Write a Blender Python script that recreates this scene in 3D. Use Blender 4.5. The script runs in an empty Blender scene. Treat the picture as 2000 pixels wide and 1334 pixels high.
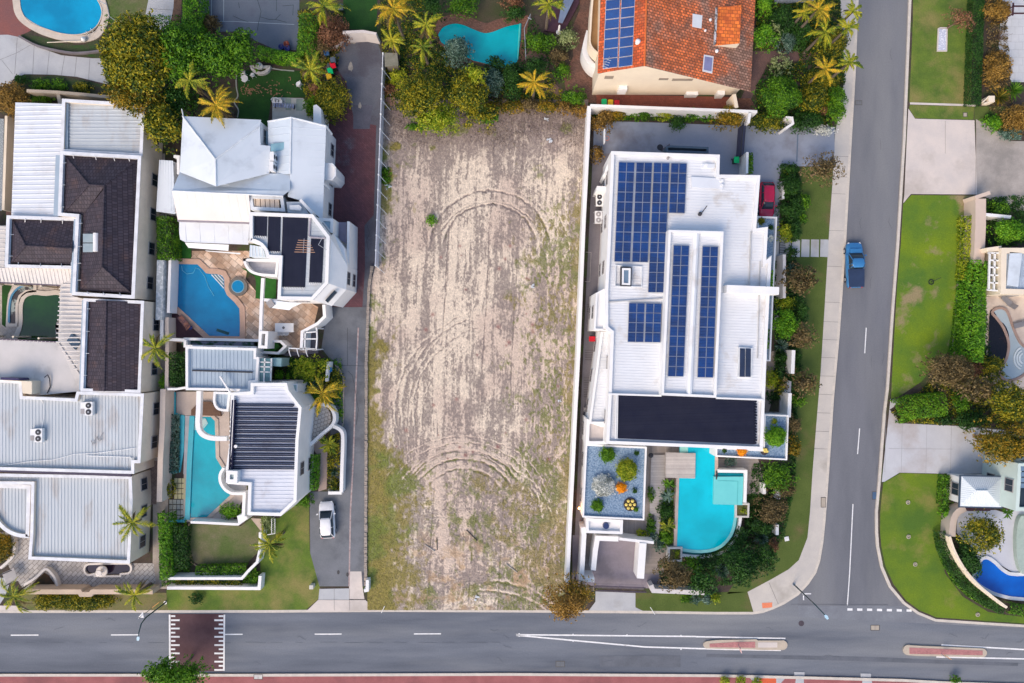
import bpy, math, random
import numpy as np
from mathutils import Vector
scene = bpy.context.scene
COL = scene.collection
R = math.radians
random.seed(7)
# ---------------------------------------------------------------- camera, sky, sun, exposure
S = .06; H = 80.                      # metres per photo pixel on the ground, drone height in metres
cam = bpy.data.cameras.new('camera'); camo = bpy.data.objects.new('camera', cam); COL.objects.link(camo)
cam.sensor_width = 36; cam.lens = 24; cam.clip_start = 1; cam.clip_end = 3000
camo.location = (0, 0, H); camo.rotation_euler = (0, 0, 0)
scene.camera = camo
w = bpy.data.worlds.new("World"); scene.world = w; w.use_nodes = True
nt = w.node_tree; bgn = nt.nodes['Background']; sky = nt.nodes.new('ShaderNodeTexSky')
sky.sky_type = 'NISHITA'; sky.sun_disc = False; sky.sun_elevation = R(43); sky.sun_rotation = R(214)
sky.air_density = 1.0; sky.dust_density = 2.5; sky.ozone_density = 1.0
nt.links.new(sky.outputs[0], bgn.inputs[0]); bgn.inputs[1].default_value = .15
sun = bpy.data.lights.new('sun', 'SUN'); sun.energy = 1.2; sun.angle = R(36); sun.color = (1, .78, .55)
suno = bpy.data.objects.new('sun', sun); COL.objects.link(suno); suno.rotation_euler = (R(47), 0, R(-34)); suno.location = (-60, -60, 90)
scene.view_settings.view_transform = 'Standard'; scene.view_settings.look = 'None'
scene.view_settings.gamma = 1; scene.view_settings.exposure = 0.68; scene.view_settings.use_curve_mapping = False

# ---------------------------------------------------------------- helpers
def P(x, y, h=0.):
    k = S * (H - h) / H
    return ((x - 1000) * k, (667 - y) * k, h)
def PX(pts, h=0.): return [P(p[0], p[1], h)[:2] for p in pts]
def tag(o, label=None, cat=None, group=None, kind=None):
    if label: o['label'] = label
    if cat: o['category'] = cat
    if group: o['group'] = group
    if kind: o['kind'] = kind
    return o
def smooth_path(pts, n=6, closed=True):
    out = []; m = len(pts)
    rng = range(m) if closed else range(m - 1)
    for i in rng:
        if closed: p0, p1, p2, p3 = (np.array(pts[(i + k) % m], float) for k in (-1, 0, 1, 2))
        else: p0, p1, p2, p3 = (np.array(pts[min(max(i + k, 0), m - 1)], float) for k in (-1, 0, 1, 2))
        for j in range(n):
            t = j / n
            out.append(tuple(.5 * ((2 * p1) + (-p0 + p2) * t + (2 * p0 - 5 * p1 + 4 * p2 - p3) * t * t + (-p0 + 3 * p1 - 3 * p2 + p3) * t ** 3)))
    if not closed: out.append(tuple(pts[-1]))
    return out
def circ(cx, cy, r, n=28, a0=0, a1=360, ry=None):
    ry = ry or r; full = abs(a1 - a0) >= 360
    return [(cx + r * math.cos(R(a0 + (a1 - a0) * i / (n if full else n - 1))), cy + ry * math.sin(R(a0 + (a1 - a0) * i / (n if full else n - 1)))) for i in range(n)]
def area2(p): return sum(p[i][0] * p[(i + 1) % len(p)][1] - p[(i + 1) % len(p)][0] * p[i][1] for i in range(len(p))) / 2
def ccw(p): return list(p) if area2(p) > 0 else list(p)[::-1]
def offset(p, d, closed=True):
    """mitred offset to the left of travel (inwards for a ccw polygon)"""
    n = len(p); out = []
    for i in range(n):
        a = p[(i - 1) % n] if (closed or i > 0) else None; b = p[i]; c = p[(i + 1) % n] if (closed or i < n - 1) else None
        ns = []
        for u, v in ((a, b), (b, c)):
            if u is None or v is None: continue
            dx, dy = v[0] - u[0], v[1] - u[1]; l = math.hypot(dx, dy) or 1e-9
            ns.append((-dy / l, dx / l))
        if len(ns) == 2:
            mx, my = ns[0][0] + ns[1][0], ns[0][1] + ns[1][1]; l = math.hypot(mx, my) or 1e-9
            mx /= l; my /= l; k = max(.4, mx * ns[0][0] + my * ns[0][1]); out.append((b[0] + mx * d / k, b[1] + my * d / k))
        else: out.append((b[0] + ns[0][0] * d, b[1] + ns[0][1] * d))
    return out
class MB:
    def __init__(s): s.v = []; s.f = []; s.m = []; s.mi = 0
    def add(s, vs, fs):
        k = len(s.v); s.v += [tuple(v) for v in vs]; s.f += [tuple(i + k for i in f) for f in fs]; s.m += [s.mi] * len(fs)
    def prism(s, p, z0, z1, cap=True, bottom=False):
        p = ccw(p); n = len(p)
        fs = [(i, (i + 1) % n, n + (i + 1) % n, n + i) for i in range(n)]
        if cap: fs.append(tuple(range(n, 2 * n)))
        if bottom: fs.append(tuple(range(n - 1, -1, -1)))
        s.add([(x, y, z0) for x, y in p] + [(x, y, z1) for x, y in p], fs); return s
    def sheet(s, p, z): p = ccw(p); s.add([(x, y, z) for x, y in p], [tuple(range(len(p)))]); return s
    def ring(s, p, d, z0, z1, zin=None):
        """closed band between polygon and its inset by d, top at z1, outer side to z0, inner side to zin"""
        p = ccw(p); q = offset(p, d); n = len(p); zin = z0 if zin is None else zin
        V = [(x, y, z0) for x, y in p] + [(x, y, z1) for x, y in p] + [(x, y, z1) for x, y in q] + [(x, y, zin) for x, y in q]
        F = []
        for i in range(n):
            j = (i + 1) % n
            F += [(i, j, n + j, n + i), (n + i, n + j, 2 * n + j, 2 * n + i), (2 * n + i, 2 * n + j, 3 * n + j, 3 * n + i)]
        s.add(V, F); return s
    def strip(s, p, w, z0, z1, flat=False):
        """open band of width w centred on a polyline"""
        a = offset(p, w / 2, False); b = offset(p, -w / 2, False); s.prism_raw(a + b[::-1], z0, z1, flat); return s
    def prism_raw(s, p, z0, z1, flat=False):
        if flat: return s.sheet(p, z1)
        # quads only along a strip, so that bends never self-intersect in one n-gon
        n = len(p) // 2; a = p[:n]; b = p[n:][::-1]
        V = [(x, y, z0) for x, y in a + b] + [(x, y, z1) for x, y in a + b]; m = 2 * n; F = []
        for i in range(n - 1):
            F += [(m + i, m + n + i, m + n + i + 1, m + i + 1), (i, m + i, m + i + 1, i + 1), (n + i, n + i + 1, m + n + i + 1, m + n + i)]
        F += [(0, n, m + n, m), (n - 1, m + n - 1, m + 2 * n - 1, 2 * n - 1)]
        s.add(V, F); return s
    def box(s, cx, cy, z0, sx, sy, sz, rot=0):
        c, q = math.cos(rot), math.sin(rot)
        p = [(cx + x * c - y * q, cy + x * q + y * c) for x, y in ((-sx / 2, -sy / 2), (sx / 2, -sy / 2), (sx / 2, sy / 2), (-sx / 2, sy / 2))]
        return s.prism(p, z0, z0 + sz, True, True)
    def cyl(s, cx, cy, z0, z1, r, r2=None, n=16):
        r2 = r if r2 is None else r2; a = [2 * math.pi * i / n for i in range(n)]
        V = [(cx + r * math.cos(t), cy + r * math.sin(t), z0) for t in a] + [(cx + r2 * math.cos(t), cy + r2 * math.sin(t), z1) for t in a]
        s.add(V, [(i, (i + 1) % n, n + (i + 1) % n, n + i) for i in range(n)] + [tuple(range(n, 2 * n)), tuple(range(n - 1, -1, -1))]); return s
    def tube(s, pts, r, n=6, r2=None):
        pts = [Vector(p) for p in pts]; m = len(pts); V = []; F = []
        for i, p in enumerate(pts):
            t = (pts[min(i + 1, m - 1)] - pts[max(i - 1, 0)]).normalized()
            u = t.cross(Vector((0, 0, 1))); u = u.normalized() if u.length > 1e-3 else Vector((1, 0, 0)); v = t.cross(u)
            rr = r if r2 is None else r + (r2 - r) * i / (m - 1)
            for k in range(n):
                a = 2 * math.pi * k / n; V.append(p + u * (rr * math.cos(a)) + v * (rr * math.sin(a)))
        for i in range(m - 1):
            for k in range(n): F.append((i * n + k, i * n + (k + 1) % n, (i + 1) * n + (k + 1) % n, (i + 1) * n + k))
        F += [tuple(range(n)), tuple(range((m - 1) * n + n - 1, (m - 1) * n - 1, -1))]
        s.add(V, F); return s
    def lathe(s, cx, cy, prof, n=20):
        V = []; F = []
        for r, z in prof:
            for k in range(n): a = 2 * math.pi * k / n; V.append((cx + r * math.cos(a), cy + r * math.sin(a), z))
        for i in range(len(prof) - 1):
            for k in range(n): F.append((i * n + k, i * n + (k + 1) % n, (i + 1) * n + (k + 1) % n, (i + 1) * n + k))
        s.add(V, F); return s
    def build(s, name, mats, parent=None, org=None, smooth=False):
        if not isinstance(mats, (list, tuple)): mats = [mats]
        if parent is not None and org is None: org = parent.get('_o', (0, 0, 0)); org = tuple(org)
        if org is None: org = (0, 0, 0)
        me = bpy.data.meshes.new(name)
        me.from_pydata([(x - org[0], y - org[1], z - org[2]) for x, y, z in s.v], [], s.f)
        for mm in mats: me.materials.append(mm)
        if len(mats) > 1: me.polygons.foreach_set('material_index', s.m)
        if smooth: me.polygons.foreach_set('use_smooth', [True] * len(s.f))
        me.update()
        o = bpy.data.objects.new(name, me); COL.objects.link(o)
        if parent is not None: o.parent = parent; o['_o'] = parent.get('_o', (0., 0., 0.))
        else: o.location = org; o['_o'] = tuple(float(c) for c in org)
        return o
def thing(name, label, cat, loc=(0, 0, 0), rz=0, group=None):
    o = bpy.data.objects.new(name, None); COL.objects.link(o); o.location = loc; o.rotation_euler = (0, 0, rz)
    o.empty_display_size = .3; tag(o, label, cat, group); return o
def world_thing(name, label, cat, px, py, group=None):
    l = P(px, py); o = thing(name, label, cat, l, 0, group); o['_o'] = tuple(float(c) for c in l); return o
def kids(o): return [c for c in bpy.data.objects if c.parent == o]
def dup(o, loc, rz, label=None, group=None, scale=None):
    ch = kids(o); r = o.copy(); COL.objects.link(r); r.location = loc; r.rotation_euler = (0, 0, rz)
    if scale: r.scale = scale
    if label: r['label'] = label
    if group: r['group'] = group
    for c in ch:
        k = c.copy(); COL.objects.link(k); k.parent = r
        for g in kids(c): d = g.copy(); COL.objects.link(d); d.parent = k
    return r

# ---------------------------------------------------------------- materials
MATS = {}
def _n(nt, t, **kw):
    n = nt.nodes.new(t)
    for k, v in kw.items(): setattr(n, k, v)
    return n
def mat(name, c1=None, c2=None, sc=1., rough=.7, metal=0., bump=0., bsc=None, c3=None, sc3=.2, t3=(.5, .62), det=6, stretch=(1, 1, 1), rot=0, pat=None, emit=None, spec=.4, fine=.0, alpha=None, obj=False, t12=(.35, .65)):
    """two colours mixed by noise (real variation of the surface), a third in larger patches, optional brick / stripe pattern"""
    if name in MATS: return MATS[name]
    m = bpy.data.materials.new(name); m.use_nodes = True; nt = m.node_tree; L = nt.links.new
    b = nt.nodes['Principled BSDF']; b.inputs['Roughness'].default_value = rough; b.inputs['Metallic'].default_value = metal
    b.inputs['Specular IOR Level'].default_value = spec
    c1 = (*c1, 1); c2 = (*c2, 1) if c2 else tuple(min(1, v * .8) for v in c1[:3]) + (1,)
    geo = _n(nt, 'ShaderNodeTexCoord').outputs['Object'] if obj else _n(nt, 'ShaderNodeNewGeometry').outputs['Position']
    mp = _n(nt, 'ShaderNodeMapping'); L(geo, mp.inputs[0]); mp.inputs['Rotation'].default_value = (0, 0, rot); mp.inputs['Scale'].default_value = stretch
    no = _n(nt, 'ShaderNodeTexNoise'); L(mp.outputs[0], no.inputs['Vector']); no.inputs['Scale'].default_value = sc; no.inputs['Detail'].default_value = det; no.inputs['Roughness'].default_value = .6
    mr = _n(nt, 'ShaderNodeMapRange'); L(no.outputs[0], mr.inputs[0]); mr.inputs[1].default_value = t12[0]; mr.inputs[2].default_value = t12[1]
    mx = _n(nt, 'ShaderNodeMix', data_type='RGBA'); L(mr.outputs[0], mx.inputs[0]); mx.inputs[6].default_value = c1; mx.inputs[7].default_value = c2
    out = mx.outputs[2]
    if c3:
        n3 = _n(nt, 'ShaderNodeTexNoise'); L(mp.outputs[0], n3.inputs['Vector']); n3.inputs['Scale'].default_value = sc3; n3.inputs['Detail'].default_value = 5
        n3.inputs['Roughness'].default_value = .62
        m3 = _n(nt, 'ShaderNodeMapRange'); L(n3.outputs[0], m3.inputs[0]); m3.inputs[1].default_value = t3[0]; m3.inputs[2].default_value = t3[1]
        x3 = _n(nt, 'ShaderNodeMix', data_type='RGBA'); L(m3.outputs[0], x3.inputs[0]); L(out, x3.inputs[6]); x3.inputs[7].default_value = (*c3, 1); out = x3.outputs[2]
    if fine:
        nf = _n(nt, 'ShaderNodeTexNoise'); L(geo, nf.inputs['Vector']); nf.inputs['Scale'].default_value = 7; nf.inputs['Detail'].default_value = 8; nf.inputs['Roughness'].default_value = .75
        mf = _n(nt, 'ShaderNodeMapRange'); L(nf.outputs[0], mf.inputs[0]); mf.inputs[1].default_value = .3; mf.inputs[2].default_value = .7; mf.inputs[3].default_value = 1 - fine; mf.inputs[4].default_value = 1 + fine
        vm = _n(nt, 'ShaderNodeVectorMath', operation='SCALE'); L(out, vm.inputs[0]); L(mf.outputs[0], vm.inputs['Scale']); out = vm.outputs[0]
    hgt = None
    if pat:
        # ('brick', width, height, mortar, mortar colour, rot, contrast)
        _, bw, bh, mo, mc, br, con = pat
        m2 = _n(nt, 'ShaderNodeMapping'); L(geo, m2.inputs[0]); m2.inputs['Rotation'].default_value = (0, 0, br)
        bt = _n(nt, 'ShaderNodeTexBrick'); L(m2.outputs[0], bt.inputs['Vector']); bt.inputs['Scale'].default_value = 1; bt.inputs['Brick Width'].default_value = bw; bt.inputs['Row Height'].default_value = bh
        bt.inputs['Mortar Size'].default_value = mo; bt.inputs['Mortar Smooth'].default_value = .1
        bt.inputs['Color1'].default_value = (1 - con,) * 3 + (1,); bt.inputs['Color2'].default_value = (1 + con,) * 3 + (1,); bt.inputs['Mortar'].default_value = (1, 1, 1, 1)
        vm = _n(nt, 'ShaderNodeVectorMath', operation='MULTIPLY'); L(out, vm.inputs[0]); L(bt.outputs['Color'], vm.inputs[1])
        x4 = _n(nt, 'ShaderNodeMix', data_type='RGBA'); L(bt.outputs['Fac'], x4.inputs[0]); L(vm.outputs[0], x4.inputs[6]); x4.inputs[7].default_value = (*mc, 1); out = x4.outputs[2]; hgt = bt.outputs['Fac']
    L(out, b.inputs['Base Color'])
    if bump or hgt is not None:
        bp = _n(nt, 'ShaderNodeBump'); bp.inputs['Distance'].default_value = .03
        if bump:
            nb = _n(nt, 'ShaderNodeTexNoise'); L(mp.outputs[0], nb.inputs['Vector']); nb.inputs['Scale'].default_value = bsc or sc * 4; nb.inputs['Detail'].default_value = 5
            L(nb.outputs[0], bp.inputs['Height']); bp.inputs['Strength'].default_value = bump
        else: bp.invert = True; L(hgt, bp.inputs['Height']); bp.inputs['Strength'].default_value = .5
        L(bp.outputs[0], b.inputs['Normal'])
    if emit: b.inputs['Emission Color'].default_value = (*emit[0], 1); b.inputs['Emission Strength'].default_value = emit[1]
    if alpha is not None:
        b.inputs['Transmission Weight'].default_value = alpha; b.inputs['IOR'].default_value = 1.33
    MATS[name] = m; return m
def leafmat(name, a, b, c):
    """leaf colours: differs from leaf to leaf and from twig to twig"""
    if name in MATS: return MATS[name]
    m = bpy.data.materials.new(name); m.use_nodes = True; nt = m.node_tree; L = nt.links.new
    p = nt.nodes['Principled BSDF']; p.inputs['Roughness'].default_value = .55; p.inputs['Specular IOR Level'].default_value = .25
    g = _n(nt, 'ShaderNodeNewGeometry'); no = _n(nt, 'ShaderNodeTexNoise'); L(g.outputs['Position'], no.inputs['Vector']); no.inputs['Scale'].default_value = .9; no.inputs['Detail'].default_value = 3
    oi = _n(nt, 'ShaderNodeObjectInfo')
    ad = _n(nt, 'ShaderNodeMath', operation='MULTIPLY_ADD'); L(g.outputs['Random Per Island'], ad.inputs[0]); ad.inputs[1].default_value = .55; L(no.outputs[0], ad.inputs[2])
    a2 = _n(nt, 'ShaderNodeMath', operation='MULTIPLY_ADD'); L(oi.outputs['Random'], a2.inputs[0]); a2.inputs[1].default_value = .12; L(ad.outputs[0], a2.inputs[2])
    r = _n(nt, 'ShaderNodeValToRGB'); L(a2.outputs[0], r.inputs[0]); e = r.color_ramp.elements
    e[0].position = .5; e[0].color = (*a, 1); e[1].position = 1.1 if False else 1.; e[1].color = (*c, 1)
    q = e.new(.76); q.color = (*b, 1)
    L(r.outputs[0], p.inputs['Base Color'])
    tr = _n(nt, 'ShaderNodeBsdfTranslucent'); L(r.outputs[0], tr.inputs[0]); ms = _n(nt, 'ShaderNodeMixShader'); ms.inputs[0].default_value = .25
    o = nt.nodes['Material Output']; L(p.outputs[0], ms.inputs[1]); L(tr.outputs[0], ms.inputs[2]); L(ms.outputs[0], o.inputs[0])
    MATS[name] = m; return m

WHITE = mat('white_render', (.80, .79, .78), (.73, .73, .73), .6, .6, fine=.03)
WROOF = mat('white_metal', (.74, .76, .79), (.66, .69, .73), .35, .45, c3=(.60, .58, .55), sc3=.5, t3=(.58, .75), stretch=(1, .3, 1))
WROOF2 = mat('white_metal_clean', (.68, .71, .75), (.62, .65, .70), .3, .45, c3=(.56, .56, .57), sc3=.4, t3=(.56, .75))
SUNLITW = mat('sunlit_white_metal', (.66, .61, .59), (.60, .56, .54), .3, .5)  # white sheet with the south slope's warm sunlight put into its colour
GROOF = mat('grey_metal', (.40, .45, .50), (.35, .40, .45), .4, .5, c3=(.33, .33, .34), sc3=.3, t3=(.55, .75), stretch=(1, .35, 1))
GROOF2 = mat('pale_grey_metal', (.50, .54, .57), (.45, .49, .52), .4, .5, c3=(.38, .35, .33), sc3=.45, t3=(.54, .74), stretch=(1, .35, 1))
CREAMR = mat('cream_metal', (.64, .60, .57), (.56, .53, .50), .4, .5, c3=(.45, .42, .40), sc3=.4, t3=(.56, .75))
BLUER = mat('blue_grey_metal', (.36, .44, .52), (.31, .39, .47), .5, .45)
BEIGE = mat('beige_render', (.78, .67, .54), (.70, .60, .48), .7, .8, fine=.06)
CREAM = mat('cream_render', (.76, .66, .52), (.70, .60, .47), .5, .8, fine=.03)
TILEB = mat('brown_tile', (.066, .052, .064), (.048, .042, .056), 2., .6, spec=.15, c3=(.12, .07, .06), sc3=.5, t3=(.54, .78), pat=('brick', .33, .42, .025, (.025, .02, .028), 0, .2))
TILED = mat('brown_tile_turned', (.066, .052, .064), (.048, .042, .056), 2., .6, spec=.15, c3=(.12, .07, .06), sc3=.5, t3=(.54, .78), pat=('brick', .33, .42, .025, (.025, .02, .028), R(90), .2))
TILEO = mat('orange_tile', (.84, .19, .05), (.56, .15, .06), .9, .8, c3=(.36, .20, .14), sc3=.22, t3=(.42, .60), det=8, fine=.45, pat=('brick', .38, .30, .03, (.10, .05, .03), R(2), .35))
TILEON = mat('fresh_orange_tile', (.78, .20, .03), (.62, .13, .03), 1.2, .7, fine=.2, pat=('brick', .5, .38, .03, (.35, .07, .02), R(2), .3))
GLASS = mat('window_glass', (.015, .025, .04), (.03, .045, .06), .5, .12, spec=.35)
GLASSB = mat('blue_glass', (.16, .24, .33), (.12, .19, .28), .5, .12, spec=.7)
FRAME = mat('grey_frame', (.35, .33, .33), None, 1, .5)
DARK = mat('dark_metal', (.02, .022, .03), (.03, .03, .04), 1, .45)
BLACKR = mat('black_rubber', (.013, .015, .03), (.02, .022, .04), 2, .6, spec=.15)
STEEL = mat('steel', (.45, .47, .5), (.38, .4, .43), 1, .35, metal=.4)
PLASW = mat('white_plastic', (.78, .78, .78), (.72, .72, .72), 2, .4)
SOLAR = mat('solar_cell', (.004, .038, .17), (.008, .028, .11), .35, .25, spec=.3, t12=(.45, .55), pat=('brick', 1., .16, .016, (.02, .075, .24), 0, .1))
BARK = mat('bark', (.20, .14, .10), (.12, .085, .06), 4, .9, bump=.4)
PALMB = mat('palm_bark', (.15, .12, .09), (.10, .08, .06), 5, .9)
# ---------------------------------------------------------------- plants
LM = dict(
 dg=leafmat('leaf_dark_green', (.008, .03, .008), (.018, .07, .012), (.05, .14, .02)),
 g=leafmat('leaf_green', (.015, .06, .008), (.05, .16, .008), (.15, .32, .015)),
 bg=leafmat('leaf_bright_green', (.035, .13, .008), (.09, .27, .012), (.20, .42, .02)),
 yg=leafmat('leaf_yellow_green', (.07, .14, .008), (.22, .32, .012), (.45, .46, .03)),
 ol=leafmat('leaf_olive', (.011, .040, .008), (.06, .11, .011), (.40, .34, .02)),  # golden third colour paints warm light highlights into the leaves
 olr=leafmat('leaf_olive_rust', (.025, .055, .008), (.14, .13, .012), (.42, .26, .02)),
 ru=leafmat('leaf_rust', (.06, .045, .012), (.22, .13, .03), (.42, .25, .05)),
 br=leafmat('leaf_brown', (.04, .035, .018), (.13, .095, .04), (.26, .19, .08)),
 te=leafmat('leaf_grey_green', (.02, .06, .04), (.06, .13, .09), (.20, .30, .24)),
 pg=leafmat('leaf_pale_green', (.08, .13, .04), (.22, .28, .10), (.42, .48, .22)),
 si=leafmat('leaf_silver', (.22, .25, .22), (.55, .58, .54), (.85, .86, .82)),
 og=leafmat('leaf_orange', (.60, .17, .005), (.9, .34, .008), (1., .50, .02)),
 pl=leafmat('palm_leaf', (.03, .08, .012), (.14, .24, .015), (.55, .48, .03)),
 py=leafmat('palm_leaf_golden', (.05, .08, .01), (.34, .32, .018), (.80, .48, .03)),
 rd=leafmat('leaf_reddish', (.06, .035, .02), (.20, .09, .05), (.34, .17, .09)),
)
def leaves_np(c, nrm, size, asp, rng, jit=.6):
    n = len(c); nrm = nrm + rng.normal(0, jit, (n, 3)); nrm /= np.linalg.norm(nrm, axis=1)[:, None] + 1e-9
    r = rng.normal(0, 1, (n, 3)); t = r - (r * nrm).sum(1)[:, None] * nrm; t /= np.linalg.norm(t, axis=1)[:, None] + 1e-9
    b = np.cross(nrm, t); s = size * rng.uniform(.6, 1.3, (n, 1))
    v = np.empty((n, 4, 3)); v[:, 0] = c - t * s; v[:, 1] = c + b * s * asp; v[:, 2] = c + t * s; v[:, 3] = c - b * s * asp
    return v.reshape(-1, 3)
def quads_obj(name, v, m, parent, extra=None):
    """one mesh from an array of quads, 4 rows each"""
    n = len(v) // 4; me = bpy.data.meshes.new(name); o0 = np.array(parent.get('_o', (0, 0, 0))); v = v - o0
    me.vertices.add(4 * n); me.vertices.foreach_set('co', v.astype(np.float32).ravel())
    me.loops.add(4 * n); me.loops.foreach_set('vertex_index', np.arange(4 * n, dtype=np.int32))
    me.polygons.add(n); me.polygons.foreach_set('loop_start', np.arange(0, 4 * n, 4, dtype=np.int32))
    me.update(calc_edges=True); me.materials.append(m)
    o = bpy.data.objects.new(name, me); COL.objects.link(o); o.parent = parent; o['_o'] = parent.get('_o', (0., 0., 0.)); return o
SEED = [1]
def crown_np(cx, cy, cz, rx, ry, rz, leaf, dens, nl=None, asp=.5, ang=0, lobe=.36, shell=(.45, .8)):
    SEED[0] += 1; rng = np.random.default_rng(SEED[0])
    R_ = (rx + ry) / 2; nl = nl or int(max(7, min(90, 8 + R_ * R_ * 4.6)))
    lr0 = lobe * R_ if R_ < 2.2 else max(.55, lobe * 2.2 * (.75 + .25 * R_ / 2.2))
    th = rng.uniform(0, 2 * np.pi, nl); u = np.sqrt(rng.uniform(0.0, 1, nl)); el = rng.uniform(-.15, 1, nl)
    kx = max(.1, 1 - lr0 / max(rx, .01)) ; ky = max(.1, 1 - lr0 / max(ry, .01))
    lx = np.cos(th) * u * rx * kx; ly = np.sin(th) * u * ry * ky
    lz = rz * (np.sqrt(np.clip(1 - (u * .95) ** 2, 0, 1)) * .75) * rng.uniform(.55, 1.05, nl) - rz * .12
    ca, sa = math.cos(ang), math.sin(ang); X = lx * ca - ly * sa; Y = lx * sa + ly * ca
    out = []
    for i in range(nl):
        lr = lr0 * rng.uniform(.7, 1.35); n = int(dens * 3.6 * lr * lr / (leaf * leaf * asp * 2)) + 6
        d = rng.normal(0, 1, (n, 3)); d /= np.linalg.norm(d, axis=1)[:, None]; d[:, 2] = np.where(d[:, 2] < -.25, -d[:, 2], d[:, 2])
        rr = lr * (rng.uniform(.72, 1.06, (n, 1))); c = np.array([cx + X[i], cy + Y[i], cz + lz[i]]) + d * rr * [1, 1, .8]
        out.append(leaves_np(c, d, leaf, asp, rng))
    # sprigs poking out of the outline
    n = int(10 + 14 * R_); a = rng.uniform(0, 2 * np.pi, n); q = rng.uniform(.85, 1.12, n)
    c = np.stack([cx + (np.cos(a) * rx * ca - np.sin(a) * ry * sa) * q, cy + (np.cos(a) * rx * sa + np.sin(a) * ry * ca) * q, cz + rng.uniform(-.2, .35, n) * rz], 1)
    out.append(leaves_np(np.repeat(c, 5, 0) + rng.normal(0, leaf * .8, (n * 5, 3)), np.tile([0, 0, 1.], (n * 5, 1)), leaf, asp, rng))
    v = np.concatenate(out); v[:, 2] = np.maximum(v[:, 2], .03); return v
def tree(kind, label, px, py, rpx, h, col, rypx=None, ang=0, leaf=.16, dens=.9, group=None, cat='tree', trunk=True, bare=False, cz=None, asp=.5, lobe=.36):
    """px,py,rpx: crown outline seen from above, in photo pixels at the crown's own height"""
    rypx = rypx or rpx; hz = h * .68; k = S * (H - hz) / H; c = P(px, py, hz)
    root = thing(kind, label, cat, (c[0], c[1], 0), 0, group); root['_o'] = (c[0], c[1], 0.)
    rx, ry = rpx * k, rypx * k; rz = min(h * .42, max(rx, ry) * .9)
    v = crown_np(c[0], c[1], h - rz * 1.0, rx, ry, rz, leaf, dens, None, asp, ang, lobe)
    crown = quads_obj('crown', v, LM[col], root)
    b = MB(); rng = random.Random(SEED[0]); t = max(.06, h * .022)
    b.tube([(c[0], c[1], 0), (c[0] + .1, c[1] - .05, h * .35), (c[0], c[1], h * .62)], t * 1.5, 8, t * .8)
    for i in range(6):
        a = i * 1.05 + rng.random() * .6
        b.tube([(c[0], c[1], h * (.35 + .04 * i)), (c[0] + math.cos(a) * rx * .4, c[1] + math.sin(a) * ry * .4, h * .62), (c[0] + math.cos(a) * rx * .8, c[1] + math.sin(a) * ry * .8, h * .78)], t * .6, 5, t * .2)
    b.build('trunk', BARK, root, smooth=True)
    return root
def shrub(label, px, py, rpx, h, col, rypx=None, ang=0, leaf=.11, dens=.95, group=None, kind='shrub', asp=.5, lobe=.4):
    """low bush: one mesh of leaves and stems"""
    rypx = rypx or rpx; k = S * (H - h * .6) / H; c = P(px, py, h * .6); rx, ry = rpx * k, rypx * k; rz = h * .62
    root = thing(kind, label, 'hedge' if 'hedge' in kind else 'shrub', (c[0], c[1], 0), 0, group); root['_o'] = (c[0], c[1], 0.)
    v = crown_np(c[0], c[1], h * .42, rx, ry, rz, leaf, dens, None, asp, ang, lobe)
    SEED[0] += 1; rng = np.random.default_rng(SEED[0]); n = int(60 * (rx * ry + .3)); a = rng.uniform(0, 6.28, n); q = np.sqrt(rng.uniform(0, 1, n)) * .95
    cc = np.stack([c[0] + np.cos(a) * rx * q, c[1] + np.sin(a) * ry * q, rng.uniform(.05, h * .5, n)], 1)
    v = np.concatenate([v, leaves_np(cc, np.tile([0, 0, 1.], (n, 1)), leaf * 1.3, asp, rng)])
    quads_obj('foliage', v, LM[col], root)
    b = MB(); rg = random.Random(SEED[0])
    for i in range(5):
        a = i * 1.26 + rg.random(); b.tube([(c[0], c[1], 0), (c[0] + math.cos(a) * rx * .3, c[1] + math.sin(a) * ry * .3, h * .3), (c[0] + math.cos(a) * rx * .6, c[1] + math.sin(a) * ry * .6, h * .6)], .035, 5, .012)
    b.build('stem', BARK, root)
    return root
def hedge(label, pts, wpx, h, col, leaf=.12, dens=1., kind='hedge', group=None, z0=0):
    """clipped or loose hedge along a polyline of photo pixels traced at its top"""
    k = S * (H - h) / H; q = PX(pts, h); wd = wpx * k; SEED[0] += 1; rng = np.random.default_rng(SEED[0]); cs = []; ns = []
    o = (q[0][0], q[0][1], 0.); root = thing(kind, label, 'hedge', o, 0, group); root['_o'] = o
    for a, b in zip(q[:-1], q[1:]):
        a = np.array(a); b = np.array(b); l = np.linalg.norm(b - a); d = (b - a) / l; nn = np.array([-d[1], d[0]])
        n = int(dens * l * wd / (leaf * leaf * asp_() * 2) * 2.0) + 10; t = rng.uniform(-.15, l + .15, n); s = rng.uniform(-1, 1, n)
        z = h - .25 * (np.abs(s) ** 3) * h + rng.normal(0, .07, n) + .06 * np.sin(t * 2.3) * np.cos(s * 3)
        m = int(dens * l * h / (leaf * leaf * asp_() * 2) * 1.1); t2 = rng.uniform(-.1, l + .1, m * 2); s2 = np.where(np.arange(m * 2) % 2 == 0, 1., -1.) * rng.uniform(.86, 1.04, m * 2); z2 = rng.uniform(.04, h * .85, m * 2)
        for T, s_, Z, up in ((t, s, z, 1), (t2, s2, z2, 0)):
            xy = a + d * T[:, None] + nn * (s_ * wd / 2)[:, None]; cs.append(np.column_stack([xy, Z + z0]))
            ns.append(np.column_stack([nn[0] * s_ * (1 - up * .7), nn[1] * s_ * (1 - up * .7), np.full(len(T), 1. if up else .2)]))
    v = leaves_np(np.concatenate(cs), np.concatenate(ns), leaf, .5, rng, .55)
    quads_obj('foliage', v, LM[col], root)
    b = MB()
    for (x, y) in q[:: max(1, len(q) // 8)]: b.cyl(x, y, 0, h * .7, .03, .015, 6)
    b.build('stem', BARK, root); return root
def asp_(): return .5
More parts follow.
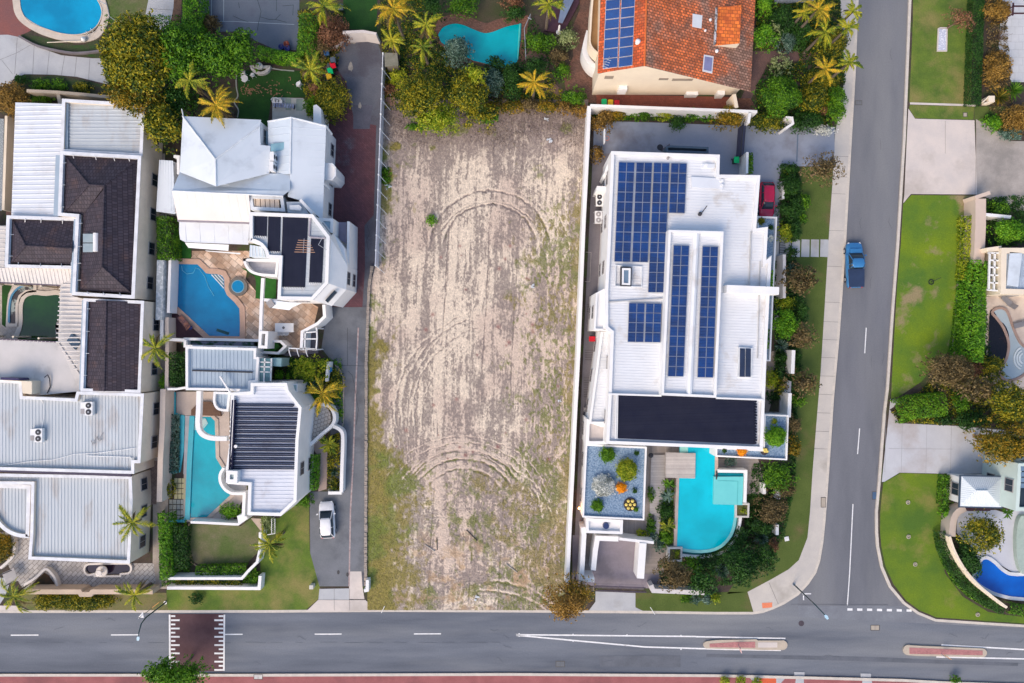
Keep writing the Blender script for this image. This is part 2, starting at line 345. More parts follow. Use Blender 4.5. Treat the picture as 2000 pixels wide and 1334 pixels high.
def frond_np(base, a, L, droop, up, rng, leafw=.032, ll=.40, n=26):
    """one pinnate frond: a curved rib with leaflets on both sides"""
    t = np.linspace(0, 1, n); r = L * (t - .18 * t ** 2 * droop); z = up * np.sin(t * 1.5) * L * .45 - droop * L * .42 * t ** 2.2
    X = base[0] + np.cos(a) * r; Y = base[1] + np.sin(a) * r; Z = base[2] + z; q = []; a2 = a + rng.uniform(-.25, .25); X = X + (np.cos(a2) - np.cos(a)) * r * t; Y = Y + (np.sin(a2) - np.sin(a)) * r * t
    px, py = -math.sin(a), math.cos(a); w = .035
    for i in range(n - 1):
        q += [(X[i] + px * w, Y[i] + py * w, Z[i]), (X[i + 1] + px * w, Y[i + 1] + py * w, Z[i + 1]), (X[i + 1] - px * w, Y[i + 1] - py * w, Z[i + 1]), (X[i] - px * w, Y[i] - py * w, Z[i])]
    for i in range(2, n):
        for sgn in (1, -1):
            for e in (0, .5):
                tt = t[i] - e / n; l = ll * L * .38 * (math.sin(min(1, tt * 1.15) * math.pi) ** .6 * .8 + .25) * rng.uniform(.8, 1.15)
                j = max(0, i - 1); x, y, z0 = (X[i] + X[j]) / 2 if e else X[i], (Y[i] + Y[j]) / 2 if e else Y[i], (Z[i] + Z[j]) / 2 if e else Z[i]
                aa = a + sgn * rng.uniform(.55, .9); dx, dy = math.cos(aa) * l, math.sin(aa) * l; dz = -l * rng.uniform(.15, .55)
                wx, wy = math.cos(a) * leafw, math.sin(a) * leafw
                q += [(x - wx, y - wy, z0), (x + wx, y + wy, z0), (x + dx + wx * .3, y + dy + wy * .3, z0 + dz), (x + dx - wx * .3, y + dy - wy * .3, z0 + dz)]
    return q
def palm(label, px, py, rpx, h, col='pl', nf=22, group=None, kind='palm_tree', lean=(0, 0), cat='palm', base=None):
    k = S * (H - h) / H; c = P(px, py, h); L = rpx * k; SEED[0] += 1; rng = np.random.default_rng(SEED[0])
    b0 = P(*base)[:2] if base else (c[0] - lean[0], c[1] - lean[1])
    root = thing(kind, label, cat, (b0[0], b0[1], 0), 0, group); root['_o'] = (b0[0], b0[1], 0.); q = []
    for i in range(nf):
        a = i * 2.39996 + rng.uniform(-.6, .6); tier = i / nf
        q += frond_np((c[0], c[1], h), a, L * rng.uniform(.62, 1.14) * (1.08 - .4 * tier), 1.15 - .8 * tier + rng.uniform(-.35, .35), .35 + .8 * tier, rng)
    quads_obj('crown', np.array(q), LM[col], root); q = []
    for i in range(4): q += frond_np((c[0], c[1], h - .25), rng.uniform(0, 6.28), L * rng.uniform(.45, .8), 1.7, .1, rng)
    quads_obj('dead_frond', np.array(q), LM['br'], root)
    t = MB(); m = [(b0[0] + (c[0] - b0[0]) * u, b0[1] + (c[1] - b0[1]) * u, h * u ** (.9)) for u in (0, .25, .5, .75, 1)]; t.tube(m, .19 if h > 2 else .12, 10, .12 if h > 2 else .1); t.build('trunk', PALMB, root, smooth=True)
    return root
def spiky(label, px, py, rpx, h, col='te', n=70, kind='agave', group=None, up=.5, z0=0.):
    """rosette of pointed leaves"""
    c = P(px, py, h * .5 + z0); k = S * (H - h - z0) / H; L = rpx * k; SEED[0] += 1; rng = np.random.default_rng(SEED[0]); q = []
    root = thing(kind, label, 'plant', (c[0], c[1], z0), 0, group); root['_o'] = (c[0], c[1], float(z0))
    for i in range(n):
        a = rng.uniform(0, 6.283); e = rng.uniform(.1, 1.4); l = L * rng.uniform(.75, 1.05); w = .05
        tx, ty, tz = c[0] + math.cos(a) * l * math.cos(e * .8), c[1] + math.sin(a) * l * math.cos(e * .8), z0 + .1 + h * math.sin(e) * rng.uniform(.7, 1)
        sx, sy = -math.sin(a) * w, math.cos(a) * w; mx, my, mz = (c[0] * .45 + tx * .55), (c[1] * .45 + ty * .55), z0 + (tz - z0) * .7 + .1
        q += [(c[0], c[1], z0 + .1), (mx + sx, my + sy, mz), (tx, ty, tz), (mx - sx, my - sy, mz)]
    quads_obj('foliage', np.array(q), LM[col], root); return root
def bareplant(label, px, py, rpx, h, group=None, m=None):
    c = P(px, py, h * .6); L = rpx * S; root = thing('bare_shrub', label, 'shrub', (c[0], c[1], 0)); root['_o'] = (c[0], c[1], 0.)
    b = MB(); rg = random.Random(px)
    for i in range(26):
        a = rg.random() * 6.28; r1 = rg.uniform(.3, 1) * L; b.tube([(c[0], c[1], 0), (c[0] + math.cos(a) * r1 * .4, c[1] + math.sin(a) * r1 * .4, h * .5), (c[0] + math.cos(a + .3) * r1, c[1] + math.sin(a + .3) * r1, h * rg.uniform(.6, 1))], .03, 4, .01)
    b.build('branch', BARK, root); return root

def inpoly(x, y, p):
    c = np.zeros(len(x), bool)
    for (x0, y0), (x1, y1) in zip(p, p[1:] + p[:1]): c ^= ((y0 > y) != (y1 > y)) & (x < (x1 - x0) * (y - y0) / ((y1 - y0) or 1e-9) + x0)
    return c
def ground_cover(pts, n, col, hmax=.35, leaf=.12):
    SEED[0] += 1; rng = np.random.default_rng(SEED[0]); a = np.array(pts); x = rng.uniform(a[:, 0].min(), a[:, 0].max(), n * 3); y = rng.uniform(a[:, 1].min(), a[:, 1].max(), n * 3)
    cl = np.sin(x / 7.3 + 2 * np.sin(y / 9.1)) * np.sin(y / 6.1 + 1.7 * np.sin(x / 11.)); k = inpoly(x, y, pts) & (rng.random(len(x)) < .55 + .45 * cl); x = x[k][:n]; y = y[k][:n]; cl = cl[k][:n]
    c = np.stack([(x - 1000) * S, (667 - y) * S, .03 + rng.uniform(0, 1, len(x)) * hmax * (.4 + .6 * np.abs(cl))], 1); h = thing('x', None, None); h['_o'] = (0., 0., 0.)
    o = quads_obj('ground_cover', leaves_np(c, np.tile([0, 0, 1.], (len(c), 1)), leaf, .5, rng, .6), LM[col], h); o.parent = None; bpy.data.objects.remove(h); o['kind'] = 'stuff'
# ---------------------------------------------------------------- setting: ground, roads, pavements, lawns
ASPH = mat('asphalt', (.155, .172, .205), (.092, .105, .132), .35, .85, c3=(.21, .22, .235), sc3=.12, t3=(.48, .68), stretch=(.14, 1, 1), fine=.16)
ASPHV = mat('asphalt_side_road', (.165, .172, .195), (.125, .132, .152), .3, .85, c3=(.19, .195, .205), sc3=.12, t3=(.45, .65), stretch=(1, .2, 1), fine=.12)
ASPHD = mat('lane_asphalt', (.085, .095, .12), (.12, .125, .15), .5, .85, c3=(.075, .075, .095), sc3=.25, t3=(.5, .62), fine=.2)
LANEG = mat('lane_grey', (.17, .18, .20), (.13, .14, .155), .4, .85, c3=(.11, .115, .13), sc3=.2, fine=.12)
MAROON = mat('maroon_paving', (.13, .052, .062), (.09, .042, .054), .6, .85, c3=(.12, .12, .14), sc3=.28, t3=(.58, .72), fine=.2, pat=('brick', .4, .2, .012, (.06, .03, .035), R(45), .12))
PLATE = mat('crossing_paint_maroon', (.085, .04, .045), (.11, .055, .06), .5, .85, c3=(.07, .03, .035), sc3=.15, fine=.15)
KERB = mat('kerb_concrete', (.60, .54, .47), (.50, .46, .41), 1.2, .8, fine=.12)
CONC = mat('pale_concrete', (.62, .55, .50), (.54, .49, .46), .5, .8, c3=(.45, .40, .36), sc3=.18, t3=(.55, .72), fine=.05)
PATH = mat('footpath_concrete', (.54, .50, .45), (.46, .43, .40), .5, .8, c3=(.36, .33, .29), sc3=.2, t3=(.56, .72), fine=.06)
CONCG = mat('grey_concrete', (.45, .46, .47), (.38, .39, .41), .5, .8, c3=(.30, .29, .28), sc3=.2, t3=(.56, .72), fine=.06)
DRIVEW = mat('blue_grey_driveway', (.27, .30, .37), (.23, .26, .32), .4, .75, c3=(.17, .165, .19), sc3=.10, t3=(.52, .65), fine=.06)
REDP = mat('red_footpath', (.35, .12, .12), (.28, .09, .09), .6, .85, c3=(.20, .07, .075), sc3=.12, t3=(.5, .65), fine=.15)
JOINT = mat('joint_dark', (.12, .11, .10), None, 1, .9)
LINE = mat('road_paint_white', (.80, .80, .80), (.66, .66, .66), 3, .6, fine=.1)
SOIL = mat('garden_soil', (.075, .055, .045), (.045, .035, .028), 1.5, .95, c3=(.05, .07, .02), sc3=.4, fine=.4)
MULCH = mat('bark_mulch', (.17, .10, .065), (.10, .06, .045), 2, .95, fine=.5)
LAWN = mat('lawn', (.12, .18, .022), (.07, .125, .018), .5, .95, c3=(.21, .19, .06), sc3=.22, t3=(.47, .66), fine=.28, bump=.5, bsc=10)
LAWNE = mat('lawn_bright', (.155, .23, .008), (.07, .15, .018), .22, .95, c3=(.26, .21, .11), sc3=.27, t3=(.55, .66), fine=.25, bump=.5, bsc=10)
LAWNN = mat('lawn_even', (.135, .205, .010), (.065, .135, .015), .18, .95, c3=(.20, .19, .05), sc3=.2, t3=(.55, .70), fine=.22, bump=.5, bsc=10)
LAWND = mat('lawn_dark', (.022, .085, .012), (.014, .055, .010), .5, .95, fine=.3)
LAWNB = mat('lawn_browned', (.15, .145, .045), (.20, .155, .085), .5, .95, c3=(.10, .13, .03), sc3=.25, t3=(.48, .6), fine=.35, bump=.3, bsc=12)
TURF = mat('synthetic_turf', (.02, .12, .012), (.014, .09, .01), 2, .9, fine=.2)
LAWNG = mat('lawn_muted', (.115, .125, .05), (.17, .15, .09), .5, .95, c3=(.08, .12, .03), sc3=.2, t3=(.45, .6), fine=.28)
LAWNS = mat('lawn_dull_green', (.085, .12, .025), (.065, .10, .018), .5, .95, c3=(.13, .11, .045), sc3=.22, t3=(.55, .7), fine=.25)  # duller, darker green than the main lawn
def struct(name, m, z, pts, smooth=0, base=None):
    p = smooth_path(pts, smooth) if smooth else pts
    b = MB(); q = PX(p)
    if base is None: b.sheet(q, z)
    else: b.prism(q, base, z)
    o = b.build(name, m); o['kind'] = 'structure'; return o
def lines(name, m, segs, w=.03, z=.03):
    b = MB()
    for i, s in enumerate(segs): b.strip(PX(s), w, 0, z + i * .0004, True)
    o = b.build(name, m); o['kind'] = 'structure'; return o
RZ = -.14
g = MB(); g.sheet([(-900, -900), (900, -900), (900, 900), (-900, 900)], -.19); o = g.build('ground', mat('outer_ground', (.09, .11, .04), (.14, .12, .07), .05, .95, c3=(.05, .08, .02), sc3=.02)); o['kind'] = 'structure'
struct('main_road', ASPH, RZ, [(-2500, 1180), (1400, 1180), (1500, 1150), (1560, 1095), (1735, 1138), (1850, 1190), (4500, 1215), (4500, 1350), (-2500, 1330)])
struct('side_road', ASPHV, RZ + .006, [(1600, -1500), (1830, -1500), (1800, 900), (1790, 1185), (1560, 1183), (1560, 1100)])
W_ = [(-1500, 1197), (0, 1197), (520, 1196.5), (745, 1195), (1000, 1196), (1260, 1198), (1400, 1200), (1470, 1200), (1490, 1197), (1510, 1190), (1532, 1180), (1560, 1162), (1580, 1140), (1594, 1119), (1602, 1095), (1608, 1060), (1613, 1010), (1619.5, 920), (1629, 776), (1640, 654), (1646.5, 560), (1652.5, 473), (1657.7, 381), (1663.5, 276), (1671, 147), (1677, 0), (1690, -1500), (-1500, -1500)]
struct('verge_ground_west', SOIL, 0, W_, base=-.18)
E_ = [(1784, -1500), (1780, 0), (1773, 172), (1769, 269), (1762, 382), (1756, 480), (1747, 595), (1736, 760), (1730, 807), (1720, 942), (1714.6, 1000), (1715, 1040), (1717, 1067), (1725, 1107), (1741, 1144.5), (1767.5, 1176), (1794, 1195), (1828, 1209), (1919, 1215), (2000, 1220), (4500, 1235), (4500, -1500)]
struct('verge_ground_east', SOIL, 0, E_, base=-.18)
So = [(-1500, 1317), (0, 1316), (520, 1316), (1000, 1314.5), (1400, 1317), (1530, 1320), (1760, 1326), (1850, 1331), (2000, 1336), (4500, 1400), (4500, 3500), (-1500, 3500)]
struct('red_footpath', REDP, 0, So, base=-.18)
def kerb(pts, w=.3):
    b = MB(); q = offset(PX(pts), w / 2, False); b.strip(q, w, -.16, .022); o = b.build('kerb', KERB); o['kind'] = 'structure'
kerb(W_[:27]); kerb(E_[:21][::-1]); kerb(So[:10][::-1], .32)

# road paint
b = MB()
def dash(x0, y0, x1, y1, w=.13, z=RZ + .016): b.strip(PX([(x0, y0), (x1, y1)], 0), w, 0, z, True)
for x0, x1, y in ((19.5, 73.5, 1241.5), (215.5, 271, 1241), (437, 473, 1240), (614, 666.5, 1239.5), (808, 861, 1239)): dash(x0, y, x1, y - .3)
dash(418, 1240.3, 436, 1240.2)
dash(1693, 640, 1690, 690, .12); dash(1680, 837, 1676, 887, .12); dash(1667, 985, 1660.5, 1120, .12); dash(1660.5, 1120, 1656, 1183, .12)
for i in range(9): x = 1656 + 19.3 * i if i < 7 else 0; x and dash(x, 1191 + .35 * i, x + 10, 1191.2 + .35 * i, .28)
dash(1008, 1240.5, 1360, 1244, .17); dash(1360, 1244.3, 1535, 1248, .17); dash(1008, 1241.5, 1260, 1264.5, .17); dash(1260, 1264.5, 1400, 1268.6, .17); dash(1400, 1268.8, 1526, 1271, .17)
dash(1840, 1260.5, 2010, 1270, .17); dash(1830, 1284, 2010, 1288, .17); dash(2010, 1270, 2600, 1292, .17); dash(2010, 1288, 2600, 1310, .17)
dash(1568, 1160.5, 1585, 1160.5, .13); dash(1570, 1164, 1570.5, 1173, .13)
o = b.build('road_marking', LINE); o['kind'] = 'structure'
struct('crossing_plateau', PLATE, RZ + .03, [(331, 1200), (437.5, 1200), (436, 1312), (330, 1312)], base=RZ)
b = MB(); z = RZ + .04
b.strip(PX([(330.5, 1201), (331, 1311)]), .2, 0, z, True); b.strip(PX([(437.5, 1201), (436.5, 1311)]), .2, 0, z, True)
for i in range(14):
    y = 1204 + i * 8.1; l = 18 if i % 2 else 9.5
    b.strip(PX([(333, y), (333 + l - 1, y)]), .2, 0, z, True); b.strip(PX([(436 - l, y), (435.3, y)]), .2, 0, z, True)
o = b.build('plateau_marking', LINE); o['kind'] = 'structure'
def island(label, pts, inner, slab=None):
    t = world_thing('traffic_island', label, 'traffic island', pts[0][0], pts[0][1])
    m = MB(); m.prism(PX(pts), -.16, .02); m.build('kerb_edge', mat('island_concrete', (.50, .42, .33), (.42, .36, .29), 1, .85, fine=.1), t)
    m = MB(); m.prism(PX(inner), 0, .035); m.build('brick_infill', mat('pink_brick', (.48, .20, .20), (.40, .16, .16), .8, .85, pat=('brick', .2, .1, .008, (.35, .2, .18), 0, .15)), t)
    if slab: m = MB(); m.prism(PX(slab), 0, .03); m.build('cut_through', CONC, t)
    return t
isl1 = island('narrow brick traffic island with white cut-through and rounded right end', circ(1381, 1259.5, 7, 12, 100, 260) + [(1400, 1250), (1440, 1249.5), (1478, 1248.5), (1480, 1251), (1520, 1251)] + circ(1528, 1260, 10, 12, -80, 80, 9.5) + [(1520, 1269.5), (1479, 1269.5), (1476, 1268.8), (1400, 1267)], [(1386, 1257), (1440, 1253.5), (1475, 1253), (1475, 1265), (1386, 1264)], [(1480.5, 1254.5), (1518, 1254.5), (1518, 1264.5), (1480.5, 1264.5)])
isl2 = island('long brick traffic island on the right part of the main road', circ(1774, 1269.5, 10, 12, 95, 265) + [(1790, 1261), (1918, 1266.5)] + circ(1919, 1275, 8.5, 12, -80, 80) + [(1918, 1283.5), (1790, 1281)], [(1776, 1264.5), (1919, 1270.5), (1919, 1279.5), (1776, 1277)])
# drain covers
def cover(label, x, y, w, h, n=2, c=None, round_=False, z=RZ):
    t = world_thing('drain_cover', label, 'cover', x, y); c = c or mat('cover_concrete', (.42, .37, .30), (.36, .31, .26), 2, .85)
    if round_: m = MB(); q = P(x, y); m.cyl(q[0], q[1], z, z + .012, w * S / 2, None, 24); m.build('lid', mat('iron_lid', (.07, .055, .07), (.05, .04, .05), 3, .7), t); return
    m = MB(); m.ring(PX([(x - w / 2, y - h / 2), (x + w / 2, y - h / 2), (x + w / 2, y + h / 2), (x - w / 2, y + h / 2)]), .06, z, z + .014); m.build('frame', mat('iron_frame', (.10, .09, .08), None, 1, .7), t)
    for i in range(n):
        m = MB(); a = x - w / 2 + 1.2 + i * (w - 2) / n; m.prism(PX([(a, y - h / 2 + 1.2), (a + (w - 2) / n - .8, y - h / 2 + 1.2), (a + (w - 2) / n - .8, y + h / 2 - 1.2), (a, y + h / 2 - 1.2)]), z, z + .01); m.build('lid', c, t)
cover('round dark manhole lid in the junction near the lamp arm', 1566, 1218.5, 11, 11, round_=True)
cover('pair of pale square drain lids in the road right of the junction', 1710.5, 1227, 18, 11)
cover('faint grey double drain lid low in the main road', 1094.5, 1298, 18, 12, c=mat('cover_grey', (.16, .17, .185), None, 1, .85))
cover('small white double drain grate on the kerb left of the red path', 504.5, 1322, 18, 10, c=mat('grate_white', (.6, .58, .55), None, 1, .8), z=.02)
cover('faint grey lid at the side road kerb near the top gardens', 1678, 200, 14, 9, c=mat('cover_grey', (.16, .17, .185), None, 1, .85))
cover('square pit with dark blue grate beside the east kerb', 1712, 968.5, 16, 16, 1, z=RZ + .006, c=mat('grate_blue', (.06, .12, .22), None, 1, .6))
cover('pale drain slab at the footpath edge on the side road', 1608, 981, 10, 20, 1, z=.02)
cover('pale lid set in the upper east lawn', 1885, 224, 9, 9, 1, z=.014)
for i, (x, y) in enumerate(((1562, 1318), (1692, 1321))):
    struct('kerb_entry', CONCG, RZ + .05, [(x - 10, y - 5), (x + 10, y - 4.5), (x + 10, y + 3), (x - 10, y + 3)], base=RZ)
struct('path_strip', CONCG, .012, [(1555, 1320), (1570, 1320), (1570, 1345), (1552, 1345)])
struct('path_strip', CONCG, .012, [(1684, 1324), (1703, 1325), (1703, 1350), (1684, 1350)])
struct('ramp_panel', mat('orange_paint', (.65, .12, .04), (.55, .10, .04), 1, .8, fine=.1), .016, [(1482, 1324), (1516, 1324.5), (1516, 1340), (1482, 1340)])
struct('ramp_flank', CONCG, .012, [(1462, 1321), (1536, 1322), (1518, 1342), (1480, 1342)])
struct('ramp_panel', mat('orange_paint_pale', (.75, .24, .12), (.68, .2, .1), 1, .8, fine=.1), .03, [(1488, 1177.5), (1508, 1176.5), (1508, 1186), (1489, 1188)])

# footpath along the side road
fp_in = [(1641, 0), (1648, 162), (1631, 262), (1630, 280), (1625, 368), (1618, 473), (1610.5, 600), (1603, 722), (1587, 920), (1582, 1000), (1577, 1050), (1560, 1094), (1540, 1112), (1507, 1131), (1460, 1156)]
ro = [(1672, 0), (1668, 147), (1659, 276), (1653, 381), (1648, 473), (1642, 560), (1636, 654), (1625, 776), (1615.5, 920), (1609, 1010), (1604, 1060), (1598, 1093), (1590, 1117), (1577, 1137), (1558, 1158), (1530, 1176), (1508, 1186), (1488, 1193), (1472, 1197)]
struct('footpath', PATH, .014, fp_in + [(1472, 1197)] + ro[::-1])
lines('path_joint', JOINT, [[(x0, y), (x1, y + 1)] for x0, x1, y in ((1630, 1657, 305), (1626, 1655, 345), (1623, 1651, 378), (1618, 1648, 450), (1615, 1645, 520), (1611, 1640, 590), (1608, 1637, 628), (1606, 1635, 663), (1604, 1632, 698), (1601, 1630, 734), (1598, 1626, 770), (1594, 1622, 806), (1591, 1619, 842), (1588, 1616, 876))] + [[(1502, 1138), (1520, 1180)]], .03, .02)
# lawns of the verge west of the side road
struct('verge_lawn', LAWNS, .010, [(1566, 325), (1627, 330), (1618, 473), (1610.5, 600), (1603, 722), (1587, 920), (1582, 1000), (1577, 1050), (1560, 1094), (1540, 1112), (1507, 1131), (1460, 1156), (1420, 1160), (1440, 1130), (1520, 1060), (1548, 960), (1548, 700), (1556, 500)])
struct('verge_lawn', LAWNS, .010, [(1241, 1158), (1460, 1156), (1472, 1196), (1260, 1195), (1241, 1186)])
for i in range(4): struct('stepping_slab', CONCG, .03, [(1547 + i * 18.5, 467.5), (1562.5 + i * 18.5, 468), (1562 + i * 18.5, 502), (1546 + i * 18.5, 501.5)], base=0)
struct('entry_path', CONCG, .02, [(1514, 455), (1545, 470), (1543, 500), (1520, 505), (1520, 640), (1512, 640)])
# north driveway of the white villa
struct('villa_drive', DRIVEW, .022, [(1160, 236), (1300, 240), (1445, 246), (1630, 248), (1630, 300), (1620, 314), (1600, 325), (1545, 325), (1530, 330), (1522, 345), (1522, 470), (1160, 620), (1150, 620)])
lines('path_joint', mat('drain_blue', (.12, .17, .24), None, 1, .6), [[(1558, 262), (1556, 316)]], .16, .03)
struct('side_path', mat('side_path_paving', (.22, .20, .215), (.18, .165, .18), .6, .85, fine=.1), .03, [(1158, 300), (1200, 300), (1180, 700), (1150, 900), (1150, 1150), (1118, 1150), (1145, 560)])
b = MB()
for y0, n in ((595, 4), (684, 5), (738, 9)):
    for i in range(n): a = 1146 - (y0 - 595) * .04; b.strip(PX([(a, y0 + i * 4.6), (a + 22, y0 + i * 4.6)]), .05, .03, .06 + .004 * i)
o = b.build('step', JOINT); o['kind'] = 'structure'
# forecourt at the bottom of the villa
FORE = mat('forecourt_paving', (.25, .22, .25), (.21, .185, .21), .5, .85, c3=(.17, .15, .17), sc3=.2, fine=.08)
struct('forecourt', FORE, .034, [(1118, 1045), (1262, 1045), (1290, 1100), (1290, 1150), (1118, 1142)])
struct('villa_apron', CONCG, .02, [(1163, 1155), (1241, 1158), (1241, 1186), (1260, 1195), (1148, 1195), (1163, 1175)])
TIMB = mat('grey_decking', (.34, .30, .275), (.28, .245, .225), .8, .8, fine=.1, pat=('brick', 60., .14, .01, (.17, .145, .13), 0, .1))
TIMBV = mat('grey_decking_across', (.34, .30, .275), (.28, .245, .225), .8, .8, fine=.1, pat=('brick', 60., .14, .01, (.17, .145, .13), R(90), .1))
struct('pool_terrace', TIMBV, .04, [(1150, 860), (1330, 860), (1330, 1080), (1262, 1060), (1150, 1046)])
struct('pool_terrace', TIMB, .046, [(1400, 895), (1480, 895), (1500, 965), (1460, 965), (1400, 965)])
# sandy verge, crossovers and lane
struct('lane', ASPHD, .012, [(668, 66), (734, 72), (746, 108), (741, 300), (734, 520), (722, 560), (716, 700), (716, 1145), (684, 1145), (684, 960), (640, 900), (660, 690), (630, 640), (628, 180), (640, 120), (668, 90)])
struct('lane_paving', MAROON, .020, [(628, 190), (655, 130), (676, 160), (692, 235), (735, 245), (730, 420), (712, 440), (713, 520), (708, 600), (640, 600), (628, 420)])
struct('lane_patch', mat('lane_patch_dark', (.07, .075, .10), (.10, .10, .13), .8, .85, fine=.2), .026, [(690, 205), (728, 205), (722, 252), (690, 252)])
struct('lane_lower', LANEG, .020, [(640, 600), (708, 600), (722, 600), (716, 700), (717, 1118), (684, 1118), (683, 1145), (624, 1145), (606, 1080), (605, 960), (640, 960), (668, 840), (648, 760), (655, 715), (628, 680)])
lines('drain_strip', mat('drain_concrete', (.45, .38, .36), (.30, .2, .2), 3, .8), [[(700, 640), (694, 780), (690, 900), (684.5, 1000), (682, 1145)]], .17, .032)
lines('crack', mat('crack_dark', (.05, .05, .06), None, 1, .9), [[(717, 440), (722, 455), (716, 470), (720, 490)], [(680, 725), (688, 733), (691, 745), (700, 800), (696, 830)], [(712, 780), (716, 840), (712, 880)], [(660, 714), (690, 714), (716, 715)], [(679, 640), (679, 714)], [(450, 300), (452, 301)]], .04, .036)
struct('lane_apron', CONC, .028, [(684, 1116), (706, 1116), (708, 1145), (712, 1170), (682, 1170), (682, 1145)])
struct('lane_apron', CONCG, .032, [(624, 1150), (682, 1149), (682, 1171), (622, 1171)])
struct('lane_apron', CONC, .026, [(622, 1171), (713, 1171), (738, 1194), (598, 1194)])
lines('path_joint', JOINT, [[(653, 1150), (653, 1192)], [(683, 1150), (683, 1192)], [(622, 1171.5), (713, 1171.5)]], .03, .04)
for x, y in ((661, 1117.5), (679, 1122)): struct('tar_spot', DARK, .045, circ(x, y, 2.6, 12, ry=4.2))
# left verge
struct('verge_lawn', LAWNB, .010, [(40, 1158), (325, 1158), (328, 1192), (60, 1192), (42, 1182)])
struct('verge_lawn', LAWN, .012, [(325, 1152), (510, 1150), (508, 1090), (510, 1010), (545, 1012), (603, 960), (605, 1075), (625, 1148), (622, 1170), (596, 1192), (328, 1192)])
struct('lane_apron', CONC, .012, [(-200, 1181), (38, 1183), (56, 1194), (-200, 1194)])
struct('driveway', CONCG, .014, [(-200, 1110), (22, 1130), (10, 1165), (0, 1180), (-200, 1180)])
# gardens and ground at the top left
struct('red_court', mat('red_clay_paving', (.24, .085, .07), (.17, .08, .08), .4, .9, fine=.2), .012, [(-600, -600), (60, -600), (60, 60), (30, 75), (-600, 75)])
struct('lawn', LAWNG, .016, [(195, -60), (292, -60), (290, 20), (280, 50), (225, 60), (205, 30)])
struct('garden_path', CONCG, .020, [(-200, 70), (16, 68), (35, 72), (68, 90), (120, 108), (180, 114), (260, 114), (260, 175), (215, 166), (150, 150), (105, 146), (48, 145), (26, 155), (14, 172), (-200, 168)])
struct('garden_path', CONCG, .020, [(292, -60), (342, -60), (339, 15), (332, 50), (318, 62), (278, 55), (284, 30), (290, 0)])
lines('path_joint', JOINT, [[(34, 74), (29, 145)], [(67, 90), (64, 146)], [(97, 99), (92, 146)], [(127, 107), (120, 148)], [(150, 110), (146, 152)], [(176, 112), (173, 158)], [(0, 117), (34, 103), (60, 88)], [(4, 118), (25, 145)], [(290, 17), (340, 20)]], .03, .028)
struct('lawn', mat('bed_growth', (.03, .07, .015), (.06, .05, .035), .8, .95, fine=.4), .016, [(30, 152), (110, 147), (160, 155), (215, 170), (215, 190), (60, 178), (20, 180)])
TENN = mat('tennis_court', (.10, .125, .16), (.135, .155, .19), .3, .85, c3=(.085, .095, .13), sc3=.15, t3=(.5, .62), fine=.1)
struct('tennis_court', TENN, .014, [(390, -400), (588, -400), (584, 98), (540, 98), (500, 80), (470, 62), (425, 62), (390, 40)])
lines('court_line', mat('court_line_grey', (.32, .38, .42), None, 1, .8), [[(414, -300), (413, 34)], [(438, -300), (437, 42)], [(426, 42), (455, 42)], [(455, 42), (575, 48)]], .07, .024)
lines('crack', mat('court_crack', (.045, .07, .08), None, 1, .9), [[(503, 0), (510, 22), (508, 33), (525, 38), (538, 38), (548, 28)], [(508, 33), (505, 45), (503, 60)], [(540, -20), (540, 22)], [(552, 12), (573, 10), (572, 30)], [(466, 5), (468, 16)], [(455, 31), (470, 38), (485, 43)], [(538, 38), (560, 44)]], .06, .026)
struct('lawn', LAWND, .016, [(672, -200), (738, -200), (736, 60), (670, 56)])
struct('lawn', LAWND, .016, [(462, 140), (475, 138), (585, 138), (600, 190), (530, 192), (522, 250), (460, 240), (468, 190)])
b = MB(); rg = random.Random(3)
for cx, cy, n, sp in ((488, 178, 60, 9), (525, 170, 14, 16), (530, 186, 22, 11), (555, 165, 20, 20), (483, 200, 8, 6)):
    for i in range(n):
        x, y = rg.gauss(cx, sp), rg.gauss(cy, sp * .6)
        if y < 144 or x > 585 or x < 470 or y > 188 + 0 * x: continue
        q = P(x, y); a = rg.random() * 6.28; l = rg.uniform(.1, .28); b.box(q[0], q[1], .03, l, .07, .01 + .002 * (i % 9), a)
o = b.build('fallen_leaf', mat('dry_leaf', (.42, .22, .13), (.3, .15, .09), 5, .9)); o['kind'] = 'stuff'
# south garden of the lower white house
struct('lawn', LAWNG, .024, [(368, 1024), (455, 1024), (470, 1028), (495, 1010), (511, 1038), (503, 1080), (478, 1104), (390, 1104), (372, 1092), (366, 1075), (365, 1050)])
lines('edging', mat('edging_timber', (.42, .32, .22), None, 1, .9), [smooth_path([(370, 1022), (366, 1055), (365, 1078), (372, 1095), (385, 1105), (400, 1106), (480, 1106)], 5, False)], .14, .05)
# centre top: brick paving, gardens
BRK = mat('brick_paving', (.20, .095, .065), (.13, .075, .06), .8, .9, c3=(.28, .12, .075), sc3=.2, t3=(.5, .65), fine=.3, pat=('brick', .24, .12, .012, (.07, .045, .035), R(30), .25))
struct('brick_court', BRK, .016, [(1160, -200), (1132, -200), (1132, 20), (1115, 60), (1120, 110), (1100, 150), (1105, 175), (1150, 200), (1450, 215), (1480, 215), (1465, 192), (1175, 192), (1168, 150), (1180, -200)])
struct('side_court', mat('red_side_paving', (.26, .075, .045), (.22, .065, .045), .6, .9, fine=.15, pat=('brick', .24, .24, .01, (.12, .05, .04), 0, .12)), .022, [(1165, 184), (1440, 190), (1440, 214), (1165, 206)])
struct('garden_path', mat('garden_brick_path', (.17, .10, .09), (.11, .07, .07), .8, .9, fine=.3), .014, [(1470, 100), (1560, 100), (1620, 105), (1620, 118), (1560, 118), (1500, 122), (1482, 160), (1462, 205), (1440, 205), (1468, 150)])
struct('lawn', mat('dark_olive_lawn', (.045, .055, .02), (.07, .055, .035), .5, .95, fine=.35), .012, [(855, -50), (1030, -50), (1040, 30), (970, 40), (930, 42), (880, 28), (845, 30)])  # dark olive grass mixed with brown
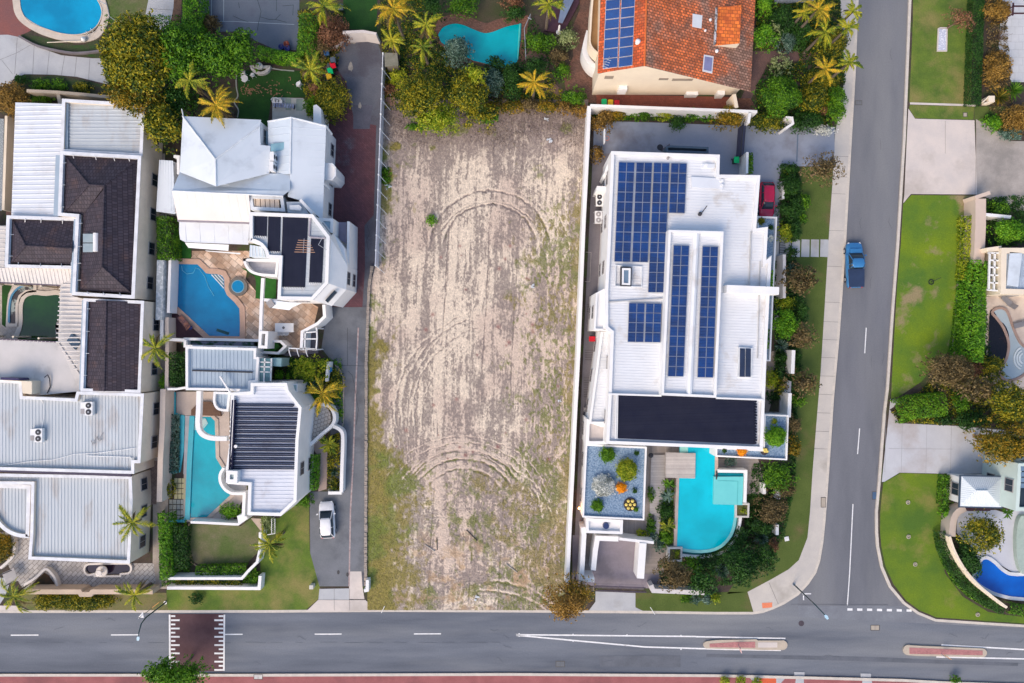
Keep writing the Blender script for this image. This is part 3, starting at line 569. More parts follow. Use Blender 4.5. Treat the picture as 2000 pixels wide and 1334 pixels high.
struct('garden_path', mat('terra_strip', (.19, .11, .09), (.13, .08, .07), .8, .9, fine=.3), .014, [(1016, 75), (1030, 85), (1062, 100), (1072, 120), (1068, 145), (1090, 170), (1110, 180), (1080, 190), (1040, 140), (1012, 120)])
# east side
struct('upper_lawn', LAWN, .012, [(1785, -300), (1905, -300), (1903, 0), (1900, 60), (1896, 205), (1892, 206), (1776, 201), (1783, 40), (1783, 0)])
struct('mowing_strip', CONC, .02, [(1777, 200), (1905, 204), (1905, 208), (1777, 204)])
struct('narrow_lawn', LAWN, .014, [(1777, 205), (1903, 208), (1901, 234), (1787, 231), (1775, 212)])
struct('lawn', LAWNS, .014, [(1903, 208), (1975, 208), (1990, 240), (1960, 262), (1935, 245), (1903, 234)])
struct('east_driveway', CONC, .022, [(1774, 212), (1787, 232), (1903, 235), (1908, 380), (1779, 379), (1764, 397), (1766, 380), (1771, 269)])
struct('east_driveway_back', mat('stained_concrete', (.40, .36, .33), (.33, .30, .27), .5, .85, c3=(.26, .24, .22), sc3=.2, t3=(.5, .65), fine=.1), .018, [(1906, 233), (1935, 246), (1972, 275), (2300, 285), (2300, 420), (1985, 412), (1925, 385), (1906, 380)])
lines('path_joint', mat('joint_pale', (.38, .33, .29), None, 1, .9), [[(1846, 236), (1846, 300)], [(1907.5, 240), (1904, 380)]], .05, .03)
struct('middle_lawn', LAWNE, .012, [(1764, 398), (1780, 381), (1904, 382), (1902, 425), (1879, 421), (1873, 540), (1866, 620), (1858, 680), (1820, 720), (1800, 745), (1760, 772), (1740, 780), (1744, 700), (1752, 560), (1759, 480)])
lines('stone_edging', mat('edging_stone', (.48, .42, .36), (.3, .26, .22), 4, .9), [[(1878, 421), (1873, 530), (1868, 580), (1866, 625), (1860, 678)]], .2, .06)
struct('lower_driveway', mat('cool_concrete', (.50, .51, .54), (.45, .46, .49), .4, .8, c3=(.38, .34, .33), sc3=.12, t3=(.52, .68), fine=.05), .022, [(1739, 779), (1756, 781), (1745, 795), (1737, 800), (1765, 827), (1870, 832), (1960, 840), (2000, 850), (2000, 925), (1840, 925), (1757, 923), (1727, 941), (1722, 941)])
lines('path_joint', mat('joint_cool', (.33, .33, .35), None, 1, .9), [[(1762, 828), (1760, 922)], [(1810, 829), (1808, 925)], [(1858, 832), (1856, 925)], [(1735, 876), (1860, 877)], [(1730, 806), (1728, 922)]], .04, .03)
struct('corner_lawn', LAWNN, .012, [(1725, 943), (1759, 924), (1841, 926), (1838, 1030), (1834, 1080), (1846, 1120), (1880, 1165), (1930, 1195), (1960, 1200), (2010, 1206), (2010, 1218), (1919, 1212), (1830, 1206), (1796, 1192), (1770, 1173), (1745, 1141), (1729, 1105), (1721, 1066), (1719, 1040), (1719, 1000)])
EPAV = mat('cream_patio', (.58, .50, .43), (.52, .45, .39), .6, .8, c3=(.44, .37, .32), sc3=.3, fine=.06)
struct('east_patio', EPAV, .016, [(1905, 580), (2300, 570), (2300, 800), (1960, 800), (1930, 720), (1920, 640)])
struct('east_court', mat('silver_paving', (.55, .56, .58), (.48, .50, .52), .4, .8, fine=.06, pat=('brick', .9, .9, .02, (.42, .43, .45), 0, .04)), .016, [(1975, -200), (2400, -200), (2400, 170), (1975, 160), (1950, 90), (1955, 30)])

# ---------------------------------------------------------------- the sandy lot (grid with real ruts)
def vnoise(x, y, seed):
    r = np.random.default_rng(seed).random((512, 512)); xi = np.floor(x).astype(int); yi = np.floor(y).astype(int); fx = x - xi; fy = y - yi
    fx = fx * fx * (3 - 2 * fx); fy = fy * fy * (3 - 2 * fy); g = lambda a, b: r[a % 512, b % 512]
    return (g(xi, yi) * (1 - fx) + g(xi + 1, yi) * fx) * (1 - fy) + (g(xi, yi + 1) * (1 - fx) + g(xi + 1, yi + 1) * fx) * fy
def fbm(x, y, seed, o=4, g=.55):
    s = 0; a = 1; t = 0
    for i in range(o): s = s + a * vnoise(x * 2 ** i + 37 * i + 100, y * 2 ** i + 11 * i + 100, seed + i); t += a; a *= g
    return s / t
sm = lambda a, b, v: np.clip((v - a) / (b - a), 0, 1)
XL = lambda y: np.interp(y, [150, 240, 520, 560, 700, 1150, 1200], [751, 746, 733, 724, 718, 718, 718])
XR = lambda y: np.interp(y, [150, 245, 560, 1140, 1200], [1152, 1146, 1134, 1108, 1106])
NXg, NYg = 460, 1150
yy = np.linspace(195, 1191, NYg)[:, None] * np.ones((1, NXg)); u = np.linspace(0, 1, NXg)[None, :] * np.ones((NYg, 1))
xx = XL(yy) + (XR(yy) - XL(yy)) * u
wx = xx + 10 * (fbm(xx / 60, yy / 60, 5) - .5); wy = yy + 10 * (fbm(xx / 60, yy / 60, 9) - .5)
slant = wx + (wy - 600) * .035
streak = fbm(slant / 7, wy / 260, 21, 4, .6); streak2 = fbm(slant / 2.6, wy / 55, 22, 3, .6)
blot = fbm(wx / 26, wy / 42, 31, 5, .62); fine_ = fbm(wx / 2.6, wy / 3.6, 41, 3, .65); crumb = fbm(wx / 5.5, wy / 7, 43, 3, .6)
soil = .46 * streak + .30 * streak2 + .52 * blot + .24 * fine_ + .24 * crumb       # about .88 mean
trk = np.zeros_like(xx); edge = np.zeros_like(xx)
NW1 = fbm(xx / 9, yy / 9, 51); NW2 = .25 + .9 * sm(.3, .6, fbm(xx / 16, yy / 16, 52))
def arc(cx, cy, rx, ry, a0, a1, w, s=1., e=1.):
    """a wheel rut: angle measured clockwise from up"""
    global trk, edge
    an = np.degrees(np.arctan2((xx - cx) / rx, -(yy - cy) / ry)); rr = np.hypot((xx - cx) / rx, (yy - cy) / ry); d = (rr - 1) * (rx + ry) / 2 + 7 * (NW1 - .5); s = s * NW2; e = e * NW2
    m = sm(a0 - 8, a0 + 4, an) * (1 - sm(a1 - 4, a1 + 8, an))
    trk = np.maximum(trk, m * s * np.exp(-(d / w) ** 2)); edge = np.maximum(edge, m * e * np.exp(-((d - w * 2.2) / (w * 1.1)) ** 2))
for dr in (0, 26): arc(957, 485, 116 - dr, 112 - dr, -85, 80, 2.0, .8, .8)
arc(957, 490, 101, 96, -70, 50, 1.4, .5, .5)
for i, dr in enumerate((0, 17, 36)): arc(905, 990, 118 - dr, 110 - dr, -50, 58, 1.9, .9)
arc(903, 992, 108, 110, -50, 50, 1.2, .5)
for i in (0, 1, 3): arc(1010, 800, 236 - i * 12, 205 - i * 10, -100, -30, 1.5, .5, .7)
[arc(905, 1005, 138 + 15 * k, 128 + 12 * k, -58, 78, 1.1, .28, .55) for k in range(3)]; [arc(985, 830, 205 - 15 * k, 240 - 16 * k, -105, -35, 1.1, .28, .5) for k in range(4)]; [arc(957, 500, 140 + 15 * k, 135 + 14 * k, 20, 95, 1., .2, .4) for k in range(2)]; arc(905, 1010, 150, 125, 5, 88, 1.6, .6, .8); arc(905, 1030, 172, 138, 15, 88, 1.4, .5, .7); arc(960, 1262, 150, 125, 0, 55, 2.4, .7, 1.); arc(950, 1285, 160, 130, -5, 52, 2.2, .5, .9); arc(900, 1120, 60, 150, -90, -20, 1.6, .4, .7)
for cx in (868, 948, 1005):
    d = xx - (cx + (yy - 600) * -.055 + 4 * (fbm(xx * 0 + 3, yy / 90, 60 + cx) - .5)); m = sm(.35, .5, fbm(xx * 0 + 1, yy / 130, 70 + cx)); trk = np.maximum(trk, .6 * m * NW2 * np.exp(-(d / 1.2) ** 2))
d = xx - 868; lane_ = np.exp(-((xx - (862 + (yy - 1000) * .12)) / 9) ** 2) * sm(900, 960, yy) * (1 - sm(1080, 1140, yy)); edge = np.maximum(edge, .8 * lane_)
toph = 1 - sm(240, 335, yy + 60 * (fbm(xx / 40, yy / 40, 80) - .5) + 25 * np.abs(u - .45))    # brushwood-coloured strip at the back
ridge = 1 - np.abs(2 * fbm(wx / 9 + yy / 50, wy / 7, 141, 3) - 1); ridge = sm(.86, .98, ridge) * sm(820, 960, yy) * sm(.12, .3, u)
v = soil * 1.0 - .16 * ridge + .10 * sm(.45, .6, vnoise(wx / 5, wy / 4, 142)) * sm(820, 960, yy) + .22 * toph - .45 * edge + .35 * trk
bright = sm(.62, .95, yy / yy * 1 - np.hypot((u - .35) / .75, (yy - 560) / 520) * .55)
v = v - .07 * bright + .05 * sm(840, 1000, yy)
# weed cover
gn = fbm(wx / 30, wy / 34, 91, 5, .6) * .6 + .4 * fbm(wx / 7, wy / 9, 95, 3)
right = sm(.55, 1., u) * .26 * sm(300, 450, yy) * (.2 + 1.7 * sm(.42, .6, fbm(wx / 3.5, wy / 7, 97, 3))) + .24 * sm(.94, 1, u) * sm(300, 420, yy); lowl = (1 - sm(.0, .36, u)) * .40 * sm(830, 980, yy); leftb = (1 - sm(.0, .14, u)) * (.42 * sm(560, 640, yy) + .40 * (1 - sm(400, 520, yy)) * sm(270, 300, yy)); low = -.04 * sm(880, 960, yy) + .10 * sm(.45, .6, fbm(wx / 4, wy / 6, 98, 3)) * sm(860, 930, yy)
centre = .10 * np.exp(-((xx - 915) / 60) ** 2 - ((yy - 985) / 60) ** 2)
gv = gn + right + lowl + leftb + low + centre + .20 * trk * sm(300, 900, yy + 300 * (u > .4)) + .10 * (1 - bright) * sm(850, 950, yy) - .3 * edge - .12 * sm(.5, .75, 1 - np.abs(u - .42) * 2) * (yy < 860)
for px, py, r in ((893, 1017, 9), (921, 1018, 12), (838, 982, 5), (885, 262, 22), (905, 250, 16), (955, 255, 18), (775, 285, 10), (755, 345, 12), (1075, 1015, 12), (1062, 914, 14), (850, 290, 12), (1105, 250, 14)): gv = gv + .5 * np.exp(-((xx - px) / r) ** 2 - ((yy - py) / (r * .8)) ** 2) * (.5 + fine_)
grass = sm(.645, .82, gv)
dirtm = np.clip(.72 * sm(.80, .93, v) + .34 * sm(.50, .60, fine_) * (.3 + .7 * sm(.35, .6, blot)) + .20 * sm(.5, .58, vnoise(wx / 1.5, wy / 2.2, 44)), 0, 1)
red_ = np.zeros_like(xx); rg = np.random.default_rng(5)
for i in range(34):
    px, py, r = rg.uniform(770, 1090), rg.uniform(480, 900), rg.uniform(1.5, 4.5); red_ = np.maximum(red_, .75 * np.exp(-((xx - px) / r) ** 2 - ((yy - py) / r) ** 2))
rgb = lambda c: np.array(c)[None, None, :]
sand = rgb((.72, .61, .485)) * (.84 + .32 * fbm(wx / 3, wy / 3, 101, 3))[..., None]; pink = rgb((.53, .40, .335)); grey = rgb((.195, .16, .15)); gdark = rgb((.12, .095, .10))
pk = sm(.42, .62, fbm(xx / 90, yy / 90, 111, 3) + .1 * sm(500, 650, yy) - .05)[..., None]
colr = sand * (1 - pk * .55) + pink * pk * .55
colr = colr * (1 - dirtm[..., None] * .86) + grey * dirtm[..., None] * .86
colr = colr * (1 - .5 * toph[..., None]) + rgb((.19, .135, .135)) * .5 * toph[..., None]
colr = colr * (1 - .6 * trk[..., None]) + gdark * .6 * trk[..., None]
colr = colr * (1 - red_[..., None]) + rgb((.25, .10, .09)) * red_[..., None]
gcol = rgb((.13, .165, .02)) * (.5 + fine_[..., None] * 1.2); yel = sm(.48, .62, fbm(xx / 45, yy / 45, 121, 3) + .12 * (u < .3))[..., None]; gcol = gcol * (1 - yel * .7) + rgb((.27, .20, .05)) * (.55 + fine_[..., None]) * yel * .7
gk = (grass * (.60 + .25 * (1 - sm(.1, .35, u))))[..., None]; colr = colr * (1 - gk) + gcol * gk
straw = (sm(.55, .72, fbm(wx / 18, wy / 18, 131, 4)) * sm(1000, 1100, yy) * (1 - grass) * .6)[..., None]; colr = colr * (1 - straw) + rgb((.42, .27, .13)) * straw
hz = .03 * (1 - v) + .05 * grass * fine_ - .07 * trk + .03 * edge + .03 * fine_ + .03 * ridge + .05
def grid_obj(name, X, Y, Z, C, m):
    ny, nx = X.shape; co = np.empty((ny * nx, 3)); co[:, 0] = (X.ravel() - 1000) * S; co[:, 1] = (667 - Y.ravel()) * S; co[:, 2] = Z.ravel()
    i = (np.arange(ny - 1)[:, None] * nx + np.arange(nx - 1)[None, :]).ravel(); F = np.stack([i, i + nx, i + nx + 1, i + 1], 1).astype(np.int32)
    me = bpy.data.meshes.new(name); me.vertices.add(len(co)); me.vertices.foreach_set('co', co.astype(np.float32).ravel()); me.loops.add(F.size); me.loops.foreach_set('vertex_index', F.ravel())
    me.polygons.add(len(F)); me.polygons.foreach_set('loop_start', np.arange(0, F.size, 4, dtype=np.int32)); me.update(calc_edges=True)
    at = me.attributes.new('soil_colour', 'FLOAT_COLOR', 'POINT'); a = np.ones((len(co), 4)); a[:, :3] = C.reshape(-1, 3); at.data.foreach_set('color', a.astype(np.float32).ravel())
    me.polygons.foreach_set('use_smooth', [True] * len(F)); me.materials.append(m); ob = bpy.data.objects.new(name, me); COL.objects.link(ob); return ob
sandm = bpy.data.materials.new('sandy_soil'); sandm.use_nodes = True; nt = sandm.node_tree; pb = nt.nodes['Principled BSDF']; pb.inputs['Roughness'].default_value = .95; pb.inputs['Specular IOR Level'].default_value = .15
an = nt.nodes.new('ShaderNodeAttribute'); an.attribute_name = 'soil_colour'; nn = nt.nodes.new('ShaderNodeTexNoise'); nn.inputs['Scale'].default_value = 9; nn.inputs['Detail'].default_value = 6; nn.inputs['Roughness'].default_value = .7
gg = nt.nodes.new('ShaderNodeNewGeometry'); nt.links.new(gg.outputs['Position'], nn.inputs['Vector']); mr = nt.nodes.new('ShaderNodeMapRange'); nt.links.new(nn.outputs[0], mr.inputs[0]); mr.inputs[1].default_value = .3; mr.inputs[2].default_value = .7; mr.inputs[3].default_value = .72; mr.inputs[4].default_value = 1.25
vm = nt.nodes.new('ShaderNodeVectorMath'); vm.operation = 'SCALE'; nt.links.new(an.outputs['Color'], vm.inputs[0]); nt.links.new(mr.outputs[0], vm.inputs['Scale']); nt.links.new(vm.outputs[0], pb.inputs['Base Color'])
lot = grid_obj('sandy_lot', xx, yy, hz, colr, sandm); lot['kind'] = 'structure'
# weeds on the lot: short tufts
rng = np.random.default_rng(77); pr = (grass ** 1.5).ravel(); pr = pr / pr.sum(); ii = rng.choice(len(pr), 26000, p=pr)
c = np.stack([(xx.ravel()[ii] - 1000) * S, (667 - yy.ravel()[ii]) * S, hz.ravel()[ii] + .03], 1) + rng.normal(0, .03, (26000, 3)) * [1, 1, .5]
hold = thing('weeds', None, None, (0, 0, 0)); hold['_o'] = (0., 0., 0.)
wd = quads_obj('weeds', leaves_np(c, np.tile([0, 0, 1.], (26000, 1)), .055, .35, rng, .7), leafmat('leaf_weed', (.05, .08, .012), (.14, .17, .02), (.30, .26, .05)), hold); wd.parent = None; bpy.data.objects.remove(hold); wd.name = 'weeds'; wd['kind'] = 'stuff'
# dry brush along the back of the lot
rng = np.random.default_rng(78); n = 9000; bx = rng.uniform(752, 1146, n); by = 245 + rng.normal(0, 22, n) + 12 * np.sin(bx / 25); ok = by > 200; bx = bx[ok]; by = by[ok]
c = np.stack([(bx - 1000) * S, (667 - by) * S, .1 + rng.uniform(0, .12, len(bx))], 1); hold = thing('brush', None, None); hold['_o'] = (0., 0., 0.)
bo = quads_obj('dry_brush', leaves_np(c, np.tile([0, 0, 1.], (len(bx), 1)), .14, .12, rng, .5), leafmat('leaf_dry', (.10, .075, .07), (.20, .15, .13), (.34, .28, .22)), hold); bo.parent = None; bpy.data.objects.remove(hold); bo['kind'] = 'stuff'

rg = random.Random(21)
lines('road_crack', mat('crack_soft', (.105, .115, .135), None, 1, .9), [[(x, 1255.5 + rg.uniform(-.6, .6)), (x + rg.uniform(14, 40), 1255.6 + rg.uniform(-.6, .6))] for x in range(0, 1000, 48)] + [[(x, y), (x + rg.uniform(3, 9), y + rg.uniform(-5, 5)), (x + rg.uniform(10, 18), y + rg.uniform(-7, 7))] for x, y in [(rg.uniform(0, 2000), rg.uniform(1205, 1305)) for i in range(26)]] + [[(x, y), (x + rg.uniform(-4, 4), y + 9), (x + rg.uniform(-5, 5), y + 22)] for x, y in [(rg.uniform(1665, 1745), rg.uniform(0, 1100)) for i in range(12)]] + [[(1545, 1181), (1735, 1182)]], .03, RZ + .013)
struct('road_patch', mat('patch_asphalt', (.10, .11, .13), (.13, .14, .165), .6, .9, fine=.15), RZ + .009, [(1380, 1278), (1700, 1284), (1990, 1296), (1990, 1302), (1600, 1290), (1380, 1284)])
struct('road_patch', mat('patch_asphalt', 0), RZ + .009, [(1170, 1282), (1330, 1281), (1330, 1304), (1172, 1303)])
struct('road_patch', mat('patch_pale_asphalt', (.20, .215, .24), (.16, .17, .195), .5, .9, fine=.15), RZ + .009, [(1560, 1184), (1735, 1184), (1800, 1200), (1990, 1224), (1990, 1228), (1560, 1206)])
# ---------------------------------------------------------------- building helpers
def plane_z(f):
    a, b, c = (Vector(P(*f[i])) for i in (0, 1, 2)); n = (b - a).cross(c - a)
    if abs(n.z) < 1e-6 and len(f) > 3: c = Vector(P(*f[3])); n = (b - a).cross(c - a)
    return lambda x, y: a.z - (n.x * (x - a.x) + n.y * (y - a.y)) / n.z
def add_ribs(M, poly, zf, ang, sp, w=.05, h=.045, jit=0):
    """raised ribs of a metal sheet, clipped to the polygon"""
    c, s = math.cos(-ang), math.sin(-ang); q = [(x * c - y * s, x * s + y * c) for x, y in poly]; n = len(q)
    y = min(v[1] for v in q) + sp * .5; ym = max(v[1] for v in q); c2, s2 = math.cos(ang), math.sin(ang)
    while y < ym:
        xs = []
        for i in range(n):
            (x0, y0), (x1, y1) = q[i], q[(i + 1) % n]
            if (y0 <= y) != (y1 <= y): xs.append(x0 + (y - y0) * (x1 - x0) / (y1 - y0))
        xs.sort()
        for a, b in zip(xs[::2], xs[1::2]):
            if b - a < .2: continue
            a += .04; b -= .04; V = []
            for X in (a, b):
                for (dy, dz) in ((-w, -.01), (-w * .45, h), (w * .45, h), (w, -.01)):
                    wx, wy = X * c2 - (y + dy) * s2, X * s2 + (y + dy) * c2; V.append((wx, wy, zf(wx, wy) + dz))
            M.add(V, [(0, 1, 5, 4), (1, 2, 6, 5), (2, 3, 7, 6)])
        y += sp
    return M
def slopes(root, faces, m, name='roof', ribs=None, ridge=None, smooth=False, rm=None):
    """one roof part from sloping faces given as (px, py, h) lists; ribs = (angle or None per face, spacing)"""
    M = MB()
    for k, f in enumerate(faces):
        q = [P(*v) for v in f]
        if area2([v[:2] for v in q]) < 0: q = q[::-1]
        M.add(q, [tuple(range(len(q)))])
        if ribs:
            an = ribs[0][k] if isinstance(ribs[0], (list, tuple)) else ribs[0]
            if an is not None: add_ribs(M, [v[:2] for v in q], plane_z(f), an, ribs[1], ribs[2] if len(ribs) > 2 else .05, ribs[3] if len(ribs) > 3 else .04)
    o = M.build(name, m, root)
    if ridge:
        R2 = MB()
        for a in ridge: R2.tube([tuple(Vector(P(*v)) + Vector((0, 0, .03))) for v in a], .09, 6)
        R2.build('ridge_cap', rm or m, o)
    return o
def windows(root, poly, h, z0=0., every=3.4, only=None, lev=None, m=None, w=1.3, hh=1.15):
    p = ccw(poly); n = len(p); lev = lev or ([1.0] if h - z0 < 4.6 else [1.0, 3.9])
    for i in range(n):
        if only is not None and i not in only: continue
        a, b = p[i], p[(i + 1) % n]; dx, dy = b[0] - a[0], b[1] - a[1]; l = math.hypot(dx, dy)
        if l < 2.4: continue
        ux, uy = dx / l, dy / l; nx, ny = uy, -ux; k = max(1, int(l / every)); an = math.atan2(uy, ux)
        for j in range(k):
            t = l * (j + .5) / k
            for z in lev:
                if z0 + z + hh > h - .25: continue
                x, y = a[0] + ux * t, a[1] + uy * t
                F = MB(); F.box(x + nx * .03, y + ny * .03, z0 + z - .07, w + .16, .1, .07, an); F.box(x + nx * .03, y + ny * .03, z0 + z + hh, w + .16, .1, .07, an)
                for s_ in (-1, 1): F.box(x + nx * .03 + ux * s_ * (w / 2 + .04), y + ny * .03 + uy * s_ * (w / 2 + .04), z0 + z, .07, .1, hh, an)
                F.box(x + nx * .03, y + ny * .03, z0 + z, .05, .09, hh, an); fo = F.build('window', FRAME, root)
                G = MB(); G.box(x + nx * .015, y + ny * .015, z0 + z, w, .06, hh, an); G.build('pane', m or GLASS, fo)
def flatblock(root, pts, h, par=.35, pw=.22, wall=WHITE, roof=WROOF, rib=None, z0=0., win=True, top=None, name='roof', cap=None):
    """walls with a parapet whose outer edge, seen from above, is pts; a metal deck set down inside it"""
    p = ccw(PX(pts, h)); M = MB(); M.ring(p, pw, z0, h, h - par - .05); wo = M.build('wall', wall, root)
    if cap: C_ = MB(); C_.ring(offset(p, -.03), pw + .06, h + .004, h + .05, h + .004); C_.build('coping', cap, wo)
    q = offset(p, pw - .01); D = MB(); D.sheet(q, h - par)
    if rib: add_ribs(D, q, lambda x, y: h - par, rib[0], rib[1], rib[2] if len(rib) > 2 else .05, rib[3] if len(rib) > 3 else .04)
    r = D.build(name, roof, root)
    if win: windows(root, p, h, z0)
    return wo, r
def wallbox(root, pts, h, m, z0=0., name='wall', win=True, cap=True, **k):
    p = ccw(PX(pts, h)); M = MB(); M.prism(p, z0, h, cap); o = M.build(name, m, root)
    if win: windows(root, p, h, z0, **k)
    return o
def wall_line(label, pts, h, w, m=WHITE, name='garden_wall', z0=0., cat='wall', group=None, cap=None, closed=False):
    """free-standing wall whose top runs through pts (seen at its own height)"""
    q = PX(pts, h); o = (q[0][0], q[0][1], 0.); M = MB(); M.strip(q, w, z0, h)
    M2 = M.build(name, m, None, o); tag(M2, label, cat, group); return M2
def wall_part(root, pts, h, w, m=WHITE, z0=0., name='wall', flat=False):
    M = MB(); M.strip(PX(pts, h), w, z0, h); return M.build(name, m, root)
def bar_part(root, segs, h, w, t, m, name='beam'):
    M = MB()
    for s in segs: M.strip(PX(s, h), w, h - t, h)
    return M.build(name, m, root)
WATERM = {}
def water(key, a=0, b=0):
    if key in WATERM: return WATERM[key]
    m = mat('pool_water_' + key, a, tuple(v * .72 for v in b), .16, .05, det=4, spec=.6, bump=.3, bsc=2.6, fine=.05); WATERM[key] = m; return m
def pool(label, pts, wm, coping=None, cw=.3, name='swimming_pool', cm=None, z=.05, wz=-.0, smooth=0, cat='pool', depth=None):
    p = smooth_path(pts, smooth) if smooth else pts; t = world_thing(name, label, cat, *np.mean(np.array(p), 0))
    q = ccw(PX(p, z)); M = MB(); M.sheet(offset(q, -.04), z); M.build('water', wm, t)
    if cm: C_ = MB(); C_.ring(offset(q, -cw), cw, .0, z + .07, z - .02); C_.build('coping', cm, t)
    return t
def stand_pipe(root, pts, r, m, name): M = MB(); M.tube(pts, r, 6); return M.build(name, m, root)

# small repeated things, built at the origin once
def ac_unit(label, loc, rz, group=None, two=True, big=False):
    t = thing('air_conditioner', label, 'air conditioner', loc, rz, group)
    w_, d_, h_ = (.95, .42, 1.25) if two else (.9, .4, .8)
    M = MB(); M.box(0, 0, .1, w_, d_, h_); M.box(-w_ * .35, 0, 0, .08, d_ + .1, .1); M.box(w_ * .35, 0, 0, .08, d_ + .1, .1); M.build('casing', PLASW, t)
    for z in ((.42, 1.02) if two else (.5,)):
        F = MB(); F.add(*ring_y(-d_ / 2 - .012, z, .25)); F.build('fan_grille', DARK, t)
    return t
def ring_y(y, z, r, n=18):
    V = [(0, y - .02, z)] + [(r * math.cos(2 * math.pi * i / n), y, z + r * math.sin(2 * math.pi * i / n)) for i in range(n)]
    return V, [(0, 1 + i, 1 + (i + 1) % n) for i in range(n)]
def flat_ac(label, loc, rz, s=1., group=None, dark=True):
    """outdoor unit lying so that its two fans face up"""
    t = thing('air_conditioner', label, 'air conditioner', loc, rz, group)
    M = MB(); M.box(0, 0, .12, 1.5 * s, .85 * s, .45); M.box(.1, .7 * s, .12, 1.2 * s, .5 * s, .35); M.build('casing', PLASW, t)
    for x in (-.36, .36): F = MB(); F.cyl(x * s, 0, .57, .60, .31 * s, .31 * s, 20); f = F.build('fan_grille', DARK if dark else FRAME, t); G = MB(); G.cyl(x * s, 0, .6, .63, .09 * s, .09 * s, 10); G.build('hub', PLASW if not dark else STEEL, f)
    M = MB(); M.box(-.3 * s, .72 * s, .47, .55 * s, .42 * s, .03); M.build('side_grille', FRAME, t)
    M = MB(); M.box(-.6, .25, 0, .06, 1.6, .12); M.box(.6, .25, 0, .06, 1.6, .12); M.build('mount', STEEL, t)
    return t
BIN = {}
def wheelie(label, px, py, rz, lid, h=1.05, group=None, z=0.):
    t = thing('wheelie_bin', label, 'bin', P(px, py, h)[:2] + (z,), rz, group)
    M = MB(); a = [(-.26, -.3), (.26, -.3), (.26, .3), (-.26, .3)]; V = [(x * .82, y * .8, .06) for x, y in a] + [(x, y, .95) for x, y in a]; M.add(V, [(0, 1, 5, 4), (1, 2, 6, 5), (2, 3, 7, 6), (3, 0, 4, 7), (3, 2, 1, 0)]); M.build('body', mat('bin_green', (.02, .05, .03), None, 2, .5), t)
    M = MB(); M.prism([(-.3, -.36), (.3, -.36), (.3, .3), (.2, .36), (-.2, .36), (-.3, .3)], .95, 1.03); M.prism([(-.22, -.26), (.22, -.26), (.22, .22), (-.22, .22)], 1.03, 1.06); M.build('lid', lid, t)
    for s_ in (-1, 1): W2 = MB(); W2.tube([(s_ * .24, -.3, .1), (s_ * .3, -.3, .1)], .1, 12); W2.build('wheel', BLACKR, t)
    return t
LIDG = mat('lid_green', (.0, .50, .16), (.0, .45, .14), 2, .4); LIDR = mat('lid_red', (.65, .005, .02), None, 2, .4); LIDY = mat('lid_yellow', (.80, .48, .01), None, 2, .4)
def chair(label, px, py, rz, group=None, z=0., sc=1.):
    t = thing('garden_chair', label, 'chair', P(px, py, .5)[:2] + (z,), rz, group); t.scale = (sc,) * 3
    M = MB(); M.prism(circ(0, 0, .25, 14), .42, .46, True, True); M.build('seat', PLASW, t)
    M = MB(); a = [(.26 * math.cos(R(x)), .26 * math.sin(R(x))) for x in range(200, 341, 14)]; M.strip([(x, y) for x, y in a], .035, .46, .85); M.build('backrest', PLASW, t)
    for x in (-1, 1):
        for y in (-1, 1): L_ = MB(); L_.tube([(x * .16, y * .16, .42), (x * .23, y * .23, 0)], .02, 6); L_.build('leg', PLASW, t)
    return t
def round_table(label, px, py, r, h=.72, m=None, z=0.):
    t = thing('garden_table', label, 'table', P(px, py, h)[:2] + (z,)); m = m or PLASW
    M = MB(); M.cyl(0, 0, h - .04, h, r, r, 20); M.build('tabletop', m, t)
    for k in range(3): a = k * 2.094; L_ = MB(); L_.tube([(0, 0, h - .05), (r * .8 * math.cos(a), r * .8 * math.sin(a), 0)], .022, 6); L_.build('leg', m, t)
    return t
def lounger(label, px, py, rz, m, z=0.):
    t = thing('sun_lounger', label, 'lounger', P(px, py, .35)[:2] + (z,), rz)
    M = MB(); M.box(-.3, 0, .3, 1.3, .62, .07); M.build('seat', m, t)
    M = MB(); M.add([(.35, -.31, .33), (.35, .31, .33), (.95, .31, .75), (.95, -.31, .75), (.35, -.31, .27), (.35, .31, .27), (.97, .31, .68), (.97, -.31, .68)], [(0, 1, 2, 3), (7, 6, 5, 4), (0, 3, 7, 4), (1, 5, 6, 2), (3, 2, 6, 7), (0, 4, 5, 1)]); M.build('backrest', m, t)
    for x in (-.85, .3):
        for y in (-.27, .27): L_ = MB(); L_.tube([(x, y, .3), (x, y, 0)], .025, 6); L_.build('leg', STEEL, t)
    return t
def solar_array(root, x0, y0, ncol, nrow, ex, ey, h, indiv=True, gap=None, z=None, frm=None):
    """panels on a roof; x0,y0 top-left photo pixel, ex / ey column and row steps in pixels (vectors), all at height h"""
    fr = mat('panel_rail', (.30, .32, .38), None, 1, .4); A = MB(); one = MB()
    def q(i, j): gx = gap[i] if gap else 0; return (x0 + ex[0] * i + ey[0] * j + gx, y0 + ex[1] * i + ey[1] * j)
    a, b = q(0, 0), q(ncol - 1, 0); W1 = (b[0] + ex[0], b[1] + ex[1]); d = (ey[0] * nrow, ey[1] * nrow)
    A.prism(PX([a, W1, (W1[0] + d[0], W1[1] + d[1]), (a[0] + d[0], a[1] + d[1])], h - .05), h - .16, h - .07); ao = A.build('solar_array', fr, root)
    for i in range(ncol):
        for j in range(nrow):
            x, y = q(i, j); c = [(x + .35, y + .35), (x + ex[0] - .35, y + ex[1] + .35), (x + ex[0] + ey[0] - .35, y + ey[1] + ex[1] - .35), (x + ey[0] + .35, y + ey[1] - .35)]
            pp = PX(c, h); M = MB() if indiv else one
            M.mi = 0; M.prism(pp, h - .06, h - .02); M.mi = 1; M.sheet(offset(ccw(pp), .022), h - .012)
            if indiv: M.build('solar_panel', [fr, frm or SOLAR], ao)
    if not indiv: o = one.build('solar_panel', [fr, frm or SOLAR], ao); o['kind'] = 'stuff'
    return ao
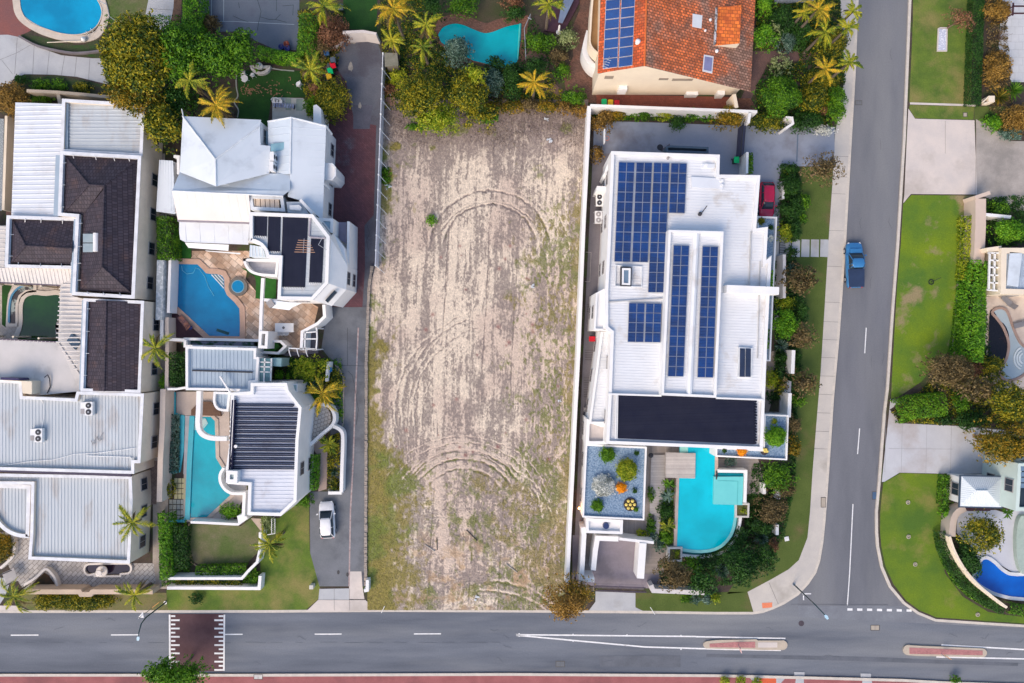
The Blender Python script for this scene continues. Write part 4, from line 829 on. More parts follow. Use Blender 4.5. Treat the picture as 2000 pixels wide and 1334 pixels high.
# ---------------------------------------------------------------- far-left mansion with brown tiled roofs
A90 = R(90)
M1 = world_thing('mansion', 'beige mansion with brown tiled hip roofs and white sheet roofs round a green pool', 'house', 150, 420)
def parapet(root, pts, h, z0, pw=.3, m=WHITE, rm=None, closed=True, wall=BEIGE, win=True):
    p = ccw(PX(pts, h)); M = MB(); M.ring(p, pw, z0, h - .04, z0); o = M.build('wall', wall, root)
    C_ = MB(); C_.ring(offset(p, -.03), pw + .06, h - .036, h + .02, h - .3); C_.build('coping', m, o)
    if win: windows(root, p, h, z0)
    return o
# white sheet roof at the top left and grey sheet roof beside it
wallbox(M1, [(33, 204), (122, 206), (114, 426), (25, 422)], 3.1, BEIGE, win=True)
slopes(M1, [[(30, 200, 3.3), (122, 203, 3.6), (114, 429, 3.6), (22, 424, 3.3)]], WROOF2, ribs=(0, .52, .09, .06))
flatblock(M1, [(122, 193.5), (283, 203), (278, 306), (119, 297)], 4.2, .45, .3, BEIGE, GROOF2, (0, .40, .07, .05), cap=mat('coping_white', (.76, .77, .80), None, 1, .6))
CO = mat('coping_white', (.76, .77, .80), None, 1, .6)
slopes(M1, [[(126, 200, 3.95), (134, 201, 3.95), (132, 295, 3.95), (124, 294, 3.95)]], BLUER, 'gutter', ribs=(A90, .22))
parapet(M1, [(118, 295.5), (275.5, 304.5), (262.5, 583), (141, 576), (148.5, 424), (113.5, 421)], 4.6, 0, .32, CO)
e, r = 4.15, 5.9
slopes(M1, [[(126, 303, e), (269, 312, e), (204, 363, r), (174.5, 361, r)]], TILEB, ridge=None)
slopes(M1, [[(269, 312, e), (257, 573, e), (199.6, 521, r), (204, 363, r)]], TILED, ridge=[[(204, 363, r), (199.6, 521, r)], [(199.6, 521, r), (257, 573, e)], [(269, 312, e), (204, 363, r)]])
slopes(M1, [[(257, 573, e), (155, 567, e), (199.6, 521, r)], [(155, 567, e), (161, 421, e), (204, 367, r), (199.6, 521, r)]], TILED if 0 else TILEB, ridge=[[(199.6, 521, r), (157, 566, e)]])
slopes(M1, [[(174.5, 361, r), (204, 364, r), (161, 421, e), (122, 418, e)], [(126, 303, e), (174.5, 361, r), (122, 418, e)]], TILEB, ridge=[[(126, 303, e), (174.5, 361, r)], [(174.5, 361, r), (122, 418, e)], [(174.5, 361, r), (204, 363, r)]])
# box gutters along the parapets
bar_part(M1, [[(115.5, 303), (111, 421)], [(151, 428), (143.5, 573)]], 4.5, .75, .12, BLUER, 'box_gutter')
def struts(root, pts, h, ends):
    for (x, y), (dx, dy) in zip(pts, ends):
        M = MB(); M.tube([P(x, y, h), P(x + dx, y + dy, h - .25)], .04, 5); M.build('parapet_strut', PLASW, root)
struts(M1, [(142, 302), (186, 305), (222, 307), (251, 308), (122, 318), (120, 361), (118, 404), (154, 436), (151, 547), (172, 575), (203, 577), (235, 578), (153, 481), (151, 514)], 4.7, [(2, 7)] * 4 + [(7, 0)] * 5 + [(-1, -6)] * 3 + [(7, 0)] * 2)
M1b = M1
parapet(M1, [(13.5, 421), (154, 425.5), (144.5, 525), (10, 522)], 4.0, 0, .3, CO)
e2, r2 = 3.7, 4.9
slopes(M1, [[(24, 429, e2), (144, 432, e2), (141, 485, r2), (51, 480, r2)], [(24, 429, e2), (51, 480, r2), (22, 513, e2)]], TILED, ridge=[[(51, 480, r2), (141, 485, r2)], [(24, 429, e2), (51, 480, r2)]])
slopes(M1, [[(51, 480, r2), (141, 485, r2), (138, 517, e2), (22, 513, e2)]], TILEB, ridge=[[(51, 480, r2), (22, 513, e2)]])
bar_part(M1, [[(17.5, 428), (14, 518)], [(150, 428), (143, 520)]], 3.85, .6, .1, BLUER, 'box_gutter')
struts(M1, [(49, 427), (80, 428), (122, 430), (21, 458), (19, 500), (36, 518), (79, 520), (120, 521)], 4.1, [(0, 7)] * 3 + [(6, 0)] * 2 + [(0, -6)] * 3)
# cream verandah roofs round the courtyard
wallbox(M1, [(-60, 440), (11, 440), (8, 520), (-60, 518)], 2.9, BEIGE, win=False)
slopes(M1, [[(-80, 441, 3.3), (12, 442, 3.3), (9, 523, 3.3), (-80, 520, 3.3)]], CREAMR, ribs=(0, .5, .08))
slopes(M1, [[(9, 523, 3.4), (144, 526, 3.4), (142, 545, 3.1), (118, 557, 2.9), (0, 551, 2.9), (-80, 549, 2.9), (-80, 520, 3.4)]], CREAMR, ribs=(A90, .42, .08))
slopes(M1, [[(142, 545, 3.1), (141, 578, 3.2), (165, 584, 3.3), (156, 733, 3.3), (113.5, 667, 2.9), (118, 557, 2.9)]], CREAMR, ribs=(0, .50, .08))
slopes(M1, [[(-80, 659, 2.9), (0, 662, 2.9), (113.5, 667, 2.9), (156, 733, 3.3), (156, 764, 3.4), (50, 775, 3.4), (40, 742, 3.35), (-80, 739, 3.35)]], CREAMR, ribs=(A90, .44, .08), ridge=[[(114, 668, 2.92), (156, 731, 3.32)]])
M = MB(); M.strip(PX([(-80, 659.5), (0, 662.5), (113, 668)], 2.9), .14, 2.75, 2.93); M.strip(PX([(118, 557.5), (0, 552), (-80, 549.5)], 2.9), .14, 2.75, 2.93); M.build('gutter', mat('gutter_dark', (.12, .09, .12), None, 1, .5), M1)
for c_ in ((6, 556), (60, 559), (112, 562), (6, 656), (60, 658), (108, 661)): M = MB(); q = P(*c_); M.cyl(q[0], q[1], 0, 2.85, .12, .12, 10); M.build('column', CREAM, M1)
# lower tiled wing
parapet(M1, [(163.5, 583), (281, 588), (274, 767), (157.5, 764)], 4.3, 0, .28, CO)
slopes(M1, [[(172, 586, 3.9), (208, 587, 4.9), (204, 764, 4.9), (165, 763, 3.9)]], TILEB)
slopes(M1, [[(208, 587, 4.9), (279, 590, 3.9), (272, 765, 3.9), (204, 764, 4.9)]], TILED, ridge=[[(208, 587, 4.9), (204, 764, 4.9)]])
bar_part(M1, [[(166.5, 586), (160.5, 762)]], 4.15, .7, .1, BLUER, 'box_gutter')
struts(M1, [(170, 603), (169, 647), (168, 690), (164, 733)], 4.35, [(6, 0)] * 4)
# solar hot-water heater on the tiles
q = P(177, 473, 5.5); hw = thing('solar_water_heater', 'white cylinder solar water heater with two glass collectors on brown tiles', 'water heater', (q[0], q[1], 5.05), 0)
for y_ in (-.55, .5): M = MB(); M.box(-.45, y_, -.05, 1.25, .95, .12); M.build('collector', mat('collector_glass', (.33, .40, .42), (.28, .35, .38), 1, .15), hw)
M = MB(); M.tube([(.55, -1.02, .28), (.55, 1.0, .28)], .34, 16); M.build('tank', PLASW, hw, smooth=False)
M = MB(); M.tube([(0, 0, 0), (1.0, -.35, .1), (1.9, -.7, .5)], .035, 6); M.build('pipe', mat('copper_pipe', (.5, .3, .22), None, 1, .5), hw)
# skylight on the cream verandah roof
q = P(144, 664, 3.4); M = MB(); M.prism([(q[0] - .8, q[1] - .1), (q[0] + .15, q[1] - 1.1), (q[0] + .85, q[1] - .25), (q[0] - .25, q[1] + .75)], 3.15, 3.4); o = M.build('skylight', mat('skylight_blue', (.04, .07, .11), (.07, .11, .16), 3, .2), M1)
stand_pipe(M1, [P(87, 737, 3.5), P(93, 732, 3.6), P(97, 740, 3.5), P(98, 755, 3.5), P(92, 768, 3.5)], .06, DARK, 'pipe')
# ground of the service strip east of the mansion
struct('side_strip', mat('strip_concrete', (.42, .36, .31), (.30, .26, .23), .7, .9, fine=.2), .012, [(296, 300), (322, 300), (334, 640), (330, 900), (326, 1150), (298, 1150), (300, 760)])
struct('side_strip', mat('red_gravel', (.24, .13, .09), (.19, .1, .08), 1, .9, fine=.4), .014, [(16, 230), (32, 230), (24, 420), (12, 420)])
wall_line('low cream boundary wall left of the white ribbed roof', [(12, 226), (6, 410)], 1.2, .3, CREAM)
struct('west_court', mat('mosaic_court', (.33, .36, .37), (.28, .31, .32), .8, .8, fine=.1, pat=('brick', .3, .3, .03, (.2, .22, .24), R(45), .1)), .014, [(-200, 222), (8, 232), (4, 412), (-200, 405)])
wall_line('beige wall with posts behind the grey ribbed roof', [(52, 177), (112, 180), (170, 185), (222, 190)], 2.0, .35, mat('old_cream_wall', (.46, .38, .29), (.38, .32, .25), .8, .9, fine=.15))
wall_line('short beige cross wall between the two ribbed roofs', [(113, 182), (117, 203)], 1.9, .4, mat('old_cream_wall', (.46, .38, .29), None))
# green pool in the courtyard
struct('courtyard', mat('court_paving', (.50, .43, .37), (.42, .36, .31), .7, .85, fine=.1, pat=('brick', .5, .5, .015, (.3, .25, .2), R(45), .1)), .012, [(-100, 550), (125, 556), (125, 668), (-100, 662)])
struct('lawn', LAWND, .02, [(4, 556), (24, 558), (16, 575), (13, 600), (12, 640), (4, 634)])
pool('murky green pool with curved cream edge in the courtyard', smooth_path([(45, 600), (50, 583), (65, 576), (90, 578), (116, 577), (117, 600), (116, 622), (109, 630), (110, 645), (117, 662), (113, 672), (75, 672), (35, 670), (42, 645), (45, 625)], 3), water('green', (.018, .085, .006), (.008, .05, .012)), cm=mat('cream_coping', (.60, .53, .45), (.52, .46, .4), 1, .8), cw=.55)
t = pool('narrow curved blue-rimmed spa channel beside the green pool', [(20, 598), (24, 575), (36, 560), (52, 555), (66, 557), (66, 565), (50, 567), (37, 577), (31, 595), (31, 632), (18, 632)], mat('channel_water', (.34, .38, .34), (.06, .05, .05), .5, .3, t12=(.45, .5)), cm=mat('cream_coping', (.60, .53, .45), None), cw=.35, name='spa_pool')
M = MB(); M.strip(PX(smooth_path([(19, 630), (20, 598), (25, 577), (38, 562), (53, 557)], 4, False)), .22, .05, .16); M.build('blue_edge', mat('blue_tile', (.08, .25, .40), None, 1, .4), t)

# ---------------------------------------------------------------- lower-left house with pale grey sheet roofs
H2 = world_thing('grey_roofed_house', 'beige house under wide pale grey ribbed sheet roofs at the lower left', 'house', 130, 930)
flatblock(H2, [(-160, 738), (0, 742), (42, 744), (44, 774), (147, 779), (150.5, 765), (281, 769), (274, 904), (262, 904), (262, 925), (-160, 913)], 4.3, .4, .28, BEIGE, GROOF2, (A90, .37, .07, .05), cap=CO)
flatblock(H2, [(-160, 922), (257, 930), (259, 978), (253.5, 1100), (56, 1092), (60, 1046), (62, 946), (-160, 944)], 4.0, .4, .28, BEIGE, GROOF2, (A90, .37, .07, .05), cap=CO)
bar_part(H2, [[(-160, 915), (0, 918.5), (256, 927.5)]], 4.2, .42, .2, mat('valley_gutter_dark', (.05, .04, .08), None, 1, .5), 'valley_gutter')  # near-black purple gutter strip between the two roofs
flatblock(H2, smooth_path([(-160, 946), (0, 946), (60, 948), (57, 1048)], 1, False) + smooth_path([(57, 1050), (35, 1048), (15, 1040), (0, 1028), (-40, 990), (-160, 960)], 4, False), 3.7, .35, .35, BEIGE, GROOF2, (A90, .37, .07, .05), cap=CO, win=False)
q1 = P(177, 798, 4.3); flat_ac('white twin-fan air conditioner near the top edge of the grey roof', (q1[0] - .1, q1[1], 3.95), R(-90) + R(180))
q1 = P(79, 850, 4.3); flat_ac('white twin-fan air conditioner in the middle of the grey roof', (q1[0] - .1, q1[1], 3.95), R(-90) + R(180))
stand_pipe(H2, [P(80, 780, 4.05), P(85, 790, 4.05), P(85, 815, 4.05), P(82, 835, 4.05)], .04, PLASW, 'conduit')
stand_pipe(H2, [P(-20, 912, 4.02), P(0, 910, 4.02), P(60, 901, 4.02), P(105, 898, 4.02), P(145, 887, 4.02), P(190, 885, 4.02), P(265, 875, 4.02)], .035, PLASW, 'conduit')
stand_pipe(H2, [P(168, 890, 4.02), P(235, 892, 4.02), P(255, 893, 4.02), P(261, 900, 4.1)], .045, PLASW, 'conduit')
M = MB()
for c_ in ((-.35, .1), (.3, .5)):
    q = P(188, 862, 4.0); M.tube([(q[0] + c_[0] * 1.3, q[1] + c_[1] * 1.2 - .6, 4.02), (q[0] + c_[0] + .2, q[1] + c_[1], 4.1), (q[0] + c_[0] + .5, q[1] + c_[1] + .5, 4.02)], .03, 5)
    M.tube([(q[0] + c_[0] - .2, q[1] + c_[1], 4.05), (q[0] + c_[0], q[1] + c_[1] - .4, 4.05), (q[0] + c_[0] + .35, q[1] + c_[1] - .3, 4.05)], .035, 5)
M.build('cable_coil', FRAME, H2)
wallbox(H2, [(-10, 741), (62, 745), (62, 770), (44, 768), (42, 745)], 4.8, CREAM, 3.2, 'chimney_box', False)
M = MB(); M.prism(PX([(2, 737), (35, 739), (38, 743), (0, 742)], 5.0), 3.4, 5.0); M.build('skylight', mat('skylight_purple', (.04, .03, .10), None, 1, .3), H2)
# terrace with raised walls
TERR = mat('terrace_paving', (.44, .42, .40), (.37, .35, .34), .5, .85, fine=.1, pat=('brick', .75, .42, .03, (.19, .17, .16), R(-45), .14))
struct('terrace', TERR, .02, [(0, 1040), (60, 1040), (60, 1090), (262, 1100), (300, 1100), (306, 1150), (45, 1150), (18, 1108)])
wall_line('long beige street wall with a stepped pier at the lower left', [(48, 1156), (155, 1156), (158, 1161), (176, 1161), (180, 1156), (298, 1156)], 1.7, .55, mat('street_wall', (.56, .44, .33), (.48, .38, .29), .6, .85, fine=.08))
p_ = world_thing('fountain_pond', 'dark round-ended pond with a white tiered fountain below the grey roof', 'pond', 212, 1112)
pts = circ(178, 1111, 9, 8, 90, 270) + [(232, 1101)] + circ(250, 1109, 7, 8, -90, 90, 8) + [(237, 1118), (236, 1122), (189, 1122), (188, 1117)]
M = MB(); M.prism(PX(pts), .0, .06); M.build('water', mat('pond_water', (.012, .015, .045), (.03, .012, .02), .3, .06), p_)
M = MB(); M.ring(ccw(offset(ccw(PX(pts)), -.22)), .22, 0, .3); M.build('rim', CREAMR, p_)
f_ = world_thing('fountain', 'white round tiered fountain standing in the dark pond', 'fountain', 206, 1112)
q = P(206, 1112); M = MB(); M.lathe(q[0], q[1], [(.28, .05), (.2, .4), (.62, .55), (.66, .75), (.5, .7), (.16, .72), (.16, 1.1), (.36, 1.25), (.38, 1.35), (.2, 1.3), (.001, 1.32)], 20); M.build('basin', CREAMR, f_, smooth=True)
g_ = world_thing('driveway_gate', 'slatted cream gate lying open at the far lower left', 'gate', 12, 1128)
M = MB()
for i in range(11): q0 = P(1 + i * 2.1, 1121 + (-.9 + .35 * 0) * i, 1.2); M.tube([(q0[0], q0[1], .9), (q0[0] + .55, q0[1] - 1.4, .9)], .06, 5)
M.build('slat', CREAMR, g_); M = MB(); M.tube([P(-2, 1124, 1), P(22, 1114, 1)], .06, 6); M.tube([P(8, 1146, 1), P(26, 1136, 1)], .06, 6); M.build('rail', DARK, g_)
wall_line('curved low kerb wall beside the terrace at the far left', smooth_path([(22, 1040), (28, 1065), (25, 1085), (14, 1098), (0, 1110)], 4, False), .5, .3, CREAMR)
wall_line('raised cream flowing planter wall on the terrace', smooth_path([(45, 1144), (70, 1128), (88, 1112), (100, 1120), (108, 1132), (112, 1148)], 4, False), .6, .28, CREAMR)
struct('planter_bed', mat('dark_bed', (.03, .035, .02), (.10, .05, .03), .8, .95, fine=.3), .04, [(56, 1147), (74, 1130), (87, 1118), (96, 1124), (106, 1138), (109, 1148)])
# beige strip court right of the grey house
struct('side_court', mat('brown_tile_court', (.24, .17, .14), (.19, .14, .12), .6, .85, fine=.1, pat=('brick', .5, .5, .02, (.12, .08, .07), R(45), .1)), .03, [(272, 900), (308, 900), (306, 985), (268, 985)])
wall_line('beige wall with long narrow slots beside the brown tiled court', [(318, 760), (317, 830), (313, 900), (311, 980)], 2.2, .6, mat('pale_side_wall', (.60, .51, .44), (.52, .44, .38), .6, .85, fine=.06))
wall_line('second pale side wall nearer the white pool house', [(326, 620), (326, 700), (325, 760)], 1.8, .4, mat('pale_side_wall', (.60, .51, .44), None))
wall_line('white blotched wall with ivy marks left of the upper pool', [(313, 508), (310, 625)], 2.3, .75, mat('ivy_wall', (.62, .64, .66), (.40, .44, .46), 2.2, .85, t12=(.42, .5)))
# ---------------------------------------------------------------- upper white house beside the lane
H3 = world_thing('white_house', 'white house with faceted pale metal roofs and black solar mats above the tan pool terrace', 'house', 500, 380)
PALE = mat('pale_blue_metal', (.66, .71, .76), (.60, .65, .70), .3, .45, c3=(.47, .51, .55), sc3=.3, t3=(.55, .75))
PALE2 = mat('pale_blue_metal_two', (.56, .63, .70), (.50, .57, .64), .3, .45, c3=(.42, .47, .52), sc3=.3, t3=(.55, .75))
FLASH = mat('flashing_white', (.74, .77, .80), None, 1, .5)
wallbox(H3, [(357, 232), (510, 238), (509, 284), (528, 286), (526, 336), (354, 332)], 5.6, WHITE, win=True, lev=[1., 3.7])
E3, R3 = 5.7, 7.6
slopes(H3, [[(357, 227, E3), (510, 234, E3), (508, 247, E3 + .1), (421, 311, R3)], [(357, 227, E3), (421, 311, R3), (422, 364, R3 - .2), (351, 336, E3)], [(508, 247, E3 + .1), (509, 283, E3 + .1), (528, 285, E3 - .1), (525, 339, E3 - .1), (422, 364, R3 - .2), (421, 311, R3)]],
       PALE, ribs=([A90, 0, 0], .75, .03, .025), ridge=[[(357, 227, E3), (421, 311, R3)], [(508, 247, E3 + .1), (421, 311, R3)], [(421, 311, R3), (422, 364, R3 - .2)]], rm=FLASH)
wallbox(H3, [(340, 370), (352, 334), (566, 338), (566, 378), (553, 382), (487, 376)], 4.9, WHITE, win=False, cap=False)
slopes(H3, [[(351, 336, 5.5), (422, 364, 6.0), (525, 339, 5.5), (567, 339, 5.6), (566, 372, 6.4), (553, 382, 6.5), (336, 373, 6.5)]], PALE2, ribs=(A90, .75, .03, .025), name='roof')
wallbox(H3, [(338, 374), (552, 383), (557, 412), (492, 430), (347, 425)], 4.8, WHITE, win=True, cap=False, lev=[1.])
slopes(H3, [[(336, 373, 6.5), (486, 379.5, 6.5), (491, 434, 5.1), (347, 429, 5.1)]], SUNLITW, ribs=(A90, .9, .03, .02), ridge=[[(336, 373, 6.5), (553, 383, 6.5)]], rm=FLASH)
# slatted skylight strip
M = MB(); M.ring(PX([(486, 381), (553, 383.5), (557, 413), (490, 410)], 6.), .35, 4.8, 6.05); M.build('skylight_frame', FLASH, H3)
for i in range(6):
    x = 490.5 + i * 9.2; M = MB(); M.prism(PX([(x, 386), (x + 7.8, 386.4), (x + 9, 409.5), (x + 1, 409)], 5.9), 5.7, 5.9); M.build('skylight_panel', mat('amber_panel', (.66, .52, .38), (.60, .50, .42), .5, .3), H3)
# east wing
wallbox(H3, [(525, 240), (568, 234), (634, 247), (627, 428), (584, 388), (566, 372), (528, 336)], 4.9, WHITE, win=True)
slopes(H3, [[(523, 237, 5.0), (569, 229, 5.9), (567, 340, 5.9), (525, 340, 5.0)]], PALE2, ribs=(0, .8, .03, .025))
slopes(H3, [[(569, 229, 5.9), (637, 246, 5.0), (630, 431, 5.0), (588, 392, 5.6), (562, 384, 5.9), (567, 340, 5.9)]], PALE, ribs=(0, .8, .03, .025), ridge=[[(569, 229, 5.9), (567, 340, 5.9)], [(523, 237.5, 5.0), (569, 229.5, 5.9)], [(569, 229.5, 5.9), (637, 246, 5.0)]], rm=FLASH)
M = MB(); M.prism(PX([(530, 282), (565, 277), (565, 292), (530, 297)], 5.45), 5.2, 5.62); M.build('roof_panel', mat('teal_panel', (.22, .40, .48), None, 1, .4), H3)
M = MB(); M.prism(PX([(510, 246), (524, 258), (524, 283), (510, 278)], 4.2), 4.0, 4.2); M.build('link_roof', mat('link_glass', (.36, .52, .62), (.3, .46, .56), .6, .25), H3)
wallbox(H3, [(510, 248), (524, 260), (524, 283), (510, 278)], 3.9, WHITE, win=False)
for i, (x, y) in enumerate(((536, 309), (535, 328))):
    q = P(x, y, 5.6); ac_unit(['upper white box air conditioner on the east wing roof', 'lower white box air conditioner on the east wing roof'][i], (q[0], q[1], 5.1), R(90), 'roof air conditioners of the white house')
M = MB(); M.tube([P(637, 247, 4.9), P(648, 262, 3.5)], .12, 6); M.tube([P(633, 359, 4.9), P(643, 369, 3.5)], .12, 6); M.tube([P(358, 227, 5.6), P(355, 213, 5.3)], .07, 6); M.build('downpipe', WHITE, H3)
q = P(510, 362, 6.1); M = MB(); M.box(q[0], q[1], 5.75, .95, .5, .22, R(-4)); o = M.build('skylight', FLASH, H3); M = MB(); M.box(q[0], q[1], 5.97, .75, .34, .02, R(-4)); M.build('pane', PLASW, o)
# bay on the east side, over the lane
M = MB(); M.prism(PX([(635, 319), (649, 320), (655, 328), (655, 342), (648, 351), (634, 350)], 4.2), 0, 4.2); o = M.build('bay', WHITE, H3); C_ = MB(); C_.ring(PX([(633, 318), (650, 319), (656.5, 327), (656.5, 343), (649, 352), (633, 351.5)], 4.25), .18, 4.1, 4.3); C_.build('coping', FLASH, o)
# west lean-to
wallbox(H3, [(312, 316), (341, 316), (341, 413), (308, 411)], 2.9, WHITE, win=False)
slopes(H3, [[(311, 312, 3.0), (338, 314, 3.3), (342, 418, 3.3), (305, 413, 3.0)]], PALE, ribs=(A90, .33, .07))
wall_part(H3, [(339, 305), (348, 306), (348, 340)], 3.4, .3)
# south verandahs
wallbox(H3, [(350, 433), (486, 437), (485, 468), (355, 466)], 3.2, WHITE, win=False)
slopes(H3, [[(350, 430, 3.7), (487, 434, 3.7), (485, 478, 3.4), (362, 473, 3.4), (352, 468, 3.4), (350, 455, 3.45)]], WROOF2, ribs=(A90, 1.6, .02, .015), name='verandah_roof')
slopes(H3, [[(361, 474, 3.1), (447, 478, 3.1), (446, 490, 2.8), (368, 484, 2.8)]], FLASH, name='awning')
slopes(H3, [[(400, 489, 1.6), (470, 494, 1.6), (469, 497, 1.4), (404, 491, 1.4)]], FLASH, name='awning')
M = MB(); M.strip(PX([(347, 430.5), (487, 435)], 4.9), .25, 4.6, 4.95); M.build('gutter', mat('gutter_mauve', (.36, .32, .36), None, 1, .5), H3)
# octagonal tower with black pool-heating mats
tw = [(487, 414), (611, 418.5), (644, 462), (641, 553), (611, 586), (541.5, 585), (545, 505), (521, 503.5)] + circ(487, 504, 33, 7, -8, -86, 32) + [(487, 472)]
h4 = 7.6
wo, ro = flatblock(H3, tw, h4, .35, .35, WHITE, GROOF2, (0, .45, .03, .03), win=False)
windows(H3, ccw(PX(tw, h4)), h4, 0, 3.0, lev=[4.6], only=None)
MAT_ = mat('black_solar_mat', (.008, .011, .028), (.013, .017, .036), .8, .6, spec=.08, pat=('brick', 60., .09, .018, (.03, .032, .05), R(90), .1))
def solar_mat(root, a, h, pins=True, m=None):
    M = MB(); M.prism(PX(a, h), h - .16, h - .07); o = M.build('pool_heating_mat', m or MAT_, root)
    if pins:
        x0, x1, yb = a[3][0], a[2][0], (a[3][1] + a[2][1]) / 2; M = MB(); n = int(abs(x1 - x0) / 3.2)
        for i in range(n): q = P(x0 + (i + .5) * (x1 - x0) / n, a[3][1] + (a[2][1] - a[3][1]) * (i + .5) / n + 1.2, h); M.tube([(q[0] - .06, q[1] - .12, h - .06), (q[0] + .06, q[1] + .12, h - .02)], .04, 5)
        M.build('clip', PLASW, o)
    return o
hm = 7.4
solar_mat(H3, [(496, 420), (521, 421), (520, 462), (496, 461)], hm); solar_mat(H3, [(523.5, 420.5), (547.5, 421.5), (546, 492), (522, 491)], hm)
solar_mat(H3, [(552, 422), (601, 424), (595, 562), (547, 561)], hm); solar_mat(H3, [(607, 466), (632, 467), (628, 553), (603, 552)], hm)
M = MB()
for a_, b_ in (((492, 419.5), (606, 422.5)), ((606, 423), (604, 462)), ((606, 463), (635, 465))): M.tube([P(a_[0], a_[1], 7.35), P(b_[0], b_[1], 7.35)], .10, 6)
M.build('header_pipe', mat('pipe_mauve', (.42, .38, .42), None, 1, .5), H3)
an_ = world_thing('roof_antenna', 'tall orange-tipped television antenna over the black mats', 'antenna', 590, 480)
M = MB()
for i in range(6): y = 469 + i * 4.6; M.tube([P(576 + i * -1.4 + 6, y, 9.), P(604 + i * 2.2, y + .8, 9.)], .03, 5)
M.build('element', mat('antenna_orange', (.55, .32, .2), None, 1, .5), an_); M = MB(); M.tube([P(594, 466, 9), P(592, 494, 9)], .03, 5); q = P(594, 478, 9); M.tube([q, (q[0], q[1], 7.2)], .035, 6); M.tube([P(622, 478, 8.6), P(632, 460, 8.6)], .03, 5); M.tube([P(622, 478, 8.6), P(638, 488, 8.6)], .03, 5); M.build('mast', STEEL, an_)
# deck between tower and east wing, with a white hatch
M = MB(); M.prism(PX([(559, 394), (588, 394), (605, 420), (562, 415)], 6.1), 4.9, 6.1); M.build('deck_roof', GROOF, H3)
M = MB(); M.prism(PX([(565, 401), (584, 400), (589, 405), (586, 411), (566, 409)], 6.5), 6.1, 6.5); M.build('hatch', PLASW, H3)
wall_part(H3, [(586, 390), (610, 417)], 6.3, .3, WHITE, 4.9)
# east shell of the tower: sloping white skirts
slopes(H3, [[(644, 462, 7.3), (679, 520, 5.4), (676, 566, 5.4), (641, 553, 7.3)]], WHITE, name='skirt_roof')
slopes(H3, [[(641, 553, 7.3), (676, 566, 5.4), (648, 598, 5.4), (611, 586, 7.3)]], WHITE, name='skirt_roof')
slopes(H3, [[(644, 462, 7.3), (652, 455, 5.4), (672, 484, 5.4), (679, 520, 5.4)]], WHITE, name='skirt_roof')
wallbox(H3, [(640, 425), (651, 428), (651, 458), (671, 484), (677, 520), (675, 565), (647, 596), (612, 586), (630, 560), (632, 470)], 5.2, WHITE, win=True, cap=False, lev=[1.0, 3.6])
M = MB()
for a_, b_ in (((625, 585), (644, 564)), ((638, 589), (656, 569))): M.strip(PX([a_, b_], 6.5), .35, 6.3, 6.62)
M.build('slot_window', GLASS, H3)
M = MB(); M.ring(PX([(619, 425), (651, 427), (650, 456), (640, 452)], 5.6), .3, 0, 5.6); M.build('parapet', WHITE, H3); M = MB(); M.sheet(PX([(621, 427), (649, 429), (648, 454), (640, 450)], 5.3), 5.3); M.build('skylight', mat('link_glass', (.36, .52, .62), None), H3)
wallbox(H3, [(678, 432), (683, 433), (682, 518), (677, 517)], 4.0, WHITE, win=False, name='screen_wall')
slopes(H3, [[(652, 434, 3.2), (677, 434, 3.2), (677, 476, 3.2), (664, 468, 3.2), (652, 450, 3.2)]], mat('porch_mauve', (.26, .24, .32), None, 1, .6), name='porch_floor')
# round balcony and its wall
M = MB(); pb_ = [(474.5, 505)] + smooth_path([(474.5, 505), (477, 517), (485, 529), (497, 536), (511, 539)], 4, False) + [(541, 541), (545, 506)]
M.ring(PX(pb_, 3.6), .28, 0, 3.6, 2.7); M.build('balcony_wall', WHITE, H3); M = MB(); M.sheet(PX([(477, 507)] + pb_[2:-2] + [(540, 539), (543, 508)], 2.9), 2.75); M.build('balcony_floor', mat('balcony_tile', (.46, .45, .48), (.42, .41, .44), .6, .6, pat=('brick', .4, .4, .015, (.36, .35, .38), 0, .05)), H3)
M = MB(); M.prism(PX([(488, 478), (512, 482), (518, 502), (487, 501)], 5.2), 3.6, 5.2); M.build('glass_roof', mat('pale_glass_roof', (.58, .66, .72), (.5, .58, .64), .7, .25), H3)
for i in range(4): M = MB(); M.strip(PX([(492 + i * 6, 479 + i), (492 + i * 7, 501)], 5.22), .05, 5.2, 5.26); M.build('glazing_bar', PLASW, H3)
# long white beam wall running south from the balcony
wall_part(H3, [(513, 543), (510, 600), (508, 660), (508, 680)], 3.6, .34, WHITE, 3.2, 'beam'); wall_part(H3, [(509, 585), (542, 587)], 3.5, .3)
slopes(H3, [[(520, 590, 3.6), (526, 585, 3.6), (560, 590, 3.7), (590, 592, 3.7), (572, 600, 3.3), (565, 606, 3.2), (528, 601, 3.2)]], PALE, name='awning')
q = P(527, 593, 3.9); M = MB(); M.box(q[0], q[1], 3.2, .7, .7, .6, R(35)); M.build('flue', FRAME, H3)
# tan terrace and pool
TAN = mat('sandstone_paving', (.50, .34, .24), (.38, .25, .17), .9, .8, c3=(.58, .46, .37), sc3=.5, t3=(.45, .6), fine=.12, pat=('brick', .95, .62, .02, (.22, .15, .11), R(40), .34))
TANC = mat('sandstone_coping', (.54, .36, .27), (.46, .30, .22), .8, .8, fine=.1)
struct('pool_terrace', TAN, .05, [(338, 506), (375, 502), (375, 490), (490, 490), (480, 545), (520, 592), (600, 588), (622, 600), (600, 690), (505, 680), (325, 668), (320, 612), (330, 604)])
struct('lawn', TURF, .06, [(341, 436), (352, 466), (374, 486), (374, 505), (341, 505), (338, 490)]); struct('lawn', TURF, .06, smooth_path([(470, 522), (490, 530), (500, 548), (499, 583)], 3, False) + [(511, 584), (511, 541), (490, 535)]); struct('lawn', TURF, .06, [(518, 543), (540, 543), (539, 585), (517, 584)])
